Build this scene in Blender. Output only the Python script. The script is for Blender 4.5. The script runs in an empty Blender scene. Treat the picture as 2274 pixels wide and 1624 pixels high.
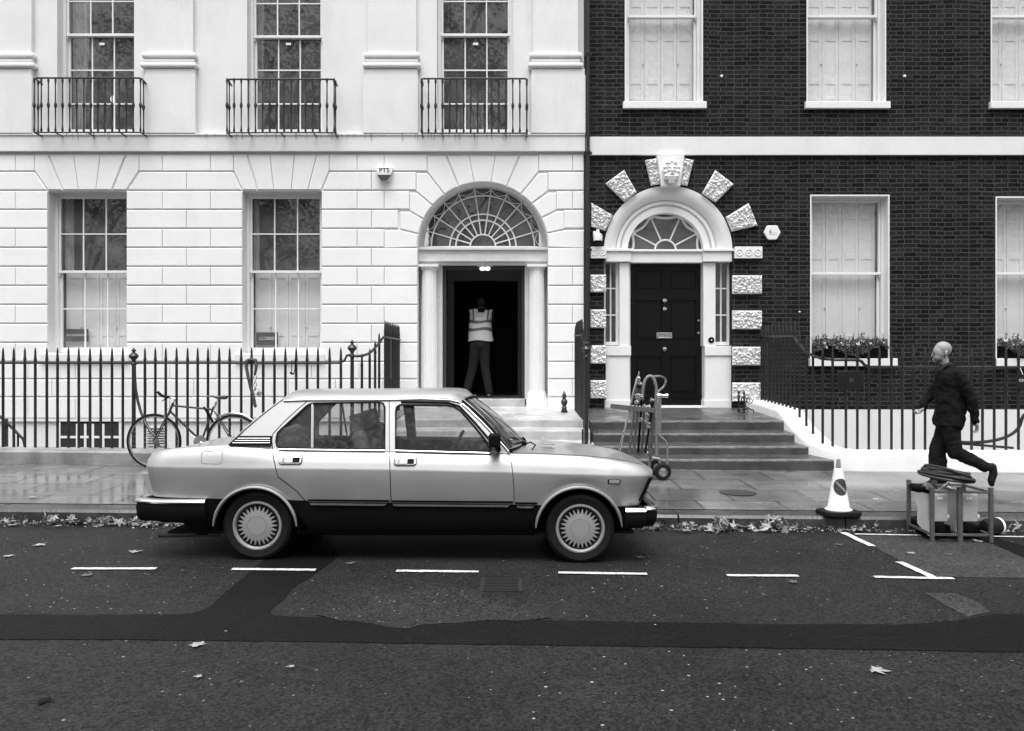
import bpy, bmesh, math, random
from mathutils import Vector, Matrix, noise
from mathutils.geometry import tessellate_polygon
R = math.radians
S = bpy.context.scene
COL = S.collection
# ---------------------------------------------------------------- camera, sky, sun, exposure
F, HX, HY, CH = 1906.0, 1137.0, 800.0, 1.596      # focal length in photo units, principal column, horizon row, eye height
cam = bpy.data.cameras.new('camera'); cam.sensor_width = 36; cam.lens = 36 * F / 2274; cam.shift_y = -(812 - HY) / 2274
cam.clip_start = 0.1; cam.clip_end = 2000
co = bpy.data.objects.new('camera', cam); COL.objects.link(co); co.location = (0, 0, CH); co.rotation_euler = (R(90), 0, 0)
S.camera = co
EL, AZ = R(70), R(187)
w = bpy.data.worlds.new('World'); S.world = w; w.use_nodes = True
nt = w.node_tree; bg = nt.nodes['Background']
sky = nt.nodes.new('ShaderNodeTexSky'); sky.sky_type = 'NISHITA'; sky.sun_disc = False
sky.sun_elevation = EL; sky.sun_rotation = AZ; sky.air_density = 1.5; sky.dust_density = 6; sky.ozone_density = 1
bw = nt.nodes.new('ShaderNodeRGBToBW')
nt.links.new(sky.outputs[0], bw.inputs[0]); nt.links.new(bw.outputs[0], bg.inputs[0]); bg.inputs[1].default_value = 0.15
sun = bpy.data.lights.new('sun', 'SUN'); sun.energy = 1.3; sun.angle = R(45)
so = bpy.data.objects.new('sun', sun); COL.objects.link(so)
d = Vector((math.sin(AZ) * math.cos(EL), math.cos(AZ) * math.cos(EL), math.sin(EL)))   # towards the sun
so.rotation_euler = d.to_track_quat('Z', 'Y').to_euler(); so.location = (0, 0, 30)
S.view_settings.view_transform = 'Standard'; S.view_settings.look = 'None'; S.view_settings.exposure = 0.85; S.view_settings.gamma = 1
S.cycles.max_bounces = 8; S.cycles.transparent_max_bounces = 16

def X(px, Y): return (px - HX) * Y / F
def Z(py, Y): return CH - (py - HY) * Y / F
def at(px, py, Y): return Vector((X(px, Y), Y, Z(py, Y)))
GR = -0.009                                        # the street falls gently along its length
def road_z(x, y): return GR * x - (0.022 * (y - 6.5) if y > 6.5 else 0)
def pave_z(x, y): return GR * x + 0.094 + 0.02 * (y - 8.42)
def on_road(px, py):
    Y = 6.5
    for _ in range(12):
        x = X(px, Y); Y = (CH - road_z(x, Y)) * F / (py - HY)
    return Vector((X(px, Y), Y, road_z(X(px, Y), Y)))
def on_pave(px, py):
    Y = 10
    for _ in range(12): Y = (CH - pave_z(X(px, Y), Y)) * F / (py - HY)
    return Vector((X(px, Y), Y, pave_z(X(px, Y), Y)))

# ---------------------------------------------------------------- materials (all neutral greys: the photograph is black and white)
MATS = {}
def N(nt, t, **k):
    n = nt.nodes.new(t)
    for a, b in k.items(): setattr(n, a, b)
    return n
def mat(name, c, rough=0.6, metal=0.0, var=0.0, vs=3.0, bump=0.0, bs=40.0, coat=0.0, rv=0.0, rs=2.0, spec=0.5, stain=0.0, vdet=6, vstretch=(1, 1, 1)):
    if name in MATS: return MATS[name]
    m = bpy.data.materials.new(name); m.use_nodes = True; nt = m.node_tree; b = nt.nodes['Principled BSDF']; L = nt.links.new
    b.inputs['Roughness'].default_value = rough; b.inputs['Metallic'].default_value = metal
    b.inputs['Coat Weight'].default_value = coat; b.inputs['Specular IOR Level'].default_value = spec
    b.inputs['Coat Roughness'].default_value = 0.12
    b.inputs['Base Color'].default_value = (c, c, c, 1)
    g = N(nt, 'ShaderNodeNewGeometry')
    if var or stain:
        mp = N(nt, 'ShaderNodeMapping'); L(g.outputs['Position'], mp.inputs[0]); mp.inputs['Scale'].default_value = vstretch
        n = N(nt, 'ShaderNodeTexNoise'); n.inputs['Scale'].default_value = vs; n.inputs['Detail'].default_value = vdet; n.inputs['Roughness'].default_value = 0.65
        L(mp.outputs[0], n.inputs['Vector'])
        r = N(nt, 'ShaderNodeMapRange'); r.inputs[1].default_value = 0.3; r.inputs[2].default_value = 0.7
        r.inputs[3].default_value = c * (1 - var); r.inputs[4].default_value = c * (1 + var)
        L(n.outputs[0], r.inputs[0]); out = r.outputs[0]
        if stain:
            mp2 = N(nt, 'ShaderNodeMapping'); L(g.outputs['Position'], mp2.inputs[0]); mp2.inputs['Scale'].default_value = (2.2, 2.2, 0.5)
            n2 = N(nt, 'ShaderNodeTexNoise'); n2.inputs['Scale'].default_value = 1.1; n2.inputs['Detail'].default_value = 9; n2.inputs['Roughness'].default_value = 0.7
            L(mp2.outputs[0], n2.inputs['Vector'])
            r2 = N(nt, 'ShaderNodeMapRange'); r2.inputs[1].default_value = 0.52; r2.inputs[2].default_value = 0.75; r2.inputs[3].default_value = 1; r2.inputs[4].default_value = 1 - stain
            L(n2.outputs[0], r2.inputs[0])
            mu = N(nt, 'ShaderNodeMath', operation='MULTIPLY'); L(out, mu.inputs[0]); L(r2.outputs[0], mu.inputs[1]); out = mu.outputs[0]
        L(out, b.inputs['Base Color'])
    if rv:
        n = N(nt, 'ShaderNodeTexNoise'); n.inputs['Scale'].default_value = rs; n.inputs['Detail'].default_value = 4; L(g.outputs['Position'], n.inputs['Vector'])
        r = N(nt, 'ShaderNodeMapRange'); r.inputs[1].default_value = 0.35; r.inputs[2].default_value = 0.65
        r.inputs[3].default_value = max(0.03, rough - rv); r.inputs[4].default_value = min(1, rough + rv); L(n.outputs[0], r.inputs[0]); L(r.outputs[0], b.inputs['Roughness'])
    if bump:
        n = N(nt, 'ShaderNodeTexNoise'); n.inputs['Scale'].default_value = bs; n.inputs['Detail'].default_value = 5; L(g.outputs['Position'], n.inputs['Vector'])
        bp = N(nt, 'ShaderNodeBump'); bp.inputs['Strength'].default_value = bump; bp.inputs['Distance'].default_value = 0.01
        L(n.outputs[0], bp.inputs['Height']); L(bp.outputs[0], b.inputs['Normal'])
    MATS[name] = m; return m
def glass_mat(name, tint, gl=1.0, rough=0.0, bump=.02, dust=.05):
    m = bpy.data.materials.new(name); m.use_nodes = True; nt = m.node_tree; nt.nodes.clear(); L = nt.links.new
    o = N(nt, 'ShaderNodeOutputMaterial'); mx = N(nt, 'ShaderNodeMixShader'); t = N(nt, 'ShaderNodeBsdfTransparent'); g = N(nt, 'ShaderNodeBsdfGlossy')
    t.inputs[0].default_value = (tint, tint, tint, 1); g.inputs['Roughness'].default_value = rough
    lw = N(nt, 'ShaderNodeLayerWeight'); lw.inputs[0].default_value = 0.5
    p5 = N(nt, 'ShaderNodeMath', operation='POWER'); p5.inputs[1].default_value = 5; L(lw.outputs['Facing'], p5.inputs[0])
    fr = N(nt, 'ShaderNodeMath', operation='MULTIPLY_ADD'); fr.inputs[1].default_value = 1 - .04; fr.inputs[2].default_value = .04; L(p5.outputs[0], fr.inputs[0])
    mu = N(nt, 'ShaderNodeMath', operation='MULTIPLY'); mu.inputs[1].default_value = gl; mu.use_clamp = True
    nz = N(nt, 'ShaderNodeTexNoise'); nz.inputs['Scale'].default_value = 2.2; geo = N(nt, 'ShaderNodeNewGeometry'); L(geo.outputs['Position'], nz.inputs['Vector'])
    bp = N(nt, 'ShaderNodeBump'); bp.inputs['Strength'].default_value = bump; bp.inputs['Distance'].default_value = 0.02
    L(nz.outputs[0], bp.inputs['Height']); L(bp.outputs[0], g.inputs['Normal'])
    L(fr.outputs[0], mu.inputs[0]); L(mu.outputs[0], mx.inputs[0])
    df = N(nt, 'ShaderNodeBsdfDiffuse'); df.inputs[0].default_value = (.5, .5, .5, 1); md = N(nt, 'ShaderNodeMixShader')
    dn = N(nt, 'ShaderNodeTexNoise'); dn.inputs['Scale'].default_value = 3; dn.inputs['Detail'].default_value = 6; L(geo.outputs['Position'], dn.inputs['Vector'])
    dm = N(nt, 'ShaderNodeMapRange'); dm.inputs[1].default_value = .3; dm.inputs[2].default_value = .7; dm.inputs[3].default_value = dust * .5; dm.inputs[4].default_value = dust * 1.5; L(dn.outputs[0], dm.inputs[0])
    L(dm.outputs[0], md.inputs[0]); L(t.outputs[0], md.inputs[1]); L(df.outputs[0], md.inputs[2]); L(md.outputs[0], mx.inputs[1]); L(g.outputs[0], mx.inputs[2]); L(mx.outputs[0], o.inputs[0])
    return m
def brick_mat():
    m = bpy.data.materials.new('dark brick'); m.use_nodes = True; nt = m.node_tree; b = nt.nodes['Principled BSDF']; L = nt.links.new
    g = N(nt, 'ShaderNodeNewGeometry'); sp = N(nt, 'ShaderNodeSeparateXYZ'); cb = N(nt, 'ShaderNodeCombineXYZ')
    L(g.outputs['Position'], sp.inputs[0]); L(sp.outputs[0], cb.inputs[0]); L(sp.outputs[2], cb.inputs[1])
    wn = N(nt, 'ShaderNodeTexNoise'); wn.inputs['Scale'].default_value = 1.6; wn.inputs['Detail'].default_value = 5; L(g.outputs['Position'], wn.inputs['Vector'])
    wm = N(nt, 'ShaderNodeMath', operation='MULTIPLY_ADD'); wm.inputs[1].default_value = 0.06; wm.inputs[2].default_value = -0.03; L(wn.outputs[0], wm.inputs[0])
    ws = N(nt, 'ShaderNodeMath', operation='ADD'); L(sp.outputs[2], ws.inputs[0]); L(wm.outputs[0], ws.inputs[1]); L(ws.outputs[0], cb.inputs[1])
    t = N(nt, 'ShaderNodeTexBrick'); t.inputs['Scale'].default_value = 1; t.inputs['Brick Width'].default_value = 0.225; t.inputs['Row Height'].default_value = 0.075
    t.inputs['Mortar Size'].default_value = 0.005; t.inputs['Mortar Smooth'].default_value = 0.5; t.squash_frequency = 2; t.squash = 0.62
    t.inputs['Color1'].default_value = (.005,) * 3 + (1,); t.inputs['Color2'].default_value = (.018,) * 3 + (1,); t.inputs['Mortar'].default_value = (1,) * 3 + (1,)
    L(cb.outputs[0], t.inputs['Vector'])
    n = N(nt, 'ShaderNodeTexNoise'); n.inputs['Scale'].default_value = 1.3; n.inputs['Detail'].default_value = 10; n.inputs['Roughness'].default_value = 0.78; bm_ = N(nt, 'ShaderNodeMapping'); bm_.inputs['Scale'].default_value = (.7, 1, 2.0); L(g.outputs['Position'], bm_.inputs[0]); L(bm_.outputs[0], n.inputs['Vector'])
    mr = N(nt, 'ShaderNodeMapRange'); mr.inputs[1].default_value = 0.55; mr.inputs[2].default_value = 0.78; mr.inputs[3].default_value = 0.005; mr.inputs[4].default_value = 0.085; L(n.outputs[0], mr.inputs[0])
    mc = N(nt, 'ShaderNodeMix', data_type='RGBA'); L(t.outputs['Fac'], mc.inputs['Factor']); L(t.outputs['Color'], mc.inputs[6]); L(mr.outputs[0], mc.inputs[7])
    n2 = N(nt, 'ShaderNodeTexNoise'); n2.inputs['Scale'].default_value = 2.6; n2.inputs['Detail'].default_value = 8; n2.inputs['Roughness'].default_value = 0.6; L(g.outputs['Position'], n2.inputs['Vector'])
    r2 = N(nt, 'ShaderNodeMapRange'); r2.inputs[1].default_value = 0.6; r2.inputs[2].default_value = 0.78; r2.inputs[3].default_value = 0; r2.inputs[4].default_value = 0.4; L(n2.outputs[0], r2.inputs[0])
    m2 = N(nt, 'ShaderNodeMix', data_type='RGBA'); L(r2.outputs[0], m2.inputs['Factor']); L(mc.outputs[2], m2.inputs[6]); m2.inputs[7].default_value = (.07, .07, .07, 1)
    L(m2.outputs[2], b.inputs['Base Color']); b.inputs['Roughness'].default_value = 0.85; b.inputs['Specular IOR Level'].default_value = 0.12
    bp = N(nt, 'ShaderNodeBump'); bp.inputs['Strength'].default_value = 0.35; bp.inputs['Distance'].default_value = 0.005; bp.invert = True
    L(t.outputs['Fac'], bp.inputs['Height']); L(bp.outputs[0], b.inputs['Normal'])
    return m
def slab_mat(name, c1, c2, bwid, row, mort, r0, r1, off=0.5, shift=(0, 0)):
    m = bpy.data.materials.new(name); m.use_nodes = True; nt = m.node_tree; b = nt.nodes['Principled BSDF']; L = nt.links.new
    g = N(nt, 'ShaderNodeNewGeometry'); mp = N(nt, 'ShaderNodeMapping'); mp.inputs['Location'].default_value = (shift[0], shift[1], 0)
    L(g.outputs['Position'], mp.inputs[0])
    t = N(nt, 'ShaderNodeTexBrick'); t.inputs['Scale'].default_value = 1; t.inputs['Brick Width'].default_value = bwid; t.inputs['Row Height'].default_value = row
    t.inputs['Mortar Size'].default_value = mort; t.inputs['Mortar Smooth'].default_value = 0.2; t.offset = off
    t.inputs['Color1'].default_value = (c1,) * 3 + (1,); t.inputs['Color2'].default_value = (c2,) * 3 + (1,); t.inputs['Mortar'].default_value = (c1 * .12,) * 3 + (1,)
    L(mp.outputs[0], t.inputs['Vector'])
    n = N(nt, 'ShaderNodeTexNoise'); n.inputs['Scale'].default_value = 2.2; n.inputs['Detail'].default_value = 9; n.inputs['Roughness'].default_value = 0.7; L(g.outputs['Position'], n.inputs['Vector'])
    mr = N(nt, 'ShaderNodeMapRange'); mr.inputs[1].default_value = 0.3; mr.inputs[2].default_value = 0.7; mr.inputs[3].default_value = 0.55; mr.inputs[4].default_value = 1.35; L(n.outputs[0], mr.inputs[0])
    mu = N(nt, 'ShaderNodeVectorMath', operation='SCALE'); L(t.outputs['Color'], mu.inputs[0]); L(mr.outputs[0], mu.inputs['Scale']); L(mu.outputs[0], b.inputs['Base Color'])
    n2 = N(nt, 'ShaderNodeTexNoise'); n2.inputs['Scale'].default_value = 1.1; n2.inputs['Detail'].default_value = 5; L(g.outputs['Position'], n2.inputs['Vector'])
    r2 = N(nt, 'ShaderNodeMapRange'); r2.inputs[1].default_value = 0.35; r2.inputs[2].default_value = 0.65; r2.inputs[3].default_value = r0; r2.inputs[4].default_value = r1; L(n2.outputs[0], r2.inputs[0]); L(r2.outputs[0], b.inputs['Roughness'])
    n3 = N(nt, 'ShaderNodeTexNoise'); n3.inputs['Scale'].default_value = 30; n3.inputs['Detail'].default_value = 6; L(g.outputs['Position'], n3.inputs['Vector'])
    bp = N(nt, 'ShaderNodeBump'); bp.inputs['Strength'].default_value = 0.10; bp.inputs['Distance'].default_value = 0.004; L(n3.outputs[0], bp.inputs['Height'])
    bq = N(nt, 'ShaderNodeBump'); bq.inputs['Strength'].default_value = 0.5; bq.inputs['Distance'].default_value = 0.004; bq.invert = True; L(t.outputs['Fac'], bq.inputs['Height']); L(bp.outputs[0], bq.inputs['Normal']); L(bq.outputs[0], b.inputs['Normal'])
    return m
def asphalt_mat(name, c, speck=1.0, rough=0.6):
    m = bpy.data.materials.new(name); m.use_nodes = True; nt = m.node_tree; b = nt.nodes['Principled BSDF']; L = nt.links.new
    g = N(nt, 'ShaderNodeNewGeometry')
    n = N(nt, 'ShaderNodeTexNoise'); n.inputs['Scale'].default_value = 0.7; n.inputs['Detail'].default_value = 12; n.inputs['Roughness'].default_value = 0.75; L(g.outputs['Position'], n.inputs['Vector'])
    mr = N(nt, 'ShaderNodeMapRange'); mr.inputs[1].default_value = 0.3; mr.inputs[2].default_value = 0.7; mr.inputs[3].default_value = c * 0.62; mr.inputs[4].default_value = c * 1.4; L(n.outputs[0], mr.inputs[0])
    f = N(nt, 'ShaderNodeTexVoronoi'); f.inputs['Scale'].default_value = 75; L(g.outputs['Position'], f.inputs['Vector'])
    bwn = N(nt, 'ShaderNodeRGBToBW'); L(f.outputs['Color'], bwn.inputs[0])
    fr = N(nt, 'ShaderNodeMapRange'); fr.inputs[1].default_value = 0.2; fr.inputs[2].default_value = 0.85; fr.inputs[3].default_value = 0.5; fr.inputs[4].default_value = 1.7; L(bwn.outputs[0], fr.inputs[0])
    mu = N(nt, 'ShaderNodeMath', operation='MULTIPLY'); L(mr.outputs[0], mu.inputs[0]); L(fr.outputs[0], mu.inputs[1]); out = mu.outputs[0]
    v = N(nt, 'ShaderNodeTexVoronoi'); v.inputs['Scale'].default_value = 30; L(g.outputs['Position'], v.inputs['Vector'])
    vb = N(nt, 'ShaderNodeSeparateColor'); L(v.outputs['Color'], vb.inputs[0])
    a = N(nt, 'ShaderNodeMath', operation='GREATER_THAN'); a.inputs[1].default_value = 1 - 0.15 * speck; L(vb.outputs[0], a.inputs[0])
    lt = N(nt, 'ShaderNodeMath', operation='LESS_THAN'); L(v.outputs['Distance'], lt.inputs[0])
    sz = N(nt, 'ShaderNodeMath', operation='MULTIPLY'); sz.inputs[1].default_value = 0.28; L(vb.outputs[1], sz.inputs[0]); L(sz.outputs[0], lt.inputs[1])
    aa = N(nt, 'ShaderNodeMath', operation='MULTIPLY'); L(a.outputs[0], aa.inputs[0]); L(lt.outputs[0], aa.inputs[1])
    mx = N(nt, 'ShaderNodeMix', data_type='FLOAT'); L(aa.outputs[0], mx.inputs['Factor']); L(out, mx.inputs[2])
    sv = N(nt, 'ShaderNodeMapRange'); sv.inputs[3].default_value = 0.03; sv.inputs[4].default_value = 0.30; L(vb.outputs[2], sv.inputs[0]); L(sv.outputs[0], mx.inputs[3])
    L(mx.outputs[0], b.inputs['Base Color']); b.inputs['Roughness'].default_value = rough; b.inputs['Specular IOR Level'].default_value = 0.12
    bp = N(nt, 'ShaderNodeBump'); bp.inputs['Strength'].default_value = 0.7; bp.inputs['Distance'].default_value = 0.006; L(f.outputs['Distance'], bp.inputs['Height']); L(bp.outputs[0], b.inputs['Normal'])
    return m
M_STUCCO = mat('white stucco', .70, .75, var=.05, vs=1.5, bump=.3, bs=45, stain=.12)
M_BLOCK = mat('white painted blocks', .78, .7, var=.04, vs=2, bump=.35, bs=45, stain=.07)
M_TRIM = mat('white gloss trim', .74, .42, var=.04, vs=4)
M_TRIMD = mat('weathered white trim', .60, .5, var=.10, vs=5, bump=.15, bs=80)
M_SHUT = mat('off white shutters', .78, .5, var=.05, vs=3)
M_BRICK = brick_mat()
M_IRON = mat('black painted iron', .016, .36, var=.3, vs=8, bump=.2, bs=120)
M_BLACKD = mat('gloss black door paint', .004, .3, var=.3, vs=5, spec=.25)
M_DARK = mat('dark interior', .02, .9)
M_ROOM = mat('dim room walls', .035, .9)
M_CURT = mat('pale curtain', .35, .9, var=.25, vs=9, vstretch=(4, 4, .3))
M_STEPD = mat('wet grey stone', .055, .33, var=.45, vs=2.2, bump=.3, bs=50, rv=.18, stain=.3)
M_STEPL = mat('pale worn stone', .42, .4, var=.3, vs=3, bump=.3, bs=50, rv=.15, stain=.25)
M_EDGE = mat('worn stone edge', .20, .45, var=.4, vs=9)
M_KERB = mat('granite kerb', .04, .32, var=.5, vs=5, bump=.3, bs=40, rv=.1)
M_PLINTH = mat('stained stone plinth', .23, .6, var=.5, vs=2.0, bump=.4, bs=40, stain=.35)
M_PAVE = slab_mat('wet paving slabs', .095, .155, .86, .72, .011, .13, .33, shift=(.19, .18))
M_ASPH = asphalt_mat('worn asphalt', .016, .8)
M_ASPHD = asphalt_mat('new dark asphalt', .004, .06, .65)
M_ASPHL = asphalt_mat('pale old asphalt', .036, .25, .6)
M_LINE = mat('road paint', .50, .6, var=.35, vs=30, bump=.5, bs=70)
M_GLASS = glass_mat('window glass', .95, 1.5, rough=.014, bump=.02, dust=.13)
M_CARGLASS = glass_mat('car glass', .74, .75, rough=.02, bump=.004, dust=.055)
M_CHROME = mat('chrome', .75, .12, 1.0)
M_STEEL = mat('worn steel', .45, .32, .9, var=.25, vs=20)
M_RUBBER = mat('black rubber', .008, .7, spec=.2, bump=.2, bs=90)
M_PLAST = mat('matt black plastic', .004, .6, spec=.1)
M_SILVER = mat('silver metallic paint', .41, .46, .72, coat=.5, rv=.04, rs=6, var=.03, vs=60)
M_HUB = mat('silver plastic hubcap', .30, .42, .2)
M_CLOTH = mat('black cloth', .005, .95, bump=.3, bs=150, spec=.2)
M_TROUS = mat('charcoal cloth', .008, .95, bump=.3, bs=120, spec=.2)
M_SKIN = mat('skin', .27, .55, var=.08, vs=12)
M_WHITEP = mat('white plastic', .75, .4)
M_GREYP = mat('mid grey plastic', .25, .5)
M_GREYM = mat('grey painted steel', .08, .5, var=.35, vs=20)
M_LEAF = mat('fallen leaf pale', .27, .6, var=.35, vs=15)
M_LEAFD = mat('fallen leaf brown', .09, .6, var=.35, vs=15)
M_PLANT = mat('plant foliage', .10, .6, var=.5, vs=20)
M_TREE = mat('tree foliage', .07, .6, var=.5, vs=2)
M_BARK = mat('bark', .12, .9, var=.4, vs=6, bump=.5, bs=20)
M_GRASS = mat('garden ground', .05, .9, var=.4, vs=2)

# ---------------------------------------------------------------- mesh helpers
class MB:
    def __init__(s): s.v = []; s.f = []
    def add(s, vs, fs):
        n = len(s.v); s.v += [Vector(v) for v in vs]; s.f += [tuple(i + n for i in f) for f in fs]; return s
    def box(s, x0, x1, y0, y1, z0, z1):
        return s.add([(x0, y0, z0), (x1, y0, z0), (x1, y1, z0), (x0, y1, z0), (x0, y0, z1), (x1, y0, z1), (x1, y1, z1), (x0, y1, z1)],
                     [(0, 3, 2, 1), (4, 5, 6, 7), (0, 1, 5, 4), (1, 2, 6, 5), (2, 3, 7, 6), (3, 0, 4, 7)])
    def obox(s, c, sx, sy, sz, rot):
        c = Vector(c); m = rot if isinstance(rot, Matrix) else Matrix.Rotation(rot, 3, 'Z'); n = len(s.v)
        s.box(-sx / 2, sx / 2, -sy / 2, sy / 2, -sz / 2, sz / 2)
        for i in range(n, len(s.v)): s.v[i] = c + m @ s.v[i]
        return s
    def prism(s, poly, y0, y1):        # poly: (x, z) outline, extruded in Y
        n = len(poly); vs = [(p[0], y0, p[1]) for p in poly] + [(p[0], y1, p[1]) for p in poly]
        return s.add(vs, [tuple(range(n)), tuple(range(2 * n - 1, n - 1, -1))] + [(i, (i + 1) % n, n + (i + 1) % n, n + i) for i in range(n)])
    def slab(s, poly, z0, z1):         # poly: (x, y), extruded in Z
        n = len(poly); vs = [(p[0], p[1], z0) for p in poly] + [(p[0], p[1], z1) for p in poly]
        return s.add(vs, [tuple(range(n)), tuple(range(2 * n - 1, n - 1, -1))] + [(i, (i + 1) % n, n + (i + 1) % n, n + i) for i in range(n)])
    def plate(s, outer, holes, y0, depth, fn=None):    # outline with holes in the XZ plane, extruded in Y
        loops = [outer] + holes; flat = [p for l in loops for p in l]; n = len(flat)
        tri = tessellate_polygon([[Vector((p[0], p[1], 0)) for p in l] for l in loops])
        vs = [(p[0], y0, p[1]) for p in flat] + [(p[0], y0 + depth, p[1]) for p in flat]
        if fn: vs = [fn(Vector(v)) for v in vs]
        fs = [tuple(t) for t in tri] + [tuple(n + i for i in reversed(t)) for t in tri]; k = 0
        for l in loops:
            for i in range(len(l)):
                a, b = k + i, k + (i + 1) % len(l); fs.append((a, b, n + b, n + a))
            k += len(l)
        return s.add(vs, fs)
    def tube(s, pts, r, seg=8, closed=False, cap=True):
        pts = [Vector(p) for p in pts]; n = len(pts); rs = r if isinstance(r, (list, tuple)) else [r] * n
        base = len(s.v); up = None; vs = []
        for i, p in enumerate(pts):
            if closed: t = (pts[(i + 1) % n] - pts[i - 1])
            else: t = pts[min(i + 1, n - 1)] - pts[max(i - 1, 0)]
            t = t.normalized() if t.length > 1e-9 else Vector((0, 0, 1))
            if up is None: up = t.orthogonal().normalized()
            up = (up - t * up.dot(t)); up = up.normalized() if up.length > 1e-6 else t.orthogonal().normalized()
            q = t.cross(up)
            for k in range(seg):
                a = 2 * math.pi * k / seg; vs.append(p + (up * math.cos(a) + q * math.sin(a)) * rs[i])
        fs = []
        for i in range(n if closed else n - 1):
            j = (i + 1) % n
            for k in range(seg):
                l = (k + 1) % seg; fs.append((i * seg + k, i * seg + l, j * seg + l, j * seg + k))
        if cap and not closed: fs += [tuple(range(seg - 1, -1, -1)), tuple((n - 1) * seg + k for k in range(seg))]
        return s.add(vs, fs)
    def lathe(s, prof, c, seg=16, axis='Z', rot=None):       # prof: (r, h)
        vs = []; n = len(prof); c = Vector(c)
        for r, h in prof:
            for k in range(seg):
                a = 2 * math.pi * k / seg
                v = {'Z': Vector((r * math.cos(a), r * math.sin(a), h)), 'Y': Vector((r * math.cos(a), h, r * math.sin(a))), 'X': Vector((h, r * math.cos(a), r * math.sin(a)))}[axis]
                if rot: v = rot @ v
                vs.append(c + v)
        fs = [(i * seg + k, i * seg + (k + 1) % seg, (i + 1) * seg + (k + 1) % seg, (i + 1) * seg + k) for i in range(n - 1) for k in range(seg)]
        fs += [tuple(range(seg - 1, -1, -1)), tuple((n - 1) * seg + k for k in range(seg))]
        return s.add(vs, fs)
    def ell(s, c, r, rot=None, seg=16, rings=10):
        vs = []; c = Vector(c); fs = []
        for i in range(rings + 1):
            a = math.pi * i / rings
            for k in range(seg):
                b = 2 * math.pi * k / seg; v = Vector((r[0] * math.sin(a) * math.cos(b), r[1] * math.sin(a) * math.sin(b), r[2] * math.cos(a)))
                if rot: v = rot @ v
                vs.append(c + v)
        for i in range(rings):
            for k in range(seg): fs.append((i * seg + k, i * seg + (k + 1) % seg, (i + 1) * seg + (k + 1) % seg, (i + 1) * seg + k))
        return s.add(vs, fs)
    def cap(s, a, b, ra, rb, seg=12):     # tapered limb with round ends
        a, b = Vector(a), Vector(b); t = (b - a).normalized(); pts = []; rs = []
        for k in range(5): th = math.pi / 2 * k / 4; pts.append(a - t * ra * math.cos(th)); rs.append(max(ra * math.sin(th), ra * .03))
        for k in range(5): th = math.pi / 2 * k / 4; pts.append(b + t * rb * math.sin(th)); rs.append(max(rb * math.cos(th), rb * .03))
        return s.tube(pts, rs, seg)
    def limb(s, pts, rs, seg=12):
        for i in range(len(pts) - 1): s.cap(pts[i], pts[i + 1], rs[i], rs[i + 1], seg)
        return s
    def grid(s, rows):
        n = len(rows[0]); vs = [v for r in rows for v in r]
        return s.add(vs, [(i * n + j, i * n + j + 1, (i + 1) * n + j + 1, (i + 1) * n + j) for i in range(len(rows) - 1) for j in range(n - 1)])
    def quad(s, a, b, c, d): return s.add([a, b, c, d], [(0, 1, 2, 3)])
    def build(s, name, m, parent=None, smooth=None, bevel=0, sub=0, remesh=0, it=5, merge=True, seg=2, fix=True):
        root = parent
        while root is not None and root.parent is not None: root = root.parent
        o0 = root.location.copy() if root is not None else Vector((0, 0, 0))
        me = bpy.data.meshes.new(name); me.from_pydata([v - o0 for v in s.v], [], s.f); me.update()
        bm = bmesh.new(); bm.from_mesh(me)
        if merge: bmesh.ops.remove_doubles(bm, verts=bm.verts, dist=1e-5)
        bmesh.ops.dissolve_degenerate(bm, edges=bm.edges, dist=1e-6) if merge else None
        if fix: bmesh.ops.recalc_face_normals(bm, faces=bm.faces)
        bm.to_mesh(me); bm.free()
        me.materials.append(m)
        o = bpy.data.objects.new(name, me); COL.objects.link(o)
        if parent: o.parent = parent
        if bevel:
            b = o.modifiers.new('bevel', 'BEVEL'); b.width = bevel; b.segments = seg; b.limit_method = 'ANGLE'; b.angle_limit = R(40)
        if remesh:
            r = o.modifiers.new('remesh', 'REMESH'); r.mode = 'VOXEL'; r.voxel_size = remesh; r.use_smooth_shade = True
            q = o.modifiers.new('smooth', 'SMOOTH'); q.factor = .5; q.iterations = it
        if sub: q = o.modifiers.new('sub', 'SUBSURF'); q.levels = q.render_levels = sub
        if smooth is None: smooth = 35
        if smooth:
            me.shade_smooth()
            if smooth < 170: me.set_sharp_from_angle(angle=R(smooth))
        return o
def tag(o, label=None, cat=None, group=None, kind=None):
    if label: o['label'] = label
    if cat: o['category'] = cat
    if group: o['group'] = group
    if kind: o['kind'] = kind
    return o
def folds(o, st, sc, sub=0):
    t = bpy.data.textures.new('folds', 'CLOUDS'); t.noise_scale = sc; t.noise_depth = 2
    if sub: q = o.modifiers.new('sub', 'SUBSURF'); q.levels = q.render_levels = sub
    m = o.modifiers.new('folds', 'DISPLACE'); m.texture = t; m.strength = st; m.mid_level = .5; m.texture_coords = 'LOCAL'; return o
def thing(name, loc, label, cat, group=None):
    o = bpy.data.objects.new(name, None); COL.objects.link(o); o.location = loc; o.empty_display_size = .2
    return tag(o, label, cat, group)
def copy_tree(o, parent=None):
    c = o.copy(); COL.objects.link(c)
    if parent: c.parent = parent
    for ch in list(o.children): copy_tree(ch, c)
    return c
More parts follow.
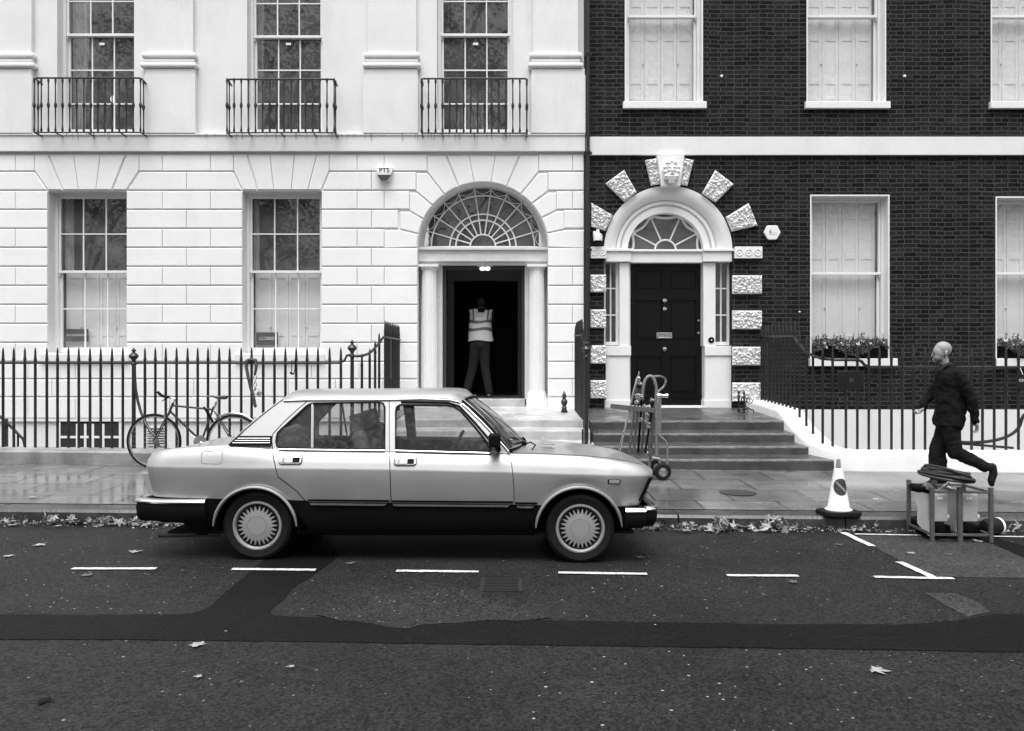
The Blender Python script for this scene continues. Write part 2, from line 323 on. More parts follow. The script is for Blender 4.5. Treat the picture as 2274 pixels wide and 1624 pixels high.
def text_mesh(txt, size, m, name, parent, M, extrude=.002, align='CENTER'):
    cu = bpy.data.curves.new(name, 'FONT'); cu.body = txt; cu.size = size; cu.extrude = extrude; cu.align_x = align; cu.align_y = 'CENTER'
    t = bpy.data.objects.new(name, cu); COL.objects.link(t); bpy.context.view_layer.update()
    me = bpy.data.meshes.new_from_object(t.evaluated_get(bpy.context.evaluated_depsgraph_get())); bpy.data.objects.remove(t)
    root = parent
    while root is not None and root.parent is not None: root = root.parent
    me.transform(Matrix.Translation(-root.location) @ M); me.materials.clear(); me.materials.append(m)
    o = bpy.data.objects.new(name, me); COL.objects.link(o); o.parent = parent; return o
def face_south(x, y, z): return Matrix.Translation((x, y, z)) @ Matrix.Rotation(R(90), 4, 'X')
def smooth_path(P, n=5):
    P = [Vector(p) for p in P]; out = []
    for i in range(len(P) - 1):
        a, b, c, d_ = P[max(0, i - 1)], P[i], P[i + 1], P[min(len(P) - 1, i + 2)]
        for k in range(n): t = k / n; out.append(.5 * ((2 * b) + (c - a) * t + (2 * a - 5 * b + 4 * c - d_) * t * t + (3 * b - a - 3 * c + d_) * t ** 3))
    return out + [P[-1]]
def lerp(a, b, t): return a + (b - a) * t
def interp(tab, x):
    if x <= tab[0][0]: return tab[0][1]
    for (a, u), (b, v) in zip(tab, tab[1:]):
        if x <= b: return u + (v - u) * (x - a) / (b - a)
    return tab[-1][1]
random.seed(7)
# ---------------------------------------------------------------- ground
YK, YP, FY, YF = 8.42, 11.45, 14.8, 11.8           # kerb face, plinth face, house fronts, railings
def sheet(name, m, ys, zf, x0=-60, x1=60, nx=2, kind='structure', dz=0):
    mb = MB(); mb.grid([[Vector((x0 + (x1 - x0) * i / (nx - 1), y, zf(x0 + (x1 - x0) * i / (nx - 1), y) + dz)) for i in range(nx)] for y in ys])
    return tag(mb.build(name, m, smooth=0), kind=kind)
gm = MB(); gm.grid([[Vector((x, y, -2.9)) for x in (-400, 0, 400)] for y in (-400, -13, 400)])
tag(gm.build('ground', M_GRASS, smooth=0), kind='structure')
sheet('road', M_ASPH, [-8, 0, 6.5, YK + .02], road_z)
sheet('garden', M_GRASS, [-60, -8.3], lambda x, y: GR * x + .08)
kb = MB()
kb.grid([[Vector((x, -8.3, GR * x - 3)) for x in (-60, 60)], [Vector((x, -8.3, GR * x + .08)) for x in (-60, 60)]])
tag(kb.build('garden_edge', M_KERB, smooth=0), kind='structure')
sheet('pavement', M_PAVE, [YK + .29, YP + .02], pave_z)
kb = MB(); x = -14.0; rr = random.Random(3)
while x < 14:
    L = rr.uniform(1.5, 2.1); a, b = x + .004, x + L - .004
    vs = []
    for xx in (a, b):
        zt = pave_z(xx, YK) - .002
        vs += [(xx, YK, GR * xx - .25), (xx, YK, zt - .03), (xx, YK + .025, zt), (xx, YK + .295, zt + .003), (xx, YK + .295, GR * xx - .25)]
    kb.add(vs, [(0, 1, 6, 5), (1, 2, 7, 6), (2, 3, 8, 7), (3, 4, 9, 8), (0, 4, 3, 2, 1), (5, 6, 7, 8, 9)]); x += L
tag(kb.build('kerb', M_KERB, smooth=0, bevel=.008), kind='structure')
def road_poly(name, m, pts, dz, jag=0.0, seed=1):
    rnd = random.Random(seed); P = []
    for i in range(len(pts)):
        a = on_road(*pts[i]); b = on_road(*pts[(i + 1) % len(pts)]); n = max(1, int((b - a).length / .08)) if jag else 1
        for k in range(n):
            q = a.lerp(b, k / n) + (Vector((rnd.uniform(-jag, jag), rnd.uniform(-jag, jag), 0)) if jag else Vector((0, 0, 0)))
            P.append(q)
    tri = tessellate_polygon([[Vector((p.x, p.y, 0)) for p in P]])
    # split rows at y=6.5 crease is negligible: lay each vertex on the road surface
    mb = MB(); mb.add([Vector((p.x, p.y, road_z(p.x, p.y) + dz)) for p in P], [tuple(t) for t in tri])
    o = mb.build(name, m, smooth=0); return tag(o, kind='structure')
road_poly('road_patch', M_ASPHL, [(1905, 1190), (2135, 1190), (2205, 1210), (2274, 1238), (2420, 1290), (2420, 1297), (2274, 1285), (2068, 1281.5), (2000, 1247), (1935, 1214)], .004, .008, 2)
road_poly('road_patch', M_ASPHL, [(2052, 1318), (2120, 1318), (2165, 1335), (2197, 1360), (2150, 1372), (2110, 1352)], .004, .01, 3)
road_poly('road_patch', M_ASPHD, [(2130, 1196), (2200, 1192), (2274, 1214), (2420, 1255), (2420, 1288), (2274, 1240), (2200, 1208)], .006, .006, 4)
road_poly('road_trench', M_ASPHD, [(-200, 1364), (0, 1365.5), (200, 1367), (410, 1366), (440, 1359), (470, 1345), (520, 1300), (566, 1262), (610, 1225), (760, 1225), (735, 1250), (700, 1276), (665, 1296), (600, 1358), (604, 1369), (700, 1372), (900, 1376), (1200, 1379), (1700, 1387), (1980, 1388), (2060, 1385), (2130, 1378), (2200, 1366), (2274, 1364), (2420, 1362), (2420, 1456), (2274, 1450), (2000, 1445), (1500, 1438), (1000, 1431), (500, 1424), (200, 1421), (-200, 1421)], .004, .007, 5)
road_poly('road_patch', asphalt_mat('gravelly worn asphalt', .020, 2.6), [(700, 1369), (800, 1352), (850, 1322), (960, 1304), (1060, 1312), (1090, 1345), (1180, 1362), (1240, 1376), (1000, 1385), (900, 1396), (820, 1390), (760, 1378)], .0065, .03, 8)
lm = MB()
def line(p0, p1, w):
    a, b = on_road(*p0), on_road(*p1); t = (b - a).normalized(); n = Vector((-t.y, t.x, 0)) * w / 2; k = max(2, int((b - a).length / .06)); rw = [[], []]
    rnd = random.Random(int(p0[0]))
    for i in range(k + 1):
        p = a.lerp(b, i / k)
        for j, sg in ((0, -1), (1, 1)):
            q = p + n * sg * rnd.uniform(.82, 1.1); rw[j].append(Vector((q.x, q.y, road_z(q.x, q.y) + .009)))
    lm.grid(rw)
for x0, x1, y0, y1 in ((160, 347, 1265, 1265), (515, 701, 1266, 1268), (880, 1063, 1270, 1272), (1240, 1437, 1274, 1277), (1614, 1773, 1280, 1281), (1941, 2118, 1283.5, 1287), (2290, 2420, 1290, 1291), (-190, -15, 1262, 1263)): line((x0, y0), (x1, y1), .06)
line((1872, 1184), (1937, 1215), .07); line((1997, 1250), (2070, 1284), .07)
line((1898, 1188), (2045, 1190.5), .05); line((2085, 1190), (2165, 1191), .04); line((2205, 1193), (2330, 1195), .05)
tag(lm.build('road_marking', M_LINE, smooth=0), kind='structure')

# basement area: floor and the retaining side of the pavement
am = MB(); am.box(-30, 30, YP + .4, FY + .6, -2.7, -2.5); tag(am.build('basement_floor', M_STEPD, smooth=0), kind='structure')
am = MB(); am.box(-30, 30, YP + .02, YP + .39, -2.7, pave_z(0, YP) - .35); tag(am.build('area_wall', M_STUCCO, smooth=0), kind='structure')

# manhole cover on the pavement, gully grating in the road
p = on_pave(1638, 1095); mh = thing('manhole_cover', p + Vector((0, 0, .003)), 'round dark iron cover set in the wet paving in front of the stone steps', 'manhole cover')
mb = MB(); mb.lathe([(.20, -.004), (.205, .004), (.19, .006), (.0, .006)], p + Vector((0, 0, .002)), 40); o = mb.build('cover_plate', mat('worn iron cover', .035, .5, var=.5, vs=50, bump=.8, bs=50), mh)
p = on_road(1113, 1300); gg = thing('drain_grating', p, 'worn square iron drain grating in the road in front of the silver car', 'drain')
mb = MB()
for i in range(9): mb.box(p.x - .12, p.x + .12, p.y - .17 + i * .038, p.y - .152 + i * .038, p.z, p.z + .008)
mb.box(p.x - .15, p.x - .12, p.y - .19, p.y + .19, p.z, p.z + .009); mb.box(p.x + .12, p.x + .15, p.y - .19, p.y + .19, p.z, p.z + .009)
mb.build('bars', mat('grating iron', .010, .6, var=.5, vs=40), gg)

# ---------------------------------------------------------------- shared house parts
def sash_window(house, x0, x1, z0, z1, Yw, zm, bars_v, hz, margin=.08, sill=None, mframe=M_TRIM, room=True, horns=True, deep=1.6, name='window', floor=None, plinthz=None):
    """x0..z1: wall opening; Yw: plane of the upper sash; zm: meeting rail; hz: glazing-bar heights"""
    gx0, gx1 = x0 + margin, x1 - margin; mb = MB()
    mb.box(x0 + .001, gx0 - .032, Yw - .03, Yw + .12, z0, z1 - .001); mb.box(gx1 + .032, x1 - .001, Yw - .03, Yw + .12, z0, z1 - .001)
    mb.box(gx0 - .032, gx1 + .032, Yw - .03, Yw + .12, z1 - .045, z1 - .001)
    wn = mb.build(name, mframe, house, bevel=.004, smooth=0)
    u = MB(); st = .038                                  # upper sash in front, lower sash behind
    zt = z1 - .046
    u.box(gx0 - .03, gx0 + .008, Yw, Yw + .04, zm, zt); u.box(gx1 - .008, gx1 + .03, Yw, Yw + .04, zm, zt); u.box(gx0 + .008, gx1 - .008, Yw, Yw + .04, zt - .04, zt)
    u.box(gx0 - .03, gx1 + .03, Yw - .012, Yw + .045, zm - .022, zm + .022)
    if horns:
        for gx in (gx0 - .03, gx1 + .008): u.prism([(gx, zm - .022), (gx + .022, zm - .022), (gx + .018, zm - .075), (gx + .006, zm - .075)], Yw, Yw + .035)
    for h in [h for h in hz if h > zm]: u.box(gx0 + .008, gx1 - .008, Yw + .008, Yw + .034, h - .011, h + .011)
    for i in range(bars_v):
        x = lerp(gx0, gx1, (i + 1) / (bars_v + 1)); u.box(x - .011, x + .011, Yw + .006, Yw + .036, zm + .022, zt - .04)
    u.build('upper_sash', mframe, wn, bevel=.003, smooth=0)
    l = MB(); Yl = Yw + .048
    l.box(gx0 - .03, gx0 + .012, Yl, Yl + .04, z0, zm); l.box(gx1 - .012, gx1 + .03, Yl, Yl + .04, z0, zm); l.box(gx0 + .012, gx1 - .012, Yl, Yl + .04, z0, z0 + .085)
    l.box(gx0 + .012, gx1 - .012, Yl, Yl + .038, zm - .02, zm + .02)
    for h in [h for h in hz if h < zm]: l.box(gx0 + .012, gx1 - .012, Yl + .008, Yl + .034, h - .011, h + .011)
    for i in range(bars_v):
        x = lerp(gx0, gx1, (i + 1) / (bars_v + 1)) + .006; l.box(x - .011, x + .011, Yl + .006, Yl + .036, z0 + .085, zm - .02)
    l.build('lower_sash', mframe, wn, bevel=.003, smooth=0)
    g = MB(); g.quad((gx0, Yw + .02, zm), (gx1, Yw + .02, zm), (gx1, Yw + .02, zt - .02), (gx0, Yw + .02, zt - .02))
    g.quad((gx0, Yl + .02, z0 + .05), (gx1, Yl + .02, z0 + .05), (gx1, Yl + .02, zm - .01), (gx0, Yl + .02, zm - .01))
    g.build('pane', M_GLASS, wn, smooth=0)
    if sill: s = MB(); s.box(*sill); s.build('sill', mframe, wn, bevel=.008, smooth=0)
    if room:
        r = MB(); a, b = x0 - .5, x1 + .5; yb = Yw + deep
        r.quad((a, yb, z0 - .6), (b, yb, z0 - .6), (b, yb, z1 + .3), (a, yb, z1 + .3)); r.quad((a, Yw + .14, z0 - .6), (a, yb, z0 - .6), (a, yb, z1 + .3), (a, Yw + .14, z1 + .3))
        r.quad((b, yb, z0 - .6), (b, Yw + .14, z0 - .6), (b, Yw + .14, z1 + .3), (b, yb, z1 + .3)); r.quad((a, Yw + .14, z1 + .3), (b, Yw + .14, z1 + .3), (b, yb, z1 + .3), (a, yb, z1 + .3))
        r.quad((a, Yw + .14, z0 - .6), (b, Yw + .14, z0 - .6), (b, yb, z0 - .6), (a, yb, z0 - .6))
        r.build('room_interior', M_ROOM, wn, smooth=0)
    return wn, gx0, gx1, Yl
def shutters(wn, x0, x1, z0, z1, Y, rails, knobz=None, leaves=4, gap=2):
    """closed inner shutters: leaves with raised rails"""
    mb = MB(); wd = (x1 - x0) / leaves
    for i in range(leaves):
        a, b = x0 + i * wd + .0025, x0 + (i + 1) * wd - .0025; s = .055 if wd > .2 else .04
        mb.box(a, b, Y + .012, Y + .03, z0, z1)
        mb.box(a, a + s, Y, Y + .012, z0, z1); mb.box(b - s, b, Y, Y + .012, z0, z1)
        for r in [z0 + .04] + rails + [z1 - .04]: mb.box(a + s, b - s, Y, Y + .012, r - .05, r + .05)
    mb.build('shutter', M_SHUT, wn, bevel=.003, smooth=0)
    if knobz is not None:
        k = MB()
        for i in (0.93, 3.07): k = MB(); k.ell((x0 + i * wd, Y - .016, knobz), (.016, .016, .016), seg=10, rings=6); k.build('shutter_knob', M_STEEL, wn)

# ---------------------------------------------------------------- the white stuccoed house
WH = thing('white_townhouse', (-6, FY, 0), 'white stuccoed townhouse with grooved blockwork and wide arched fanlight over an open doorway', 'house')
def wx(px): return X(px, FY)
def wz(py): return Z(py, FY)
XL, XR = -14.0, wx(1297)
def rect(x0, x1, z0, z1): return [(x0, z0), (x1, z0), (x1, z1), (x0, z1)]
AX, AZ0, AR = wx(1071.9), wz(550), 144.7 * FY / F          # arch centre, springing, radius
def arch_pts(cx, cz, r, a0=0, a1=180, n=32, rz=None): return [(cx + r * math.cos(R(lerp(a0, a1, i / n))), cz + (rz or r) * math.sin(R(lerp(a0, a1, i / n)))) for i in range(n + 1)]
LW = [(wx(105.5), wx(280.6)), (wx(538), wx(713.7))]       # lower windows
UW = [(wx(125), wx(296)), (wx(547.6), wx(716.4)), (wx(970), wx(1139.6))]
DWX0, DWX1 = wx(927), wx(1217)
lowz = wz(941)
door_hole = [(DWX0, wz(905)), (DWX1, wz(905))] + arch_pts(AX, AZ0, AR)
holes = [rect(a, b, wz(801), wz(424)) for a, b in LW] + [door_hole] + [rect(a, b, wz(296), 8.8) for a, b in UW]
mb = MB(); mb.plate(rect(XL, XR, lowz, 11.2), holes, FY + .03, .36); mb.build('wall', M_STUCCO, WH, smooth=0)
# channelled blocks
rows = [342, 381, 423.3, 465.5, 507.7, 550, 592, 634.5, 676.7, 719, 761.2, 803.5, 842, 882, 930]
blocks = []
def rb(x0, x1, r): blocks.append([(x0, rows[r + 1]), (x1, rows[r + 1]), (x1, rows[r]), (x0, rows[r])])
def row(xs, r):
    for a, b in zip(xs, xs[1:]): rb(a, b, r)
def P(*a): blocks.append(list(a))
def voussoirs(tops, bots, lx, rx):
    # tops: 4 joints at row 342; bots at 423
    xl, xr = bots[0], bots[-1]
    P((xl, 423), (bots[1], 423), (tops[1], 342), (tops[0], 342), (tops[0], 381))
    for i in (1, 2, 3): P((bots[i], 423), (bots[i + 1], 423), (tops[i + 1], 342), (tops[i], 342))
    P((bots[4], 423), (xr, 423), (tops[5], 381), (tops[5], 342), (tops[4], 342))
voussoirs([76.4, 105.8, 162.9, 222.5, 280, 308.6], [105.5, 138.7, 174, 212, 248, 280.6], 0, 0)
voussoirs([518.5, 548, 599, 654, 703.6, 731], [538, 571.4, 607.9, 646, 682.7, 713.7], 0, 0)
row([-620, -500, -400, -290, -180, -70, 34, 76.4], 0)
for xs in ([-620, -440, -330, -220, -110],): row(xs, 1)
P((-110, 423), (105.5, 423), (76.4, 381), (-110, 381))
row([308.6, 360.2, 467, 518.5], 0)
P((280.6, 423), (413.7, 423), (413.7, 381), (308.6, 381)); P((413.7, 423), (538, 423), (518.5, 381), (413.7, 381))
row([731, 792.9, 853, 948.6], 0)
P((713.7, 423), (824.7, 423), (824.7, 381), (731, 381)); P((824.7, 423), (924, 423), (924, 381), (824.7, 381))
LA = {'A': ([-620, -440, -330, -180, -70, 34, 105.5], [280.6, 360.2, 467, 538], [713.7, 792.9, 853, 927]), 'B': ([-620, -500, -400, -290, -125, 105.5], [280.6, 413.7, 538], [713.7, 824.7, 927])}
for r in range(2, 11):
    k = 'A' if r % 2 == 0 else 'B'; a, b, c = LA[k]; row(a, r); row(b, r)
    if r == 2: row([713.7, 792.9, 853, 909.5], r)
    elif r == 3: row([713.7, 824.7, 883.8], r)
    elif r == 4: row([713.7, 792.9, 853], r)
    else: row(c, r)
for r in range(11, 14):
    k = r % 2; xs = [-620 + 105 * i + (52 if k else 0) for i in range(15)]; xs = [x for x in xs if x < 880] + [927]; row(xs, r)
def c6(u, v): return ((1550 + u / 2.32) / 1.773, (600 + v / 2.32) / 1.773)
arcb = [
 [(-88, 706), (60, 706), 'a(228,745)', 'a(218,882)', (-88, 882)],
 [(60, 540), (150, 540), 'a(275,612)', 'a(228,745)', (60, 706)],
 [(145, 365), (212, 365), 'a(355,487)', 'a(275,612)', (150, 540), (145, 540)],
 [(205, 187), (308, 187), 'a(460,382)', 'a(355,487)', (212, 365), (205, 365)],
 [(305, 25), (478, 25), 'a(590,312)', 'a(460,382)', (308, 187), (305, 187)],
 [(478, 25), (690, 25), 'a(735,270)', 'a(590,312)'],
 [(690, 25), (930, 25), 'a(888,268)', 'a(735,270)'],
 [(930, 25), (1155, 25), 'a(1035,305)', 'a(888,268)'],
 [(1155, 25), (1325, 25), (1325, 180), 'a(1165,378)', 'a(1035,305)'],
 [(1325, 187), (1410, 187), (1410, 356), 'a(1265,465)', 'a(1165,378)'],
 [(1410, 365), (1485, 365), (1485, 530), 'a(1345,602)', 'a(1265,465)'],
 [(1485, 535), (1555, 535), (1560, 706), 'a(1395,740)', 'a(1345,602)'],
 [(1560, 706), (1738, 706), (1738, 882), 'a(1408,882)', 'a(1395,740)'],
]
arcpolys = []
for b in arcb:
    pts = []; prev = None
    for q in b:
        if isinstance(q, str):
            u, v = eval(q[1:]); x, y = c6(u, v); X_, Z_ = wx(x), wz(y); a = math.atan2(Z_ - AZ0, X_ - AX)
            if a < 0: a = 0 if a > -1 else math.pi
            if prev is not None:
                for k in range(1, 5): aa = lerp(prev, a, k / 5); pts.append((AX + AR * math.cos(aa), AZ0 + AR * math.sin(aa)))
            pts.append((AX + AR * math.cos(a), AZ0 + AR * math.sin(a))); prev = a
        else:
            x, y = c6(*q); pts.append((wx(x), wz(y))); prev = None
    arcpolys.append(pts)
def rr6(u0, u1, r): x0, _ = c6(u0, 0); x1, _ = c6(u1, 0); rb(x0, x1, r)
rr6(1325, 1635, 0); rr6(1635, 1738, 0); rr6(1410, 1738, 1); rr6(1485, 1632, 2); rr6(1632, 1738, 2); rr6(1555, 1738, 3)
for r in range(5, 14):
    if r % 2 == 0: rr6(1408, 1632, r); rr6(1632, 1738, r)
    else: rr6(1408, 1738, r)
def inset(poly, d):
    n = len(poly); A = sum(poly[i][0] * poly[(i + 1) % n][1] - poly[(i + 1) % n][0] * poly[i][1] for i in range(n)); sg = 1 if A > 0 else -1; out = []
    for i in range(n):
        p0, p1, p2 = Vector(poly[i - 1]), Vector(poly[i]), Vector(poly[(i + 1) % n]); a = (p1 - p0).normalized(); b = (p2 - p1).normalized()
        na = Vector((-a.y, a.x)) * sg; nb = Vector((-b.y, b.x)) * sg; m = na + nb; L = m.length
        m = m / L if L > 1e-6 else na; out.append(p1 + m * d / max(.35, m.dot(na)))
    return [(q.x, q.y) for q in out]
def inset2(poly, d):
    n = len(poly); A = sum(poly[i][0] * poly[(i + 1) % n][1] - poly[(i + 1) % n][0] * poly[i][1] for i in range(n)); sg = 1 if A > 0 else -1; out = []
    def off(i):
        a, b = Vector(poly[i]), Vector(poly[(i + 1) % n]); t = (b - a).normalized(); k = .33 if abs(t.x) < .25 and (b - a).length > .2 else 1
        return a + Vector((-t.y, t.x)) * sg * d * k, t
    for i in range(n):
        p0, t0 = off(i - 1 if i else n - 1); p1, t1 = off(i); den = t0.x * t1.y - t0.y * t1.x
        if abs(den) < .15: q = (p1 + p0 + t0 * (Vector(poly[i]) - Vector(poly[i - 1])).length) / 2
        else: s_ = ((p1.x - p0.x) * t1.y - (p1.y - p0.y) * t1.x) / den; q = p0 + t0 * s_
        out.append((q.x, q.y))
    return out
def add_block(mb, poly, j=.0095, ch=.013, y=FY, dep=.03, ch_y=.016):
    a = inset2(poly, j); b = inset2(poly, j + ch); n = len(a)
    vs = [(p[0], y + dep, p[1]) for p in a] + [(p[0], y + ch_y, p[1]) for p in a] + [(p[0], y, p[1]) for p in b]
    fs = [tuple(range(2 * n, 3 * n))]
    for i in range(n):
        k = (i + 1) % n; fs += [(i, k, n + k, n + i), (n + i, n + k, 2 * n + k, 2 * n + i)]
    mb.add(vs, fs)
mb = MB()
for b in blocks: add_block(mb, [(wx(x), wz(y)) for x, y in b])
for b in arcpolys: add_block(mb, b)
mb.build('block_facing', M_BLOCK, WH, smooth=0)
mb = MB(); mb.box(XL, wx(1299), FY - .055, FY + .029, wz(338), wz(299)); mb.box(XL, wx(1299), FY - .075, FY - .0551, wz(303.5), wz(299) - .001)
mb.build('string_course', M_STUCCO, WH, bevel=.01, smooth=0)
mb = MB(); mb.box(XL, XR, FY + .03 + .001, FY + .38, -2.6, lowz); o = mb.build('basement_wall', M_STUCCO, WH, smooth=0)
# ledge where the blockwork ends above the area
mb = MB(); mb.box(XL, wx(926), FY - .01, FY + .029, wz(936), wz(930.5)); mb.build('ledge', M_STUCCO, WH, smooth=0)
# pilasters with moulded bases
for xa, xb, pa, pb in ((-130, 73.5, -140, 78), (327, 431, 323, 439), (817, 925.4, 806, 931), (1182.8, 1284, 1177, 1301)):
    pl = MB(); pl.box(wx(xa), wx(xb), FY - .05, FY + .029, wz(122), 11.2); o = pl.build('pilaster', M_STUCCO, WH, smooth=0, bevel=.006)
    pd = MB(); pd.box(wx(pa) + .012, wx(pb) - .012, FY - .085, FY + .029, wz(298.5), wz(170)); pd.box(wx(pa) + .025, wx(pb) - .025, FY - .078, FY + .028, wz(170), wz(156)); pd.build('pedestal', M_STUCCO, o, bevel=.006, smooth=0)
    bs = MB()
    def ring(z0, z1, e):       # rounded moulding running round three sides
        n = 6; zc, h = (z0 + z1) / 2, (z1 - z0) / 2; rws = []
        for i in range(n + 1):
            t = math.pi * i / n - math.pi / 2; zz = zc + h * math.sin(t); ee = e * .55 + e * .45 * math.cos(t)
            rws.append([Vector((wx(xa) - ee, FY + .029, zz)), Vector((wx(xa) - ee, FY - .05 - ee, zz)), Vector((wx(xb) + ee, FY - .05 - ee, zz)), Vector((wx(xb) + ee, FY + .029, zz))])
        bs.grid(rws); bs.quad(*rws[-1]); bs.quad(*rws[0])
    ring(wz(133), wz(120.5), .055); ring(wz(143), wz(133.5), .032); ring(wz(155), wz(143.5), .075)
    bs.build('moulded_base', M_STUCCO, o, smooth=60)
# windows
YWL, YWU = FY + .27, FY + .24
for i, (a, b) in enumerate(LW):
    z0, z1 = wz(786), wz(424)
    wn, g0, g1, Yl = sash_window(WH, a, b, Z(783, YWL), z1, YWL, Z(604, YWL), 2, [Z(520, YWL), Z(686, YWL)], sill=None, deep=2.2)
    s = MB(); s.box(a + .002, b - .002, FY + .0, FY + .36, wz(801) + .03, Z(784, YWL)); s.build('sill', M_TRIM, wn, bevel=.006, smooth=0)
    s = MB(); s.box(a - .11, b + .06, FY - .06, FY + .10, wz(803), wz(786)); s.build('sill', M_STUCCO, wn, bevel=.012, smooth=0)
    shutters(wn, g0 + .01, g1 - .01, Z(783, YWL), Z(604, YWL) - .01, Yl + .13, [Z(740, YWL + .1)], Z(728, YWL + .1))
    c = MB(); c.grid([[Vector((g0 - .02 + .012 * math.sin(k * 1.7) + k * .02, YWL + .2 + .02 * math.sin(k * 2.1), z)) for k in range(9 if i == 0 else 6)] for z in (Z(604, YWL), z1)])
    c.build('folded_shutter', M_CURT, wn)
for i, (a, b) in enumerate(UW):
    zt = 8.78; wn, g0, g1, Yl = sash_window(WH, a, b, Z(297, YWU), zt, YWU, Z(78 if i != 1 else 82, YWU), 2, [Z(154, YWU), Z(229, YWU), Z(3 if i != 1 else 8, YWU), Z(-72, YWU)], margin=.085, deep=2.5)
    s = MB(); s.box(a + .002, b - .002, FY + .031, FY + .34, wz(296) - .004, Z(297, YWU)); s.build('sill', M_STUCCO, wn, smooth=0)
    c = MB(); wdt = (.30, .12, 0)[i]
    if wdt:
        c.grid([[Vector((g0 - .03 + wdt * (k / 10) * (1 if z > Z(150, YWU) or i else .8), YWU + .22 + .03 * math.sin(k * 2.3), z)) for k in range(11)] for z in (Z(297, YWU), Z(190, YWU), Z(120, YWU), zt)]); c.build('curtain', M_CURT, wn)
    if i == 0:
        c = MB(); c.grid([[Vector((g1 - .13 + .16 * (k / 7), YWU + .5 + .03 * math.sin(k * 2.3), z)) for k in range(8)] for z in (Z(297, YWU), zt)]); c.build('curtain', M_CURT, wn)
    vm = MB(); vx, vz = lerp(g0, g1, .5), Z(97, YWU); vm.box(vx - .045, vx + .045, YWU + .017, YWU + .0185, vz - .02, vz + .02); vm.build('window_label', M_WHITEP, wn, smooth=0)
    # desk lamp and table top inside
    if i < 2:
        t = MB(); t.box(g0 + .5, g1, YWU + .6, YWU + 1.0, Z(280, YWU) - .1, Z(280, YWU) - .06); t.build('table_top', M_SHUT, wn)
    lm_ = None
# ceiling lamp seen in the first upper window
em = bpy.data.materials.new('lit lamp'); em.use_nodes = True; e = em.node_tree.nodes['Principled BSDF']; e.inputs['Emission Color'].default_value = (1, 1, 1, 1); e.inputs['Emission Strength'].default_value = .8; e.inputs['Base Color'].default_value = (.8, .8, .8, 1)
p = at(251, 221, YWU + 1.2); lp = thing('pendant_lamp', p, 'lit bulb hanging behind the upper window with two pale curtains', 'lamp')
mb = MB(); mb.ell(p, (.045, .045, .07)); mb.build('bulb', em, lp); mb = MB(); mb.tube([p + Vector((0, 0, .06)), p + Vector((0, 0, 2.2))], .004, 5); mb.build('cord', M_PLAST, lp)
# balconettes
bal = None
for i, (xa, xb, ya, yb) in enumerate(((76, 312, 173.5, 294.5), (504, 742, 176.5, 295), (936, 1170, 175, 296))):
    Yb = FY - .30; x0, x1, z0, z1 = X(xa, Yb), X(xb, Yb), Z(yb, Yb), Z(ya, Yb); yw = FY - .05
    mb = MB(); mb.tube([(x0, yw, z1 - .03), (x0, Yb + .05, z1), (x0 + .03, Yb, z1), (x1 - .03, Yb, z1), (x1, Yb + .05, z1), (x1, yw, z1 - .03)], .016, 8)
    mb.tube([(x0, yw, z0), (x0, Yb, z0), (x1, Yb, z0), (x1, yw, z0)], .014, 6)
    for fx in (x0 + .35, (x0 + x1) / 2, x1 - .35): mb.tube([(fx, Yb, z0), (fx, yw, z0)], .012, 6)
    bo = mb.build('balcony_rail', M_IRON, WH)
    H = z1 - z0; prof = [(.013, 0), (.02, .04), (.012, .09), (.010, .16), (.013, H * .44), (.022, H * .47), (.027, H * .5), (.022, H * .53), (.013, H * .56), (.010, H - .16), (.012, H - .09), (.02, H - .05), (.013, H)]
    if bal is None: b_ = MB(); b_.lathe(prof, WH.location, 8); bal = b_.build('baluster', M_IRON, bo); bal.hide_render = False; first = True
    n = 15; pos = [(lerp(x0, x1, k / n), Yb) for k in range(n + 1)] + [(x0, FY - .18), (x1, FY - .18)]
    for q in pos:
        if first: o = bal; first = False
        else: o = bal.copy(); COL.objects.link(o); o.parent = bo
        o.location = (q[0] - WH.location.x, q[1] - FY, z0)
# rust drips under the balconettes
dr = MB(); rd = random.Random(5)
for xa, xb in ((150, 250), (505, 620), (650, 745), (880, 1170), (435, 500), (740, 830)):
    for k in range(int((xb - xa) / 9)):
        x = wx(rd.uniform(xa, xb)); h = rd.uniform(.02, .12); w_ = rd.uniform(.003, .009); dr.prism([(x - w_, wz(299) + .002), (x + w_, wz(299) + .002), (x + w_ * .3, wz(300) - h), (x - w_ * .3, wz(300) - h)], FY - .0775, FY - .0755)
dr.build('rust_stain', mat('rust stain', .22, .9, var=.4, vs=30), WH, smooth=0)
# basement windows and vent
def area_window(house, px0, px1, py0, py1, bx, by, nm='basement_window'):
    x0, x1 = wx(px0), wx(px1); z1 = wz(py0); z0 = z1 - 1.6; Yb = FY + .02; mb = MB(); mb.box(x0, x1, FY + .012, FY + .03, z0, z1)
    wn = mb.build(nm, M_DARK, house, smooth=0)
    f = MB(); t = .02
    f.box(x0 - .05, x0, FY, FY + .028, z0, z1 + .0); f.box(x1, x1 + .05, FY, FY + .028, z0, z1)
    for b in bx: f.box(wx(b) - t, wx(b) + t, FY + .002, FY + .011, z0, z1 - .04)
    for b in by: f.box(x0, x1, FY + .001, FY + .0105, wz(b) - t, wz(b) + t)
    f.build('window_frame', M_TRIM, wn, smooth=0)
area_window(WH, 134, 264, 936.5, 1000, (171, 189, 206, 229), (971,))
g = MB(); g.box(wx(326), wx(366), FY + .0, FY + .029, wz(990), wz(948)); vn = g.build('vent_grille', M_TRIM, WH, smooth=0)
g = MB()
for k in range(7): y = 952 + k * 5.4; g.box(wx(327.5), wx(364.5), FY - .006, FY - .001, wz(y + 1.6), wz(y - .6))
g.build('vent_slot', M_PLAST, vn, smooth=0)

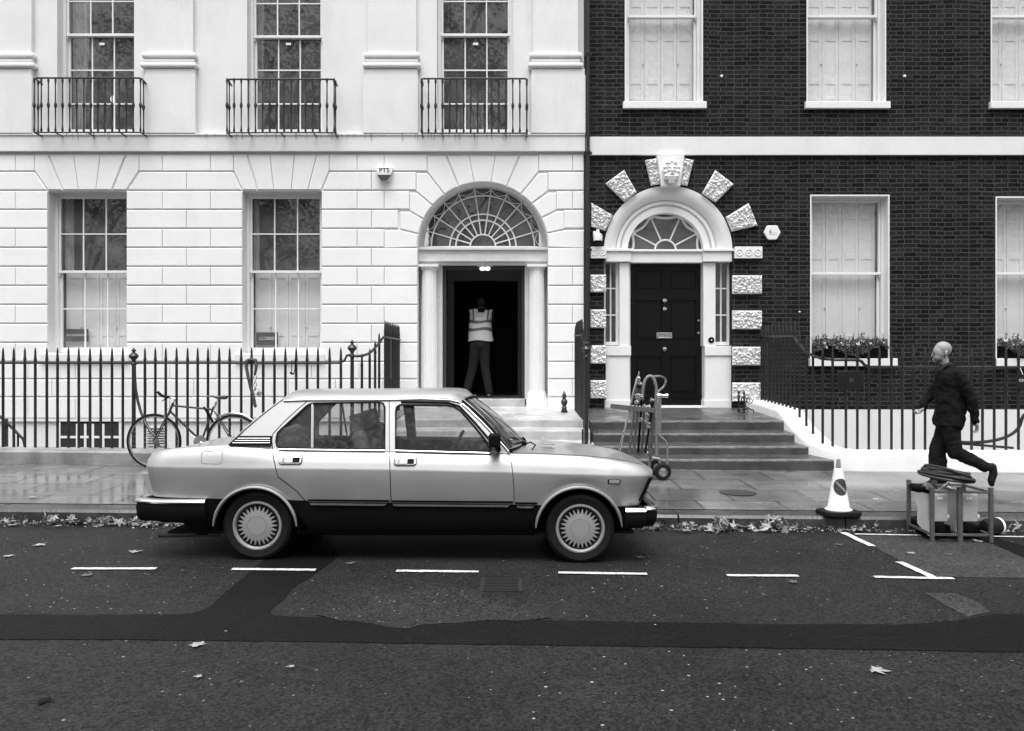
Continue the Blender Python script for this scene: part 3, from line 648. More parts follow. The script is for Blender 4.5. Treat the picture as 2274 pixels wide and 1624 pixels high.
# ---- doorway of the white house
YD = FY + .38
BX0, BX1 = X(982.4, YD), X(1165.5, YD)
mb = MB()            # back wall of the arched recess with fanlight and door openings
FR = 540 / 4.113 * YD / F; FCX = X(1072.3, YD); FCZ = Z(549.5, YD)
outer = [(DWX0 - .2, Z(900, YD)), (BX0, Z(900, YD)), (BX0, Z(589, YD)), (BX1, Z(589, YD)), (BX1, Z(900, YD)), (DWX1 + .2, Z(900, YD)), (DWX1 + .2, AZ0 + AR + .1), (DWX0 - .2, AZ0 + AR + .1)]
mb.plate(outer, [arch_pts(FCX, FCZ, FR, 0, 180, 40)], YD, .06); su = mb.build('door_surround', M_TRIMD, WH, smooth=0)
mb = MB(); hh = FCZ                     # entablature
def band(mb, x0, x1, yf, yb, za, zb): mb.box(x0, x1, yf, yb, min(za, zb), max(za, zb))
Ye = FY + .20
band(mb, DWX0 + .002, DWX1 - .002, Ye - .05, YD + .001, Z(549.5, Ye), Z(556, Ye)); band(mb, DWX0 + .003, DWX1 - .003, Ye, YD + .001, Z(556, Ye), Z(581, Ye)); band(mb, DWX0 + .004, DWX1 - .004, Ye + .06, YD + .001, Z(581, Ye), Z(588, Ye))
mb.build('door_entablature', M_TRIMD, WH, bevel=.008, smooth=0)
def column(cx, r, z0, z1):
    seg = 80; prof = []
    cm = MB(); rws = []
    for t, rad in ((0, r), (.5, r * .98), (1, r * .9)):
        rws.append([Vector((cx + (rad - .008 * (1 if math.cos(k * 2 * math.pi * 20 / seg) < 0 else 0)) * math.cos(2 * math.pi * k / seg), FY + .24 + (rad - .008 * (1 if math.cos(k * 2 * math.pi * 20 / seg) < 0 else 0)) * math.sin(2 * math.pi * k / seg), lerp(z0 + .12, z1 - .1, t))) for k in range(seg + 1)])
    cm.grid(rws); o = cm.build('column', M_TRIM, WH, smooth=25)
    b = MB(); b.lathe([(r * 1.25, z0), (r * 1.25, z0 + .05), (r * 1.15, z0 + .09), (r * 1.02, z0 + .125)], (cx, FY + .24, 0), 32); b.box(cx - r * 1.3, cx + r * 1.3, FY + .24 - r * 1.3, FY + .24 + r * 1.1, .74, z0 + .001); b.build('column_base', M_TRIM, o, smooth=40)
    b = MB(); b.lathe([(r * .9, z1 - .101), (r * .95, z1 - .09), (r * 1.12, z1 - .05), (r * 1.12, z1 - .045)], (cx, FY + .24, 0), 32); b.box(cx - r * 1.22, cx + r * 1.22, FY + .24 - r * 1.2, FY + .24 + r * 1.1, z1 - .046, z1 - .003); b.build('capital', M_TRIM, o, smooth=40)
cz1 = Z(588, Ye)
for px in (953, 1192): column(X(px, FY + .24), .142, Z(884, FY + .24), cz1)
# fanlight
fl = MB(); Yq = YD - .012; sc = YD / (F * 4.113)
def arc_tube(mb, cx, cz, r, y, rad, a0=0, a1=180, n=36): mb.tube([(p[0], y, p[1]) for p in arch_pts(cx, cz, r, a0, a1, n)], rad, 6)
for rr_ in (117, 248, 303, 472): arc_tube(fl, FCX, FCZ, rr_ * sc, Yq + .02, .014)
angs = [180 * (k + 1) / 11 for k in range(10)]
for a in angs: fl.tube([(FCX + math.cos(R(a)) * 117 * sc, Yq + .02, FCZ + math.sin(R(a)) * 117 * sc), (FCX + math.cos(R(a)) * 538 * sc, Yq + .02, FCZ + math.sin(R(a)) * 538 * sc)], .012, 6)
for k in range(11):
    a0, a1 = 180 * k / 11, 180 * (k + 1) / 11; am_ = (a0 + a1) / 2
    fl.tube([(FCX + math.cos(R(lerp(a0, a1, t))) * (532 - 46 * math.sin(math.pi * t)) * sc, Yq + .02, FCZ + math.sin(R(lerp(a0, a1, t))) * (532 - 46 * math.sin(math.pi * t)) * sc) for t in [j / 8 for j in range(9)]], .006, 5)
fl.box(FCX - FR, FCX + FR, Yq, Yq + .05, FCZ - .03, FCZ + .02)
fo = fl.build('fanlight', M_TRIM, WH)
g = MB(); pts = arch_pts(FCX, FCZ, FR, 0, 180, 24); g.add([(p[0], YD + .03, p[1]) for p in pts], [tuple(range(len(pts)))]); g.build('pane', M_GLASS, fo, smooth=0)
# hall behind
hl = MB(); a, b, z0, z1, y0, y1 = BX0 - .25, BX1 + .25, Z(886, YD), FCZ + FR + .1, YD + .061, YD + 5.0
hl.quad((a, y1, z0), (b, y1, z0), (b, y1, z1), (a, y1, z1)); hl.quad((a, y0, z0), (a, y1, z0), (a, y1, z1), (a, y0, z1)); hl.quad((b, y1, z0), (b, y0, z0), (b, y0, z1), (b, y1, z1)); hl.quad((a, y0, z1), (b, y0, z1), (b, y1, z1), (a, y1, z1))
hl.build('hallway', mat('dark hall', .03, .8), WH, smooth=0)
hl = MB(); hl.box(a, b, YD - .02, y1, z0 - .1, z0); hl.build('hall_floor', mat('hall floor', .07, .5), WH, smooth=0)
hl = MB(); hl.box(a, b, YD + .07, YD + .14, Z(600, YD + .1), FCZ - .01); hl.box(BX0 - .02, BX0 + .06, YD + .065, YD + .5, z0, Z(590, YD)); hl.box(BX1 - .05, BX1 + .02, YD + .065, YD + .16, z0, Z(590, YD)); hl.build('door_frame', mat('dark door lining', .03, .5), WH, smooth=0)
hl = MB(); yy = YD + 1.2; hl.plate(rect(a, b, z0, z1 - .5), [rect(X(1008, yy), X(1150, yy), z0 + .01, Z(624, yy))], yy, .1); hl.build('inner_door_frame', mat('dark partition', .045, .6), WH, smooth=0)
p = at(1077, 597, YD - .07); lp = thing('ceiling_light', p, 'lit glass ceiling light inside the open doorway of the white house', 'lamp')
mb = MB(); mb.ell(p + Vector((-.045, 0, 0)), (.05, .045, .036)); mb.ell(p + Vector((.045, 0, 0)), (.05, .045, .036)); mb.build('globe', em, lp)
mb = MB(); mb.box(p.x - .13, p.x + .13, p.y - .02, p.y + .02, p.z + .03, p.z + .05); mb.box(p.x - .03, p.x + .03, p.y - .03, p.y + .03, p.z + .05, Z(588, FY + .26) + .02); mb.build('lamp_fitting', M_STEEL, lp)
# threshold
mb = MB(); mb.box(BX0 - .001, BX1 + .001, FY + .2, YD + .1, .74, z0 + .003); mb.build('threshold', M_STEPL, WH, bevel=.01, smooth=0)

# ---- steps: sloped treads
def steps(nm, m, x0f, x1f, levels, label, cat):
    """levels: (Y front, Y back, z front, z back); x0f/x1f: side positions per level"""
    root = thing(nm, (lerp(x0f[0], x1f[0], .5), levels[0][0], 0), label, cat)
    for i, (ya, yb, za, zb) in enumerate(levels):
        mb = MB(); x0, x1 = x0f[i], x1f[i]; xb0, xb1 = (x0f[min(i + 1, len(x0f) - 1)], x1f[min(i + 1, len(x1f) - 1)])
        yb2 = yb + (.05 if i < len(levels) - 1 else 0); sl = (zb - za) / (yb - ya); zb2 = za + sl * (yb2 - ya); lowz_ = -.3 if i < 3 else .3
        mb.add([(x0, ya, za), (x1, ya, za), (xb1 if i < len(levels) - 1 else x1, yb2, zb2), (xb0 if i < len(levels) - 1 else x0, yb2, zb2), (x0, ya, lowz_), (x1, ya, lowz_), (x1, yb2, lowz_), (x0, yb2, lowz_)], [(0, 1, 2, 3), (0, 4, 5, 1), (1, 5, 6, 2), (2, 6, 7, 3), (3, 7, 4, 0), (4, 7, 6, 5)])
        so_ = mb.build('landing' if i == len(levels) - 1 else 'step', m, root, bevel=.012, smooth=0)
        nb = MB(); rn = random.Random(i); rw = [[], [], []]
        for k in range(41): xx = lerp(x0 + .01, x1 - .012, k / 40); wd_ = rn.uniform(.018, .045); rw[0].append(Vector((xx, ya - .0015, za - .020 - rn.uniform(0, .006)))); rw[1].append(Vector((xx, ya - .0005, za + .0008))); rw[2].append(Vector((xx, ya + wd_, za + sl * wd_ + .0018)))
        nb.grid(rw); nb.build('worn_edge', M_EDGE if m is M_STEPD else M_STEPL, so_, smooth=30)
    return root
lv = [(11.45, 11.87, .268, .289), (11.87, 12.29, .400, .422), (12.29, 12.71, .542, .566), (12.71, FY + .04, .696, .775)]
xr = [X(1853, 11.45), X(1796, 11.87), X(1768, 12.29), X(1743, 12.71)]
xl = [1.17, 1.165, 1.16, 1.155]
steps('stone_steps', M_STEPD, xl, xr, lv, 'wide wet dark stone steps up to the black door of the brick house', 'steps')
lv2 = [(11.50, 11.92, .29, .31), (11.92, 12.32, .424, .450), (12.32, 12.71, .572, .602), (12.71, FY + .2, .703, .785)]
steps('stone_steps', M_STEPL, [-1.72] * 4, [1.15, 1.145, 1.14, 1.138], lv2, 'pale stone steps up to the open doorway of the white house', 'steps')
# ---------------------------------------------------------------- the dark brick house
BH = thing('brick_townhouse', (7, FY, 0), 'dark brick townhouse with white band, rough white quoins and a bearded keystone', 'house')
YB = FY
BX_L, BX_R = wx(1297) + .002, 14.0
DCX, DCZ, DR_ = wx(1483.8), wz(555), 142.3 * FY / F
dx0, dx1 = DCX - DR_, DCX + DR_
bz = Z(909.5, FY)
BUW = [(wx(1388.4), wx(1560)), (wx(1792), wx(1966.5)), (wx(2201), wx(2375))]
BLW = [(wx(1800), wx(1974)), (wx(2211.6), wx(2386))]
holes = [[(dx0, bz), (dx1, bz)] + arch_pts(DCX, DCZ, DR_)] + [rect(a, b, wz(228), 8.9) for a, b in BUW] + [rect(a, b, wz(796), wz(434 if i == 0 else 438)) for i, (a, b) in enumerate(BLW)]
outer = [(BX_L, bz - .001), (dx0, bz - .001), (dx0, bz), (dx1, bz), (dx1, bz - .001), (BX_R, bz - .001), (BX_R, 11.2), (BX_L, 11.2)]
outer = [(BX_L, bz)] + [(dx0, bz)] + [q for q in reversed([(DCX + DR_ * math.cos(R(a)), DCZ + DR_ * math.sin(R(a))) for a in range(0, 181, 6)])] + [(dx1, bz), (BX_R, bz), (BX_R, 11.2), (BX_L, 11.2)]
mb = MB(); mb.plate(outer, holes[1:], YB, .34); mb.build('brick_wall', M_BRICK, BH, smooth=0)
mb = MB(); mb.box(BX_L, BX_R, YB - .012, YB + .34, -2.6, bz - .002); bwall = mb.build('basement_wall', M_STUCCO, BH, smooth=0)
area_window(BH, 1831, 1956, 978, 1010, (1862, 1893, 1925), (990,)); 
mb = MB(); mb.box(BX_L + .03, BX_R, YB - .05, YB - .001, wz(346), wz(305.5)); mb.build('white_band', M_STUCCO, BH, bevel=.006, smooth=0)
# windows
YW2 = FY + .2
def lining(a, b, z0, z1, par):
    m_ = MB(); t = .014; y0, y1 = YB - .006, YW2 + .0
    m_.box(a - .008, a + t, y0, y1, z0, z1 + .01); m_.box(b - t, b + .008, y0, y1, z0, z1 + .01); m_.box(a + t, b - t, y0, y1, z1 - t, z1 + .01); m_.build('reveal', M_TRIM, par, smooth=0)
for i, (a, b) in enumerate(BUW):
    z0, z1 = wz(227), 8.88
    wn, g0, g1, Yl = sash_window(BH, a, b, z0 + .0, z1, YW2, Z(37, YW2), 0, [], margin=.088, sill=(a - .045, b + .06, YB - .07, YW2 - .031, wz(243), wz(227.5) - .002), room=False)
    lining(a, b, z0, z1, wn)
    shutters(wn, g0 + .005, g1 - .005, z0 + .09, z1 - .05, Yl + .1, [Z(78, YW2), Z(175, YW2), Z(2, YW2)], Z(137, YW2))
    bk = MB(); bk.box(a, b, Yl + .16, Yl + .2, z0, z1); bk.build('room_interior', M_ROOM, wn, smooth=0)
for i, (a, b) in enumerate(BLW):
    z0, z1 = wz(796), wz(434 if i == 0 else 438)
    wn, g0, g1, Yl = sash_window(BH, a, b, z0 + .0, z1, YW2, Z(608, YW2), 0, [], margin=.088, sill=(a - .035, b + .115, YB - .09, YW2 - .031, wz(813.5), wz(796) - .002), room=False)
    lining(a, b, z0, z1, wn)
    shutters(wn, g0 + .005, g1 - .005, z0 + .09, z1 - .05, Yl + .1, [Z(478, YW2), Z(568, YW2), Z(750, YW2)], Z(684, YW2))
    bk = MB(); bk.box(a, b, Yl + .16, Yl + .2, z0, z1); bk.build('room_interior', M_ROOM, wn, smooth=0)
# tie plates
mb = MB()
for px, py, r in ((1602, 170, .024), (2008, 170, .026), (1775, 693, .015), (1865, 0 + 1, .0)):
    if r: mb.lathe([(r, 0), (r, -.02), (r * .6, -.03)], (wx(px), YB, wz(py)), 12, 'Y')
mb.build('wall_tie', M_WHITEP, BH)
# rough quoins and voussoirs
def rough(quad, Yf, dep, seed, m=M_TRIM, name='quoin', size=.050):
    """quad corners (x, z): bottom-left, bottom-right, top-right, top-left; worm-like raised surface"""
    A, B, C, D = [Vector((q[0], 0, q[1])) for q in quad]; nu = max(6, int((B - A).length / .0085)); nv = max(6, int((D - A).length / .0085)); rws = []
    for j in range(nv + 1):
        r = []
        for i in range(nu + 1):
            s, t = i / nu, j / nv; p = A.lerp(B, s).lerp(D.lerp(C, s), t); q = (p + Vector((seed * 3.1, seed, 0))) / size
            q += noise.noise_vector(q * .8) * .5
            ds, _ = noise.voronoi(q); h = min(1, (ds[1] - ds[0]) * 2.6); h = h * h * (3 - 2 * h); e = min(s * nu, (1 - s) * nu, t * nv, (1 - t) * nv) / 2
            h = (h * .85 + .15 * (1 - min(1, ds[0] * 1.4))) * min(1, e) ; r.append(Vector((p.x, Yf - h * .042 + (.012 if e <= 0 else 0), p.z)))
        rws.append(r)
    mb = MB(); mb.grid(rws); back = [Vector((v.x, Yf + dep, v.z)) for v in (A, B, C, D)]
    n = len(mb.v); edge = [rws[0][i] for i in range(nu + 1)] + [rws[j][nu] for j in range(1, nv + 1)] + [rws[nv][i] for i in range(nu - 1, -1, -1)] + [rws[j][0] for j in range(nv - 1, 0, -1)]
    k = len(edge); mb.add(edge + [Vector((v.x, Yf + dep, v.z)) for v in edge], [(i, (i + 1) % k, k + (i + 1) % k, k + i) for i in range(k)])
    return mb.build(name, m, BH, smooth=80)
def dq(x0, x1, y0, y1): return [(wx(x0), wz(y1)), (wx(x1), wz(y1)), (wx(x1), wz(y0)), (wx(x0), wz(y0))]
sd = 1
for y0, y1 in ((611, 649.6), (688.2, 728.8), (767.7, 808), (845, 885.4)): rough(dq(1311, 1345.5, y0, y1), YB - .05, .049, sd); sd += 1
for y0, y1 in ((612.6, 653.5), (690.5, 731.5), (770.5, 811.5), (850, 892)): rough(dq(1625.5, 1690.6, y0, y1), YB - .05, .049, sd); sd += 1
def c7(u, v): return (wx((2300 + u / 2.953) / 1.773), wz((600 + v / 2.953) / 1.773))
for q in ([(80, 868), (245, 915), (335, 740), (80, 592)], [(465, 580), (608, 470), (460, 212), (245, 370)], [(775, 392), (884, 372), (840, 75), (705, 100)],
          [(1105, 375), (1195, 395), (1268, 98), (1150, 75)], [(1365, 485), (1525, 587), (1733, 378), (1520, 213)], [(1710, 925), (2010, 857), (1905, 597), (1643, 757)]):
    rough([c7(*p) for p in q], YB - .05, .049, sd, name='voussoir'); sd += 1
for x0, x1 in ((1311, 1346), (1629.5, 1690.6)):
    mb = MB(); mb.box(wx(x0), wx(x1), YB - .07, YB - .001, wz(574.8), wz(549)); o = mb.build('roundel_block', M_TRIM, BH, bevel=.005, smooth=0)
    ms = MB(); n = 3 if x0 > 1500 else 2
    for k in range(n):
        cx = lerp(wx(x0), wx(x1), (k + .5) / n) - (0 if n == 3 else 0); r = .055 if n == 3 else .05
        ms.tube([(cx + r * math.cos(a * .5236), YB - .072, wz(562) + r * math.sin(a * .5236)) for a in range(12)], .010, 6, closed=True); ms.ell((cx, YB - .07, wz(562)), (.02, .014, .02), seg=8, rings=6)
    ms.build('roundel', M_TRIM, o)
# keystone with bearded head
kp = [c7(883, 412), c7(1100, 412), c7(1153, 36), c7(830, 36)]
mb = MB(); mb.prism(kp, YB - .13, YB - .001); ks = mb.build('keystone', M_TRIM, BH, bevel=.008, smooth=0)
hx, hz = c7(992, 235); mb = MB(); y0 = YB - .15
mb.ell((hx, y0, hz + .01), (.092, .10, .135)); mb.ell((hx, y0 - .03, hz - .10), (.08, .075, .09))
for s in (-1, 1):
    mb.ell((hx + s * .045, y0 - .075, hz - .012), (.026, .024, .02)); mb.cap((hx + s * .012, y0 - .102, hz + .045), (hx + s * .062, y0 - .085, hz + .042), .013, .010)
    mb.cap((hx + s * .006, y0 - .112, hz - .062), (hx + s * .055, y0 - .085, hz - .088), .014, .010)
    for k in range(9):
        a = R(95 - k * 24); mb.ell((hx + s * (.112 + .012 * (k % 2)) * max(.25, math.cos(a) if k < 5 else .95 - .06 * (k - 4)), y0 - .035 - .02 * (k % 2), hz + .155 - k * .037), (.032, .034, .030))
for k in range(5): mb.ell((hx + (k - 2) * .038, y0 - .045, hz + .148 - .006 * abs(k - 2) ** 2), (.028, .04, .03))
for j in range(4):
    for k in range(4 - (j > 1)): mb.ell((hx + (k - (3 - (j > 1)) / 2) * .036, y0 - .085 + .01 * j, hz - .115 - j * .032), (.022, .026, .026))
mb.cap((hx, y0 - .095, hz + .045), (hx, y0 - .128, hz - .028), .013, .019); mb.ell((hx, y0 - .10, hz - .078), (.028, .014, .010))
mb.ell((hx, y0 + .01, hz + .05), (.13, .07, .15)); mb.cap((hx - .12, y0 + .02, hz + .0), (hx - .10, y0 + .02, hz - .14), .035, .03); mb.cap((hx + .12, y0 + .02, hz + .0), (hx + .10, y0 + .02, hz - .14), .035, .03)
mb.build('carved_head', M_TRIM, ks, remesh=.006, smooth=180, merge=False, fix=False)
# arched surround: concave outer ring, dentil ring, inner reveal
r1, r2, r3 = DR_, 111 * FY / F, 85 * FY / F; Yi = FY + .16; icx = DCX - .02
mb = MB(); rws = []
for k in range(9):
    t = k / 8; rad = lerp(r1, r2, math.sin(t * math.pi / 2) ** .9); y = lerp(FY - .004, Yi, 1 - math.cos(t * math.pi / 2)); cx = lerp(DCX, icx, t)
    rws.append([Vector((p[0], y, p[1])) for p in arch_pts(cx, DCZ, rad, 0, 180, 48)])
mb.grid(rws); mb.build('arch_surround', M_TRIM, BH, smooth=60)
def ring_mb(cx, cz, ra, rb_, y0, y1, n=48):
    m_ = MB(); o_ = [Vector((p[0], y0, p[1])) for p in arch_pts(cx, cz, ra, 0, 180, n)]; i_ = [Vector((p[0], y0, p[1])) for p in arch_pts(cx, cz, rb_, 0, 180, n)]
    m_.grid([[v + Vector((0, y1 - y0, 0)) for v in o_], o_, i_, [v + Vector((0, y1 - y0, 0)) for v in i_]]); return m_
m_ = ring_mb(icx, DCZ, r2 - .001, r2 - .06, Yi - .05, Yi + .02); 
i2 = ring_mb(icx, DCZ, r2 - .0605, r3 + .105, Yi - .015, Yi + .02); m_.add(i2.v, i2.f)
i3 = ring_mb(icx, DCZ, r3 + .1045, r3, Yi - .035, FY + .34); m_.add(i3.v, i3.f)
ao = m_.build('arch_moulding', M_TRIM, BH, smooth=30)
dn = MB(); rd_ = (r2 - .06 + r3 + .105) / 2
for k in range(84):
    a = R(180 * (k + .5) / 84); c_ = Vector((icx + rd_ * math.cos(a), Yi - .02, DCZ + rd_ * math.sin(a))); dn.obox(c_, .05, .03, .014, Matrix.Rotation(-a, 3, 'Y'))
dn.build('dentil', M_TRIM, ao, smooth=0)
# fanlight
Yf2 = FY + .30; fcx, fcz = X(1477.5, Yf2), Z(556.5, Yf2); fr2 = 85 * Yf2 / F; fl = MB(); sc = fr2 / 430
arc_tube(fl, fcx, fcz, 118 * sc, Yf2, .016)
for a in (28, 66, 114, 152):
    fl.tube([(fcx + math.cos(R(a)) * 118 * sc, Yf2, fcz + math.sin(R(a)) * 118 * sc), (fcx + math.cos(R(a)) * 375 * sc, Yf2, fcz + math.sin(R(a)) * 375 * sc)], .014, 6)
for a0, a1 in ((-14, 28), (28, 66), (66, 114), (114, 152), (152, 194)):
    fl.tube([(fcx + math.cos(R(lerp(a0, a1, t))) * (425 - 62 * math.sin(math.pi * t) ** .8) * sc, Yf2, max(fcz + .0, fcz + math.sin(R(lerp(a0, a1, t))) * (425 - 62 * math.sin(math.pi * t) ** .8) * sc)) for t in [j / 10 for j in range(11)]], .022, 6)
for a in (28, 66, 114, 152): fl.ell((fcx + math.cos(R(a)) * 405 * sc, Yf2, fcz + math.sin(R(a)) * 405 * sc), (.05, .02, .04), seg=8, rings=6)
fo = fl.build('fanlight', M_TRIM, BH)
g = MB(); pts = arch_pts(fcx, fcz, fr2 * 1.1, 0, 180, 24); g.add([(p[0], Yf2 + .01, p[1]) for p in pts], [tuple(range(len(pts)))]); g.build('pane', M_GLASS, fo, smooth=0)
g = MB(); g.box(dx0 - .3, dx1 + .3, FY + 1.6, FY + 1.62, .5, DCZ + 1.5); g.box(dx0 - .3, dx1 + .3, FY + .5, FY + 1.6, .6, .62); g.build('hallway', M_ROOM, BH, smooth=0)
# entablature, pilasters, sidelights, door
e_ = MB(); yb_ = FY + .36
zc0, zc1, zc2 = wz(552.8), wz(558), wz(581)
e_.box(dx0, dx1, FY + .10, yb_, Z(583.5, FY + .10), zc1); e_.box(dx0, dx1, FY + .06, yb_, zc1, zc0)
for a, b in ((1345, 1402), (1562, 1629.5)): e_.box(wx(a) + .002, wx(b), FY + .02, FY + .099, zc2, zc1 - .001); e_.box(wx(a) + .001, wx(b) + .012, FY - .015, FY + .059, zc1 - .0005, zc0 + .001)
e_.build('entablature', M_TRIM, BH, bevel=.006, smooth=0)
Yp = FY + .08
for a, b, ra, rb2, side in ((1376, 1397, 1341, 1401, 0), (1562, 1589, 1562, 1629, 1)):
    p_ = MB(); zt_ = Z(583.5, Yp); p_.box(X(a, Yp), X(b, Yp), Yp, FY + .34, Z(769, Yp), zt_); o = p_.build('pilaster', M_TRIM, BH, bevel=.004, smooth=0)
    q_ = MB(); q_.box(X(ra, Yp) + .02, X(rb2, Yp), Yp - .03, FY + .34, Z(790, Yp), Z(768.5, Yp)); q_.box(X(ra, Yp) + .03, X(rb2, Yp) - .025, Yp - .005, FY + .34, Z(889, Yp), Z(790, Yp) - .001); q_.box(X(ra, Yp) + .01, X(rb2, Yp) - .01, Yp - .025, FY + .34, Z(906, Yp), Z(889, Yp) - .001)
    q_.build('pedestal', M_TRIM, o, bevel=.006, smooth=0)
Ys = FY + .2
for a, b, mid in ((1341, 1375, 1359), (1590.5, 1622, 1603)):
    f_ = MB(); x0_, x1_ = X(a, Ys), X(b, Ys); z0_, z1_ = Z(767, Ys), Z(580, Ys)
    if a < 1400: gl0, gl1 = x0_ + .03, x1_ - .06
    else: gl0, gl1 = x0_ - .02, x1_ - .06
    f_.box(x0_ - .03, gl0, Ys, Ys + .06, z0_, z1_); f_.box(gl1, x1_ + .06, Ys, Ys + .06, z0_, z1_); f_.box(gl0, gl1, Ys, Ys + .06, z0_, z0_ + .06); f_.box(gl0, gl1, Ys, Ys + .06, z1_ - .03, z1_)
    xm = (gl0 + gl1) / 2; f_.box(xm - .012, xm + .012, Ys + .01, Ys + .04, z0_ + .06, z1_ - .03)
    for hy in (641, 700): f_.box(gl0, gl1, Ys + .011, Ys + .041, Z(hy, Ys) - .012, Z(hy, Ys) + .012)
    o = f_.build('sidelight', M_TRIM, BH, smooth=0); g = MB(); g.quad((gl0, Ys + .03, z0_), (gl1, Ys + .03, z0_), (gl1, Ys + .03, z1_), (gl0, Ys + .03, z1_)); g.build('pane', M_GLASS, o, smooth=0)
    g = MB(); g.box(gl0 - .05, gl1 + .05, Ys + .5, Ys + .52, z0_, z1_); g.box(gl0 + .05, gl1 - .02, Ys + .38, Ys + .4, z0_, z0_ + .5); g.build('curtain', mat('grey curtain', .10, .9, var=.4, vs=4), o, smooth=0)
# white reveal jambs beside the door
Yd = FY + .30
j_ = MB(); j_.box(X(1558.5, Yd), X(1566, Yd), FY + .12, FY + .36, Z(906, Yd), Z(583, Yd)); j_.box(X(1390, Yd), X(1398, Yd), FY + .2, FY + .36, Z(906, Yd), Z(583, Yd)); j_.build('door_frame', M_TRIM, BH, smooth=0)
def c8(u, v): return ((2250 + u / 1.71) / 1.773, (950 + v / 1.71) / 1.773)
def d8(u, v, Y=Yd): x, y = c8(u, v); return X(x, Y), Z(y, Y)
mb = MB(); xa, za = d8(388, 1102); xb, zb = d8(878, 145); dm_x = (xa + xb) / 2
mb.box(xa, xb, Yd + .03, Yd + .08, za, zb)
cols = [(xa + .10, dm_x - .06), (dm_x + .06, xb - .10)]; prs = [(d8(0, 335)[1], d8(0, 200)[1]), (d8(0, 672)[1], d8(0, 398)[1]), (d8(0, 1030)[1], d8(0, 775)[1])]
mb.box(xa, xb, Yd + .018, Yd + .0299, za, za + .0)
def frame_boxes(mb, cs, ps, x0, x1, z0, z1, y0, y1):
    xs = [x0] + [v for c in cs for v in c] + [x1]
    for i in range(0, len(xs), 2): mb.box(xs[i], xs[i + 1], y0, y1, z0, z1)
    for a, b in cs:
        zs = [z0] + [v for p in reversed(ps) for v in p] + [z1]
        for i in range(0, len(zs), 2): mb.box(a, b, y0, y1, zs[i], zs[i + 1])
frame_boxes(mb, cols, prs, xa, xb, za, zb, Yd, Yd + .0299)
for a, b in cols:
    for p0, p1 in prs: mb.box(a + .05, b - .05, Yd + .012, Yd + .0298, p0 + .05, p1 - .05)
mb.box(xa + .003, xb - .003, Yd - .025, Yd - .001, d8(0, 1052)[1], d8(0, 1040)[1])
do = mb.build('door', M_BLACKD, BH, bevel=.008, smooth=0)
kn = MB()
for v in (404, 460, 727):
    x_, z_ = d8(623, v); kn.lathe([(.03, 0), (.03, -.01), (.014, -.02), (.014, -.035), (.040, -.055), (.044, -.07), (.034, -.088), (.0, -.094)], (x_, Yd, z_), 20, 'Y')
kn.build('door_knob', M_CHROME, do)
lb = MB(); x0_, z1_ = d8(572, 617); x1_, z0_ = d8(677, 655); lb.plate(rect(x0_, x1_, z0_, z1_), [rect(x0_ + .035, x1_ - .035, z0_ + .02, z1_ - .02)], Yd - .012, .0118); lb.box(x0_ + .036, x1_ - .036, Yd - .006, Yd - .001, z0_ + .021, z1_ - .021); lb.build('letter_box', M_STEEL, do, bevel=.002, smooth=0)
lk = MB()
for v in (535, 618): x_, z_ = d8(855, v); lk.lathe([(.018, 0), (.02, -.01), (.012, -.02)], (x_, Yd, z_), 12, 'Y')
lk.build('lock', M_STEEL, do)
bx_, bz_ = d8(941, 666, Yp); be = MB(); be.lathe([(.052, 0), (.052, -.015), (.04, -.022)], (bx_, Yp, bz_), 24, 'Y'); bo_ = be.build('door_bell', M_PLAST, BH); be = MB(); be.lathe([(.012, -.02), (.012, -.03)], (bx_, Yp, bz_), 12, 'Y'); be.build('bell_push', M_WHITEP, bo_)
mb = MB(); mb.box(xa - .02, xb + .02, FY + .15, Yd + .1, .6, Z(900.5, Yd)); mb.build('threshold', M_TRIM, BH, bevel=.005, smooth=0)

# ---- drainpipe between the houses
dp = thing('drainpipe', (wx(1304.5), FY - .1, 0), 'black cast iron drainpipe running down between the white house and the brick house', 'drainpipe')
mb = MB(); mb.tube([(wx(1304.8), FY - .10, -.5), (wx(1304.8), FY - .10, 11)], .030, 12); mb.build('pipe', M_IRON, dp)
mb = MB(); mb.tube([(wx(1300.2), FY - .085, wz(130)), (wx(1300.2), FY - .085, 11)], .022, 10); mb.build('pipe', M_IRON, dp)
for py in (127, 346, 560, 770): mb = MB(); mb.lathe([(.042, 0), (.046, .02), (.046, .06), (.036, .07)], (wx(1304.8), FY - .10, wz(py)), 12); mb.box(wx(1304.8) - .07, wx(1304.8) + .07, FY - .075, FY - .062, wz(py) + .01, wz(py) + .05); mb.build('pipe_collar', M_IRON, dp)
mb = MB(); mb.box(wx(1297) + .004, wx(1309.5), FY - .03, FY - .002, -.2, 11); mb.build('back_board', mat('soot dark joint', .02, .8), dp, smooth=0)
# ---- alarm boxes, camera
def alarm(name, px, py, label, outline, dep, draw):
    x, z = wx(px), wz(py); t = thing(name, (x, FY, z), label, 'alarm box')
    mb = MB(); mb.prism([(x + a, z + b) for a, b in outline], FY - dep, FY - .002); o = mb.build('cover', M_WHITEP, t, bevel=.01, smooth=0); draw(t, x, z, dep)
def pts(t, x, z, dep):
    m_ = MB(); m_.prism([(x - .122, z - .028), (x + .122, z - .028), (x + .10, z - .07), (x + .05, z - .135), (x - .05, z - .135), (x - .10, z - .07)], FY - dep - .012, FY - dep); m_.build('strobe', mat('dark strobe', .05, .3), t, bevel=.008, smooth=0)
    text_mesh('PTS', .115, M_PLAST, 'lettering', t, face_south(x, FY - dep - .003, z + .045), .0015)
alarm('alarm_box', 855, 387, 'shield shaped alarm box with a dark underside on the white wall', [(-.145, .10), (.145, .10), (.135, .03), (.10, -.05), (.06, -.13), (-.06, -.13), (-.10, -.05), (-.135, .03)], .09, pts)
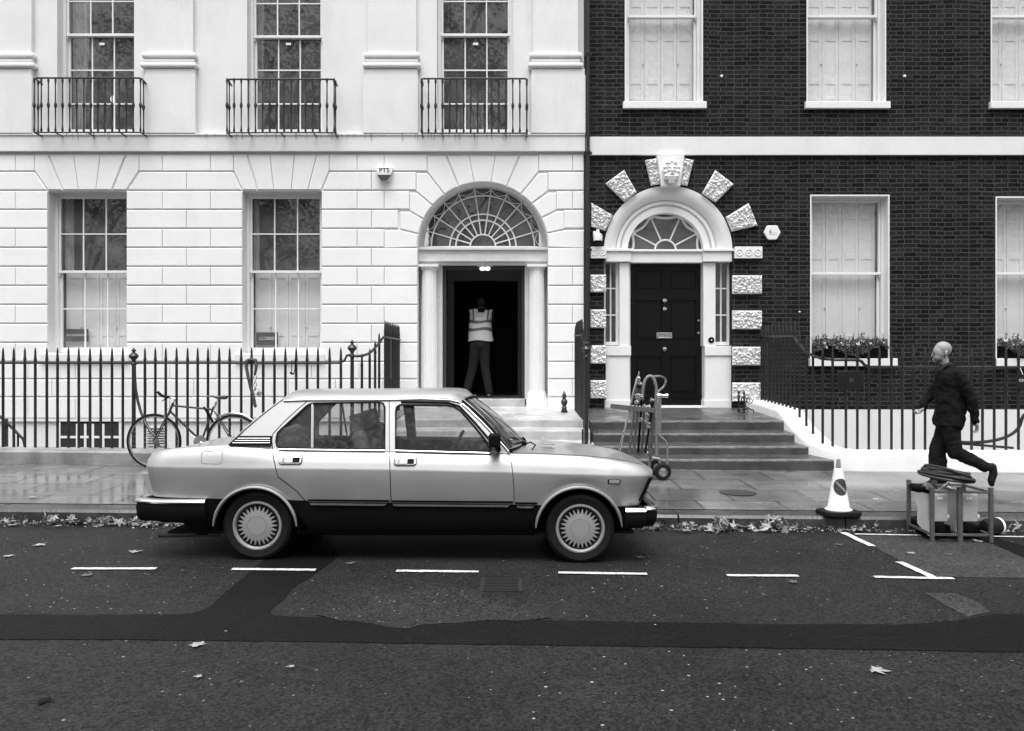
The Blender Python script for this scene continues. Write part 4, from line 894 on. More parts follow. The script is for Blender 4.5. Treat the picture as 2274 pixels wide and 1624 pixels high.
def hexd(t, x, z, dep):
    m_ = MB(); m_.ell((x - .035, FY - dep - .001, z + .005), (.018, .002, .03), seg=12, rings=8); m_.cap((x - .035, FY - dep - .001, z + .03), (x - .03, FY - dep - .001, z + .055), .006, .004); m_.build('emblem', M_GREYP, t)
    m_ = MB()
    for k in range(7): m_.box(x - .01 + k * .012, x - .002 + k * .012, FY - dep - .002, FY - dep - .0002, z - .012, z - .004)
    for k in range(12): m_.box(x - .065 + k * .012, x - .057 + k * .012, FY - dep - .002, FY - dep - .0002, z - .04, z - .032)
    m_.build('lettering', mat('faint print', .3, .6), t, smooth=0)
alarm('alarm_box', 1713, 517.5, 'small white hexagonal alarm box on dark brick beside the black door arch', [(-.145, 0), (-.085, .12), (.085, .12), (.145, 0), (.085, -.105), (.055, -.125), (-.055, -.125), (-.085, -.105)], .06, hexd)
sx, sz = wx(1326), wz(527); sc_ = thing('security_camera', (sx, FY - .1, sz), 'small white domed security camera on brick beside the drainpipe', 'camera')
mb = MB(); mb.lathe([(.075, -.08), (.078, 0), (.07, .035), (.04, .05), (.028, .055), (.028, .10), (.018, .115)], (sx, FY - .12, sz), 20); mb.build('dome_housing', M_WHITEP, sc_)
mb = MB(); mb.box(sx - .075, sx - .03, FY - .10, FY - .001, sz + .0, sz + .09); mb.build('wall_bracket', M_WHITEP, sc_, bevel=.004)
mb = MB(); mb.ell((sx, FY - .12, sz - .08), (.062, .062, .03)); mb.build('lens_dome', M_PLAST, sc_)
# signs in the windows
def wsign(px0, px1, py0, py1, txt, label, sz):
    Y = YWL + .125; x0, x1, z0, z1 = X(px0, Y), X(px1, Y), Z(py1, Y), Z(py0, Y); s = thing('window_sign', ((x0 + x1) / 2, Y, z0), label, 'sign')
    m_ = MB(); m_.box(x0, x1, Y, Y + .008, z0, z1); m_.build('board', mat('sign black', .02, .5), s, smooth=0)
    text_mesh(txt, sz, M_WHITEP, 'lettering', s, face_south((x0 + x1) / 2, Y - .002, (z0 + z1) / 2))
wsign(146.5, 196, 731, 758.5, 'AA BOOKSHOP', 'small black sign with white bookshop lettering inside a ground floor window', .052)
wsign(569, 617, 738.5, 766, 'CLOSED', 'small black sign reading closed inside a ground floor window', .075)
# ---- window boxes
def planter(x0, x1, zt, label, seed):
    rnd = random.Random(seed); t = thing('window_box', ((x0 + x1) / 2, FY - .0, zt), label, 'planter'); yf, yb = FY - .06, FY + .14
    m_ = MB(); m_.box(x0 + .05, x1 - .05, yf, yb, zt + .002, zt + .22); m_.build('box', M_PLAST, t, bevel=.005, smooth=0)
    lf = MB(); fw = MB()
    def leaf(mb, c, s, up=.6):
        a = Vector((rnd.uniform(-1, 1), rnd.uniform(-1, .4), rnd.uniform(-.3, 1))).normalized(); b = a.orthogonal().normalized(); b = Matrix.Rotation(rnd.uniform(0, 6.3), 3, a) @ b
        mb.add([c, c + a * s * .5 + b * s * .35, c + a * s, c + a * s * .5 - b * s * .35], [(0, 1, 2, 3)])
    W = x1 - x0 - .1
    for k in range(1500):
        u = rnd.random(); x = x0 + .05 + u * W; hang = (.5 + .5 * math.sin(u * 9 + seed)) * .18
        z = zt + .22 + rnd.uniform(-hang - .02, .10) ; y = rnd.uniform(yf - .06, yb - .03) if z > zt + .2 else yf - rnd.uniform(0, .08); leaf(lf, Vector((x, y, z)), rnd.uniform(.03, .055))
    for k in range(46):
        x = x0 + .07 + rnd.random() * (W - .04); h = rnd.uniform(.10, .24); y = rnd.uniform(yf, yb - .04); p0 = Vector((x, y, zt + .2)); p1 = p0 + Vector((rnd.uniform(-.03, .03), 0, h))
        lf.tube([p0, p1], .003, 4)
        for q in range(9): leaf(lf, p0.lerp(p1, .3 + .7 * q / 8), .032)
    lf.build('foliage', M_PLANT, t, smooth=0, merge=False, fix=False)
    for k in range(9):
        fw = MB(); c = Vector((x0 + .12 + rnd.random() * (W - .14), yf - .03, zt + .22 + rnd.uniform(-.05, .09)))
        for q in range(10): fw.ell(c + Vector((rnd.uniform(-.026, .026), rnd.uniform(-.01, .01), rnd.uniform(-.022, .022))), (.014, .010, .014), seg=6, rings=4)
        fw.build('flower', M_WHITEP, t, smooth=180, remesh=.005, it=1, merge=False)
planter(BLW[0][0], BLW[0][1], wz(796), 'dark window box with leafy plants and white flowers, nearer the black door', 3)
planter(BLW[1][0], BLW[1][1], wz(796), 'dark window box with white flowers above the chained bicycles sign', 5)

# ---------------------------------------------------------------- plinth, dwarf wall, railings
def ptop(x): return .33 - .009 * x
mb = MB(); xs = [-14, -1.93]
mb.add([(x, y, z) for x in xs for (y, z) in ((YP, pave_z(x, YP) - .06), (YP, ptop(x) - .02), (YP + .03, ptop(x)), (YP + .42, ptop(x) + .008), (YP + .42, -.3))], [(0, 5, 6, 1), (1, 6, 7, 2), (2, 7, 8, 3), (3, 8, 9, 4), (0, 1, 2, 3, 4), (9, 8, 7, 6, 5)])
mb.box(-2.25, -1.721, 11.87 + .001, FY + .02, -.3, .74)
o = mb.build('stone_plinth', M_PLINTH, smooth=0, bevel=.006); tag(o, 'low stained stone kerb wall under the railings of the white house', 'wall')
def loft_wall(path, hw):
    m_ = MB(); rws = []
    for i, (x, y, zt) in enumerate(path):
        a = Vector(path[max(0, i - 1)][:2]); b = Vector(path[min(len(path) - 1, i + 1)][:2]); t = (b - a).normalized(); n = Vector((-t.y, t.x)); r = []
        for s, dz in ((-1, -1.2), (-1, -.05), (-.93, -.015), (-.8, 0), (.8, 0), (.93, -.015), (1, -.05), (1, -1.2)): r.append(Vector((x + n.x * s * hw, y + n.y * s * hw, (zt + dz) if dz > -1 else -.35)))
        rws.append(r)
    m_.grid(rws); return m_
path = [(4.22, 14.82, .914), (4.22, 13.9, .885), (4.22, 13.1, .855), (4.22, 12.92, .82), (4.22, 12.75, .745), (4.23, 12.45, .635), (4.25, 12.15, .54), (4.28, 11.95, .475), (4.36, 11.8, .42), (4.50, 11.69, .385), (4.70, 11.66, .37), (5.0, 11.66, .366), (7, 11.66, .36), (14, 11.66, .34)]
o = loft_wall(path, .195).build('dwarf_wall', M_STUCCO, smooth=50); tag(o, 'low smooth white wall sweeping down beside the dark steps', 'wall')

def bar_mb(x, y, zb, zt, r=.019):
    m_ = MB(); h = .17; m_.lathe([(r, zb), (r, zt - h - .02), (r * 1.18, zt - h), (r * .95, zt - h + .03), (r * .75, zt - .05), (r * .2, zt)], (x, y, 0), 8); return m_
def newel(par, x, y, zb, zt, nm='newel', brace=None):
    m_ = MB(); m_.lathe([(.028, zb), (.026, zt - .24), (.04, zt - .235), (.04, zt - .215), (.022, zt - .19), (.028, zt - .165), (.062, zt - .125), (.066, zt - .11), (.05, zt - .085), (.02, zt - .06), (.018, zt - .05), (.034, zt - .04), (.034, zt - .03), (.012, zt - .015), (.008, zt)], (x, y, 0), 14); return m_.build(nm, M_IRON, par)
def flat_rail(m_, pts, w=.03, h=.018):
    m_.tube([Vector(p) for p in pts], h, 6)
# railing of the white house
FL = thing('iron_railing', (-5, YF, .36), 'black spiked iron railing in front of the white house, climbing beside its doorway', 'railing')
lb = [u / 3.2 for u in (22, 98, 177, 251, 333, 409, 487, 560, 640, 716, 796, 873, 1030, 1104, 1178, 1255, 1333, 1405, 1478, 1558, 1632, 1714, 1788, 1870)] + [609.5, 633.7, 657.8, 682, 706, 732, 757] + [6.9 - 24.2 * k for k in range(1, 10)]
for px in lb: x = X(px, YF); bar_mb(x, YF, ptop(x), Z(771.5, YF)).build('bar', M_IRON, FL)
newel(FL, X(297, YF), YF, ptop(-5), Z(773, YF)); newel(FL, X(782, YF), YF, ptop(-2.2), Z(755, YF))
zr = Z(806, YF); m_ = MB(); m_.tube([(X(-260, YF), YF, zr), (X(755, YF), YF, zr), (X(765, YF), YF, zr + .03), (X(770, YF), YF, zr + .10), (X(782, YF), YF, zr + .115)], .017, 8)
sw = [(782, 11.8, 791), (792, 11.8, 791), (803.7, 11.83, 790.4), (812, 11.92, 788), (821, 12.05, 783.9), (833, 12.35, 772.5), (842, 12.7, 761), (848, 12.85, 753), (852.6, 12.98, 748.3)]
m_.tube(smooth_path([at(a, c, b) for a, b, c in sw]) + [Vector((-1.937, FY, Z(748.3, 12.98)))], .019, 8); m_.build('rail', M_IRON, FL)
for px, Y, yt in ((803.7, 11.83, 784.6), (821, 12.05, 774), (833, 12.35, 757), (842, 12.7, 739)):
    bar_mb(X(px, Y), Y, .55 if Y > 12 else ptop(-2), Z(yt, Y)).build('bar', M_IRON, FL)
for k in range(9): Y = 13.1 + k * .2; bar_mb(-1.937, Y, .72, 2.20).build('bar', M_IRON, FL)
m_ = MB(); m_.box(-1.96, -1.915, 13.55, 13.62, 1.30, 1.92); m_.build('tie_bar', mat('worn iron', .05, .5, var=.4, vs=30), FL)
m_ = MB(); m_.tube([at(a / 3.2, (1200 + b / 1.805) / 1.773, Y) for a, b, Y in ((956, 430, 11.77), (958, 520, 11.76), (964, 600, 11.75), (978, 680, 11.73), (1000, 760, 11.7), (1035, 845, 11.65), (1075, 905, 11.6), (1112, 950, 11.55), (1128, 1010, 11.53))], .020, 8); m_.build('brace', M_IRON, FL)
# handrail of the basement stair on the far left
m_ = MB(); m_.tube([at(-60, 880, 12.6), at(0, 925, 12.5), at(30, 953, 12.45), at(52, 976, 12.4), at(57, 998, 12.4)], .02, 8); m_.tube([at(40, 962, 12.45), at(40, 1000, 12.45)], .015, 6)
st_ = thing('stair_handrail', at(0, 925, 12.5), 'dark sloping handrail behind the railing by the barred basement window of the white house', 'handrail'); m_.build('handrail', M_IRON, st_)
m_ = MB(); m_.box(X(5, 12.4), X(15, 12.4), 12.38, 12.44, -.5, Z(930, 12.4)); m_.build('post', M_IRON, st_)
# railing shared between the two flights of steps
FM = thing('iron_railing', (1.06, 12, .4), 'black iron railing seen end-on between the two flights of stone steps', 'railing')
for k in range(9): Y = 13.0 + k * .16; bar_mb(1.06, Y, .70, 2.22 if k < 8 else 2.18, .021).build('bar', M_IRON, FM)
m_ = MB(); m_.tube([(1.06, 14.4, 2.0), (1.06, 13.0, 1.98), (1.07, 12.75, 1.86), (1.07, 12.45, 1.70), (1.06, 12.1, 1.62), (1.045, 11.95, 1.60)], .02, 8); m_.build('rail', M_IRON, FM)
for Y, zb, zt in ((12.8, .69, 2.05), (12.6, .56, 1.93), (12.4, .56, 1.86), (12.2, .43, 1.82)): bar_mb(1.065, Y, zb, zt, .021).build('bar', M_IRON, FM)
newel(FM, 1.035, 11.97, .42, 1.86)
m_ = MB(); nz = Z(955, 11.9); m_.tube([(.985, 11.97, .42), (.985, 11.97, nz), (1.10, 11.97, nz), (1.10, 11.97, .42)], .014, 6); m_.box(.975, 1.0, 11.95, 11.99, .42, nz); m_.build('foot_bracket', M_IRON, FM)
# railing of the brick house
FRr = thing('iron_railing', (8, YF, .36), 'black spiked iron railing on the white dwarf wall in front of the brick house', 'railing')
XRr = 4.275
for Y in (14.7, 14.5, 14.32, 14.13, 13.94, 13.75, 13.56, 13.37, 13.18, 12.98): bar_mb(XRr, Y, .85 + (Y - 12.98) * .033, 2.2).build('bar', M_IRON, FRr)
for px, Y, yb_, yt in ((1775.6, 12.76, 928.6, 735), (1790.6, 12.47, 946.8, 748), (1805.4, 12.19, 963, 757), (1827, 11.84, 980, 763)): bar_mb(X(px, Y), Y, Z(yb_, Y) - .03, Z(yt, Y)).build('bar', M_IRON, FRr)
for px in [1692 + u / 2.879 for u in (452, 537, 610, 683, 752, 828, 897, 970, 1043, 1118, 1191, 1265, 1340, 1410, 1485, 1560, 1640)] + [2287 + 25.5 * k for k in range(7)]: bar_mb(X(px, YF), YF, .35, Z(769, YF)).build('bar', M_IRON, FRr)
m_ = MB(); m_.tube([(XRr, FY, 1.99), (XRr, 13.0, 1.96)] + [at(a, c, b) for a, b, c in ((1768, 12.88, 757), (1772.4, 12.8, 763.6), (1789.7, 12.48, 781), (1803.7, 12.22, 789.7), (1824.5, 11.87, 796.6), (1850.5, 11.8, 799.2), (1905, 11.8, 799.5), (1913, 11.8, 803), (1920, 11.8, 811), (1930, 11.8, 815), (2430, 11.8, 817))], .021, 8); m_.build('rail', M_IRON, FRr)
# number plaque and hanging sign on the railing
Yq_ = YF - .04; x0, x1, z0, z1 = X(1860, Yq_), X(1918, Yq_), Z(865, Yq_), Z(824, Yq_)
pq = thing('plaque', ((x0 + x1) / 2, Yq_, z0), 'dark square plaque with a faint number fixed to the railing below the first window box', 'sign')
m_ = MB(); m_.box(x0, x1, Yq_ - .012, Yq_ + .012, z0, z1); m_.build('board', mat('plaque black', .008, .35), pq, bevel=.003); text_mesh('31', .07, mat('faded lettering', .10, .6), 'lettering', pq, face_south((x0 + x1) / 2 + .01, Yq_ - .0135, (z0 + z1) / 2), .0008)
Ys_ = YF - .05; cx, cz = X(2280, Ys_), Z(851, Ys_)
sg = thing('hanging_sign', (cx, Ys_, cz), 'round topped black sign about chained bicycles hanging on the railing at the frame edge', 'sign')
m_ = MB(); r_ = .125; m_.prism([(cx + r_ * math.cos(R(a)), cz + r_ * math.sin(R(a)) * 1.05) for a in range(0, 360, 15)], Ys_ - .006, Ys_); m_.build('board', mat('plaque black', .008, .35), sg)
text_mesh('CHAINED\nTO', .052, M_WHITEP, 'lettering', sg, face_south(cx + .005, Ys_ - .0075, cz + .01), .0008)
m_ = MB(); m_.tube([(cx - .05, Ys_, cz + .11), (cx - .07, Ys_ + .03, cz + .2), (cx - .04, YF, cz + .24)], .005, 5); m_.build('string', M_WHITEP, sg)
# curved handrail down to the basement behind the right railing
m_ = MB(); Yh = 12.7; m_.tube(smooth_path([at(2330, 890, Yh), at(2300, 905, Yh), at(2274, 922, Yh), at(2262, 950, Yh), at(2240, 968, Yh), at(2205, 979, Yh), at(2160, 983, Yh), at(2130, 982, Yh)]), .024, 8); m_.tube([at(2130, 985, Yh), at(2190, 990, Yh), at(2250, 995, Yh)], .018, 8)
st_ = thing('stair_handrail', at(2240, 968, Yh), 'dark curved handrail behind the railing, right of the walking man', 'handrail'); m_.build('handrail', M_IRON, st_)
# finial on the pale landing and boot scraper on the dark landing
p = at(1253, 911, 13.9); p.z = .703 + (13.9 - 12.71) * .0392; ff = thing('bollard_finial', p, 'short black iron spearhead finial standing on the pale landing', 'finial')
m_ = MB(); m_.lathe([(.055, 0), (.055, .03), (.035, .045), (.045, .075), (.028, .10), (.05, .15), (.055, .18), (.03, .215), (.024, .235), (.042, .245), (.04, .262), (.018, .31), (.004, .345)], p, 12); m_.build('spearhead', M_IRON, ff)
bs_ = thing('boot_scraper', at(1655, 910, 14.0), 'black scrolled iron boot scraper on the dark landing right of the black door', 'boot scraper')
Yb_ = 14.0; zb_ = .743; m_ = MB()
for px, Y in ((1640.5, 14.15), (1652.5, 13.85)):
    x = X(px, Y); m_.lathe([(.018, 0), (.016, .24), (.03, .26), (.012, .29), (.018, .30), (.018, .34)], (x, Y, zb_), 8)
    sp_ = [(x + .10 + .055 * (1 - t * .75) * math.cos(t * 9 + 2.2), Y, zb_ + .20 + .055 * (1 - t * .75) * math.sin(t * 9 + 2.2)) for t in [k / 20 for k in range(21)]]; m_.tube(sp_, .007, 5)
    m_.tube([(x, Y, zb_ + .14), (x + .05, Y, zb_ + .09), (x + .12, Y, zb_ + .055), (x + .15, Y, zb_ + .05), (x + .15, Y, zb_)], .009, 5); m_.tube([(x + .03, Y, zb_ + .17), (x + .06, Y, zb_ + .25), (x + .1, Y, zb_ + .255)], .007, 5)
m_.box(X(1642, 14), X(1653, 14), 13.86, 14.14, zb_ + .05, zb_ + .065); m_.build('scroll_frame', M_IRON, bs_)
# ---------------------------------------------------------------- the silver saloon car
def q1(u, v): return ((500 + u / 1.895) / 1.773, (1450 + v / 1.895) / 1.773)
def q2(u, v): return ((1500 + u / 1.895) / 1.773, (1450 + v / 1.895) / 1.773)
YN, HWD = 6.74, .81; YC = YN + HWD
def yside(z): return YN + .075 if z < .872 else YN + .075 + (z - .872) * .39
def sd_pt(q):
    Y = YN + .05
    for _ in range(5): z = Z(q[1], Y); Y = yside(z) if z > .86 else YN + .02
    return (X(q[0], Y), Z(q[1], Y))
def shear(v): v = Vector(v); return Vector((v.x, v.y, v.z - .022 * (v.y - YN)))
def mirror(v): return Vector((v[0], 2 * YC - v[1], v[2]))
CAR = thing('silver_saloon_car', (-.75, YC, 0), 'silver metallic four door saloon car parked side on at the kerb', 'car')
zs_tab = sorted([sd_pt(q1(*p)) for p in ((112, 668), (125, 648), (150, 632), (200, 620), (300, 606), (400, 597), (500, 590), (620, 580), (740, 574), (1000, 590), (1150, 612), (1500, 618), (1960, 621))] + [sd_pt(q2(*p)) for p in ((400, 630), (960, 644), (1200, 650), (1500, 664), (1700, 684), (1850, 708), (1950, 733), (2000, 755), (2035, 775))])
zc_tab = sorted([sd_pt(q1(*p)) for p in ((100, 736), (1100, 745), (1960, 755))] + [sd_pt(q2(*p)) for p in ((985, 775), (1600, 795), (2035, 815))])
XT, XN = sd_pt(q1(101, 736))[0], sd_pt(q2(2052, 795))[0]
WR, WF = (X(571.6, 6.81), .283), (X(1288.6, 6.81), .260)
ARCH = [(-2.022, .268, .325), (.528, .255, .338)]
def hw(x):
    return interp([(XT, .685), (XT + .03, .735), (XT + .10, .768), (XT + .3, .792), (XT + .7, .81), (XN - .7, .81), (XN - .35, .79), (XN - .12, .75), (XN - .04, .71), (XN, .655)], x)
def zline(x): return .478 - .020 * (x + 1.0)
def archz(x, base):
    z = base
    for cx, cz, r in ARCH:
        if abs(x - cx) < r: z = max(z, cz + math.sqrt(r * r - (x - cx) ** 2))
    return z
def section(x, full=True):
    zb, zc, zs, w = archz(x, zline(x)), interp(zc_tab, x), interp(zs_tab, x), hw(x)
    if x > XN - .02: zc = min(zc, zs - .05)
    ze = max(zc - zb, .02); pts = [(w - .020, zb), (w - .010, zb + ze * .3), (w - .003, zb + ze * .65), (w, zc - .012), (w - .001, zc + .001)]
    p0, p1, p2 = Vector((w - .003, zc + .006)), Vector((w - .034, lerp(zc, zs, .80))), Vector((w - .078, zs))
    for k in range(7): t = k / 6; q = p0 * (1 - t) ** 2 + p1 * 2 * t * (1 - t) + p2 * t * t; pts.append((q.x, q.y))
    pts.append((w - .105, zs + .004)); cr = interp([(XT, -.01), (-2.3, -.022), (-1.8, 0), (-.1, .05), (.4, .045), (.9, .02), (XN, .0)], x)
    for k in range(1, 9): t = k / 8; pts.append(((w - .105) * (1 - t), zs + .004 + cr * (1 - (1 - t) ** 2.2)))
    return pts
def endshift(x, z):
    s = 0
    if x < XT + .3: wgt = 1 - (x - XT) / .3; s += wgt * (max(0, .74 - z) * .20 + (max(0, z - .80) * .25))
    if x > XN - .4: wgt = 1 - (XN - x) / .4; s -= wgt * (max(0, .69 - z) * .42)
    return s
sta = [XT, XT + .012, XT + .03, XT + .06, XT + .1, XT + .15, XT + .2, XT + .3, XT + .42]
x = XT + .5
while x < XN - .5: sta.append(x); x += .09
sta += [XN - .5, XN - .4, XN - .3, XN - .22, XN - .16, XN - .1, XN - .06, XN - .03, XN - .012, XN]
for cx, cz, r in ARCH:
    m_ = zline(cx); half = math.sqrt(r * r - (m_ - cz) ** 2); a0 = math.asin((m_ - cz) / r)
    sta = [s for s in sta if abs(s - cx) > half + .02]; n = 26
    sta += [cx + r * math.cos(a0 + (math.pi - 2 * a0) * k / n) for k in range(n + 1)]
sta = sorted(sta)
def srow(x):
    near = [shear((x + endshift(x, z), YC - y, z)) for y, z in section(x)]
    far = [shear((x + endshift(x, z), YC + y, z)) for y, z in reversed(section(x)[:-1])]
    return near + far
rows_ = [srow(x) for x in sta]; n = len(rows_[0]); RWX, CWX = sd_pt(q1(745, 572))[0] + .015, -.02
mb = MB(); vs = [v for r in rows_ for v in r]; fs = []
for i in range(len(rows_) - 1):
    for j in range(n - 1):
        deck = 12 <= j < n - 13; xm = (sta[i] + sta[i + 1]) / 2
        if deck and RWX < xm < CWX: continue
        fs.append((i * n + j, i * n + j + 1, (i + 1) * n + j + 1, (i + 1) * n + j))
fs += [tuple(range(n)), tuple((len(rows_) - 1) * n + k for k in range(n))]
mb.add(vs, fs); body = mb.build('body', M_SILVER, CAR, smooth=28)
def near_y(x, z):          # lateral position of the near skin at (x, z)
    s = section(x)[:14]
    for (y0, z0), (y1, z1) in zip(s, s[1:]):
        if z0 <= z <= z1 and z1 > z0: return YC - lerp(y0, y1, (z - z0) / (z1 - z0))
    return YC - (s[0][0] if z < s[0][1] else s[-1][0])
def on_body(q, off=.002):
    x, z = sd_pt(q)
    for _ in range(3): y = near_y(x, z); x, z = X(q[0], y), Z(q[1], y) + .022 * (y - YN)
    return shear((x, y - off, z))
def dense(P, n=8):
    out = []
    for a, b in zip(P, P[1:]): out += [(lerp(a[0], b[0], k / n), lerp(a[1], b[1], k / n)) for k in range(n)]
    return out + [P[-1]]
# black sills and lower valances
mb = MB(); rws = []
for x in sta:
    b0 = archz(x, .205 if XT + .35 < x < XN - .3 else .30); w = hw(x) - .028; zt = max(archz(x, zline(x)), b0 + .001); e = endshift(x, .4)
    r = [(w - .06, b0), (w - .01, lerp(b0, zt, .3)), (w, lerp(b0, zt, .7)), (w + .004, zt + .004)]
    rws.append([shear((x + e, YC - y, z)) for y, z in r] + [shear((x + e, YC + y, z)) for y, z in reversed(r)])
k = len(rws[0]); vs = [v for r in rws for v in r]; fs = [(i * k + j, i * k + j + 1, (i + 1) * k + j + 1, (i + 1) * k + j) for i in range(len(rws) - 1) for j in range(k - 1) if j != 3]
for i in range(len(rws) - 1):
    xm = (sta[i] + sta[i + 1]) / 2
fs += [tuple(range(k)), tuple((len(rws) - 1) * k + t for t in range(k))]
mb.add(vs, fs); mb.build('sill', M_PLAST, CAR, smooth=35)
ub = MB(); ub.box(XT + .15, XN - .15, YC - .62, YC + .62, .20, .22); ub.box(-2.3, -1.75, YC - .5, YC + .5, .22, .8)
for cx, cz, r in ARCH:
    pts = [(cx + (r + .01) * math.cos(R(a)), cz + (r + .01) * math.sin(R(a))) for a in range(-5, 186, 10)]
    for s in (-1, 1): ub.grid([[Vector((p[0], YC + s * (HWD - .03), p[1])) for p in pts], [Vector((p[0], YC + s * .50, p[1])) for p in pts]])
    for s in (-1, 1): ub.add([(p[0], YC + s * .50, p[1]) for p in pts], [tuple(range(len(pts)))])
ub.v = [shear(v) for v in ub.v]; ub.build('underbody', M_RUBBER, CAR, smooth=0)
for cx, cz, r in ARCH:
    for far in (0, 1):
        lm_ = MB(); pts = []
        for a in range(4, 178, 4):
            x, z = cx + (r + .004) * math.cos(R(a)), cz + (r + .004) * math.sin(R(a)); y = YC - hw(x) + .004 - .010 * math.sin(R(a)); p = Vector((x, y, z)); pts.append(shear(mirror(p) if far else p))
        lm_.tube(pts, [.006 + .007 * min(1, i / 4, (len(pts) - 1 - i) / 4) for i in range(len(pts))], 8); lm_.build('wheel_arch', M_SILVER, CAR)
# cabin sides, with window openings
o_out = [q1(745, 573), q1(850, 488), q1(920, 430), q1(1000, 362), q1(1100, 283), q1(1150, 247), q1(1180, 234), q1(1350, 228), q1(1960, 226), q2(300, 219), q2(500, 224), q2(570, 234), q2(610, 258), q2(700, 348), q2(800, 448), q2(900, 562), q2(968, 646), q2(400, 632), q2(75, 624), q1(1500, 620), q1(1130, 614), q1(900, 585)]
w_r = [q1(1116, 515), q1(1126, 478), q1(1160, 445), q1(1240, 372), q1(1340, 278), q1(1362, 264), q1(1390, 258), q1(1880, 250), q1(1910, 258), q1(1923, 285), q1(1926, 606), q1(1145, 596), q1(1122, 580), q1(1114, 550)]
w_f = [q2(112, 310), q2(118, 285), q2(142, 270), q2(490, 275), q2(540, 283), q2(590, 312), q2(690, 425), q2(790, 548), q2(822, 600), q2(820, 618), q2(108, 606)]
def cabin_fn(far):
    def f(v):
        p = Vector((v.x, yside(v.z) + v.y, v.z)); return shear(mirror(p) if far else p)
    return f
for far in (0, 1):
    mb = MB(); mb.plate([sd_pt(q) for q in o_out], [[sd_pt(q) for q in w_r], [sd_pt(q) for q in w_f]], -.004, .03, cabin_fn(far)); mb.build('door_frames', M_SILVER, CAR, smooth=0)
    fn = cabin_fn(far)
    for nm, lp in (('rear_side_window', w_r), ('front_side_window', w_f)):
        g = MB(); P = [sd_pt(q) for q in lp]; tri = tessellate_polygon([[Vector((p[0], p[1], 0)) for p in P]]); g.add([fn(Vector((p[0], .012, p[1]))) for p in P], [tuple(t) for t in tri]); go = g.build(nm, M_CARGLASS, CAR, smooth=0)
        t_ = MB(); L = [fn(Vector((p[0], -.004, p[1]))) for p in P]; t_.tube(L, .0085, 6, closed=True); t_.build('window_rubber', M_RUBBER, go)
    d_ = MB(); a, b = sd_pt(q1(1385, 262)), sd_pt(q1(1381, 596)); d_.tube([fn(Vector((a[0], .0, a[1]))), fn(Vector((b[0], .0, b[1])))], .011, 6); d_.build('quarterlight_bar', M_CHROME, CAR)
    c_ = MB()
    for pa, pb in ((q1(1135, 605), q1(1926, 614)), (q2(108, 614), q2(880, 634))):
        a, b = sd_pt(pa), sd_pt(pb); c_.tube([fn(Vector((lerp(a[0], b[0], t), -.012, lerp(a[1], b[1], t)))) for t in (0, .5, 1)], .0065, 6)
    c_.build('belt_trim', M_CHROME, CAR)
    c_ = MB(); c_.tube([fn(Vector((p[0], -.010, p[1]))) for p in [sd_pt(q) for q in (q1(1172, 240), q1(1350, 234), q1(1960, 232), q2(300, 226), q2(520, 234), q2(590, 252))]], .008, 6); c_.build('rain_gutter', M_SILVER, CAR)
    c_ = MB(); c_.tube([fn(Vector((p[0], -.014, p[1]))) for p in [sd_pt(q) for q in (q2(150, 244), q2(500, 252), q2(585, 280), q2(700, 400), q2(800, 518), q2(885, 622))]], .0095, 6); c_.build('window_gasket', M_RUBBER, CAR)
    c_ = MB(); c_.tube([fn(Vector((p[0], -.012, p[1]))) for p in [sd_pt(q) for q in (q2(606, 262), q2(640, 290), q2(750, 395), q2(840, 490), q2(960, 628))]], .007, 6); c_.build('pillar_trim', M_CHROME, CAR)
# roof
rr0, rr1 = sd_pt(q1(1165, 240)), sd_pt(q2(600, 250)); ztab = sorted([sd_pt(q) for q in (q1(1150, 247), q1(1180, 234), q1(1350, 228), q1(1960, 226), q2(300, 219), q2(500, 224), q2(570, 234), q2(610, 258))])
def roof_pt(s, t):
    b = 1 - s * s; x = lerp(rr0[0] - .05 * b, rr1[0] + .075 * b, t); ze = interp(ztab, lerp(rr0[0], rr1[0], t)); cr = (.056 * (1 - abs(s) ** 9) + .022 * (1 - s * s)) * min(1, math.sin(math.pi * min(max(t, .0), 1)) ** .35 + .45)
    return shear((x, YC + s * (YC - yside(ze) + .004), ze + cr + .004))
T_ = [k / 24 for k in range(25)]; SS = [-1, -.97, -.92, -.85, -.75, -.6, -.4, -.2, 0, .2, .4, .6, .75, .85, .92, .97, 1]
mb = MB(); mb.grid([[roof_pt(s, t) for s in SS] for t in T_]); mb.build('roof', M_SILVER, CAR, smooth=60)
mb = MB(); mb.grid([[roof_pt(s, t) - Vector((0, 0, .03)) for s in SS[2:-2]] for t in T_[1:-1]]); mb.build('headlining', M_GREYP, CAR, smooth=60)
def ws_pt(s, t, inset=0):
    top = roof_pt(s * .99, 1); b = 1 - s * s; w_ = YC - yside(.875); bot = shear((-.035 + .165 * b, YC + s * w_, .868 + .015 * b)); p = top.lerp(bot, t); p.x += .02 * math.sin(math.pi * t) * 1; p.z += .012 * math.sin(math.pi * t); return p
mb = MB(); mb.grid([[ws_pt(s, lerp(.02, .985, t)) for s in [lerp(-.975, .975, k / 16) for k in range(17)]] for t in [k / 8 for k in range(9)]]); wso = mb.build('windscreen', M_CARGLASS, CAR, smooth=60)
mb = MB(); edge = [ws_pt(s, .01) for s in [lerp(-.98, .98, k / 12) for k in range(13)]] + [ws_pt(.98, t) for t in (.2, .4, .6, .8)] + [ws_pt(s, .985) for s in [lerp(.98, -.98, k / 12) for k in range(13)]] + [ws_pt(-.98, t) for t in (.8, .6, .4, .2)]
mb.tube([v + Vector((.004, 0, .006)) for v in edge], .012, 6, closed=True); mb.build('windscreen_rubber', M_RUBBER, wso)
mb = MB(); mb.tube([v + Vector((.008, 0, .014)) for v in edge], .0045, 5, closed=True); mb.build('windscreen_trim', M_CHROME, wso)
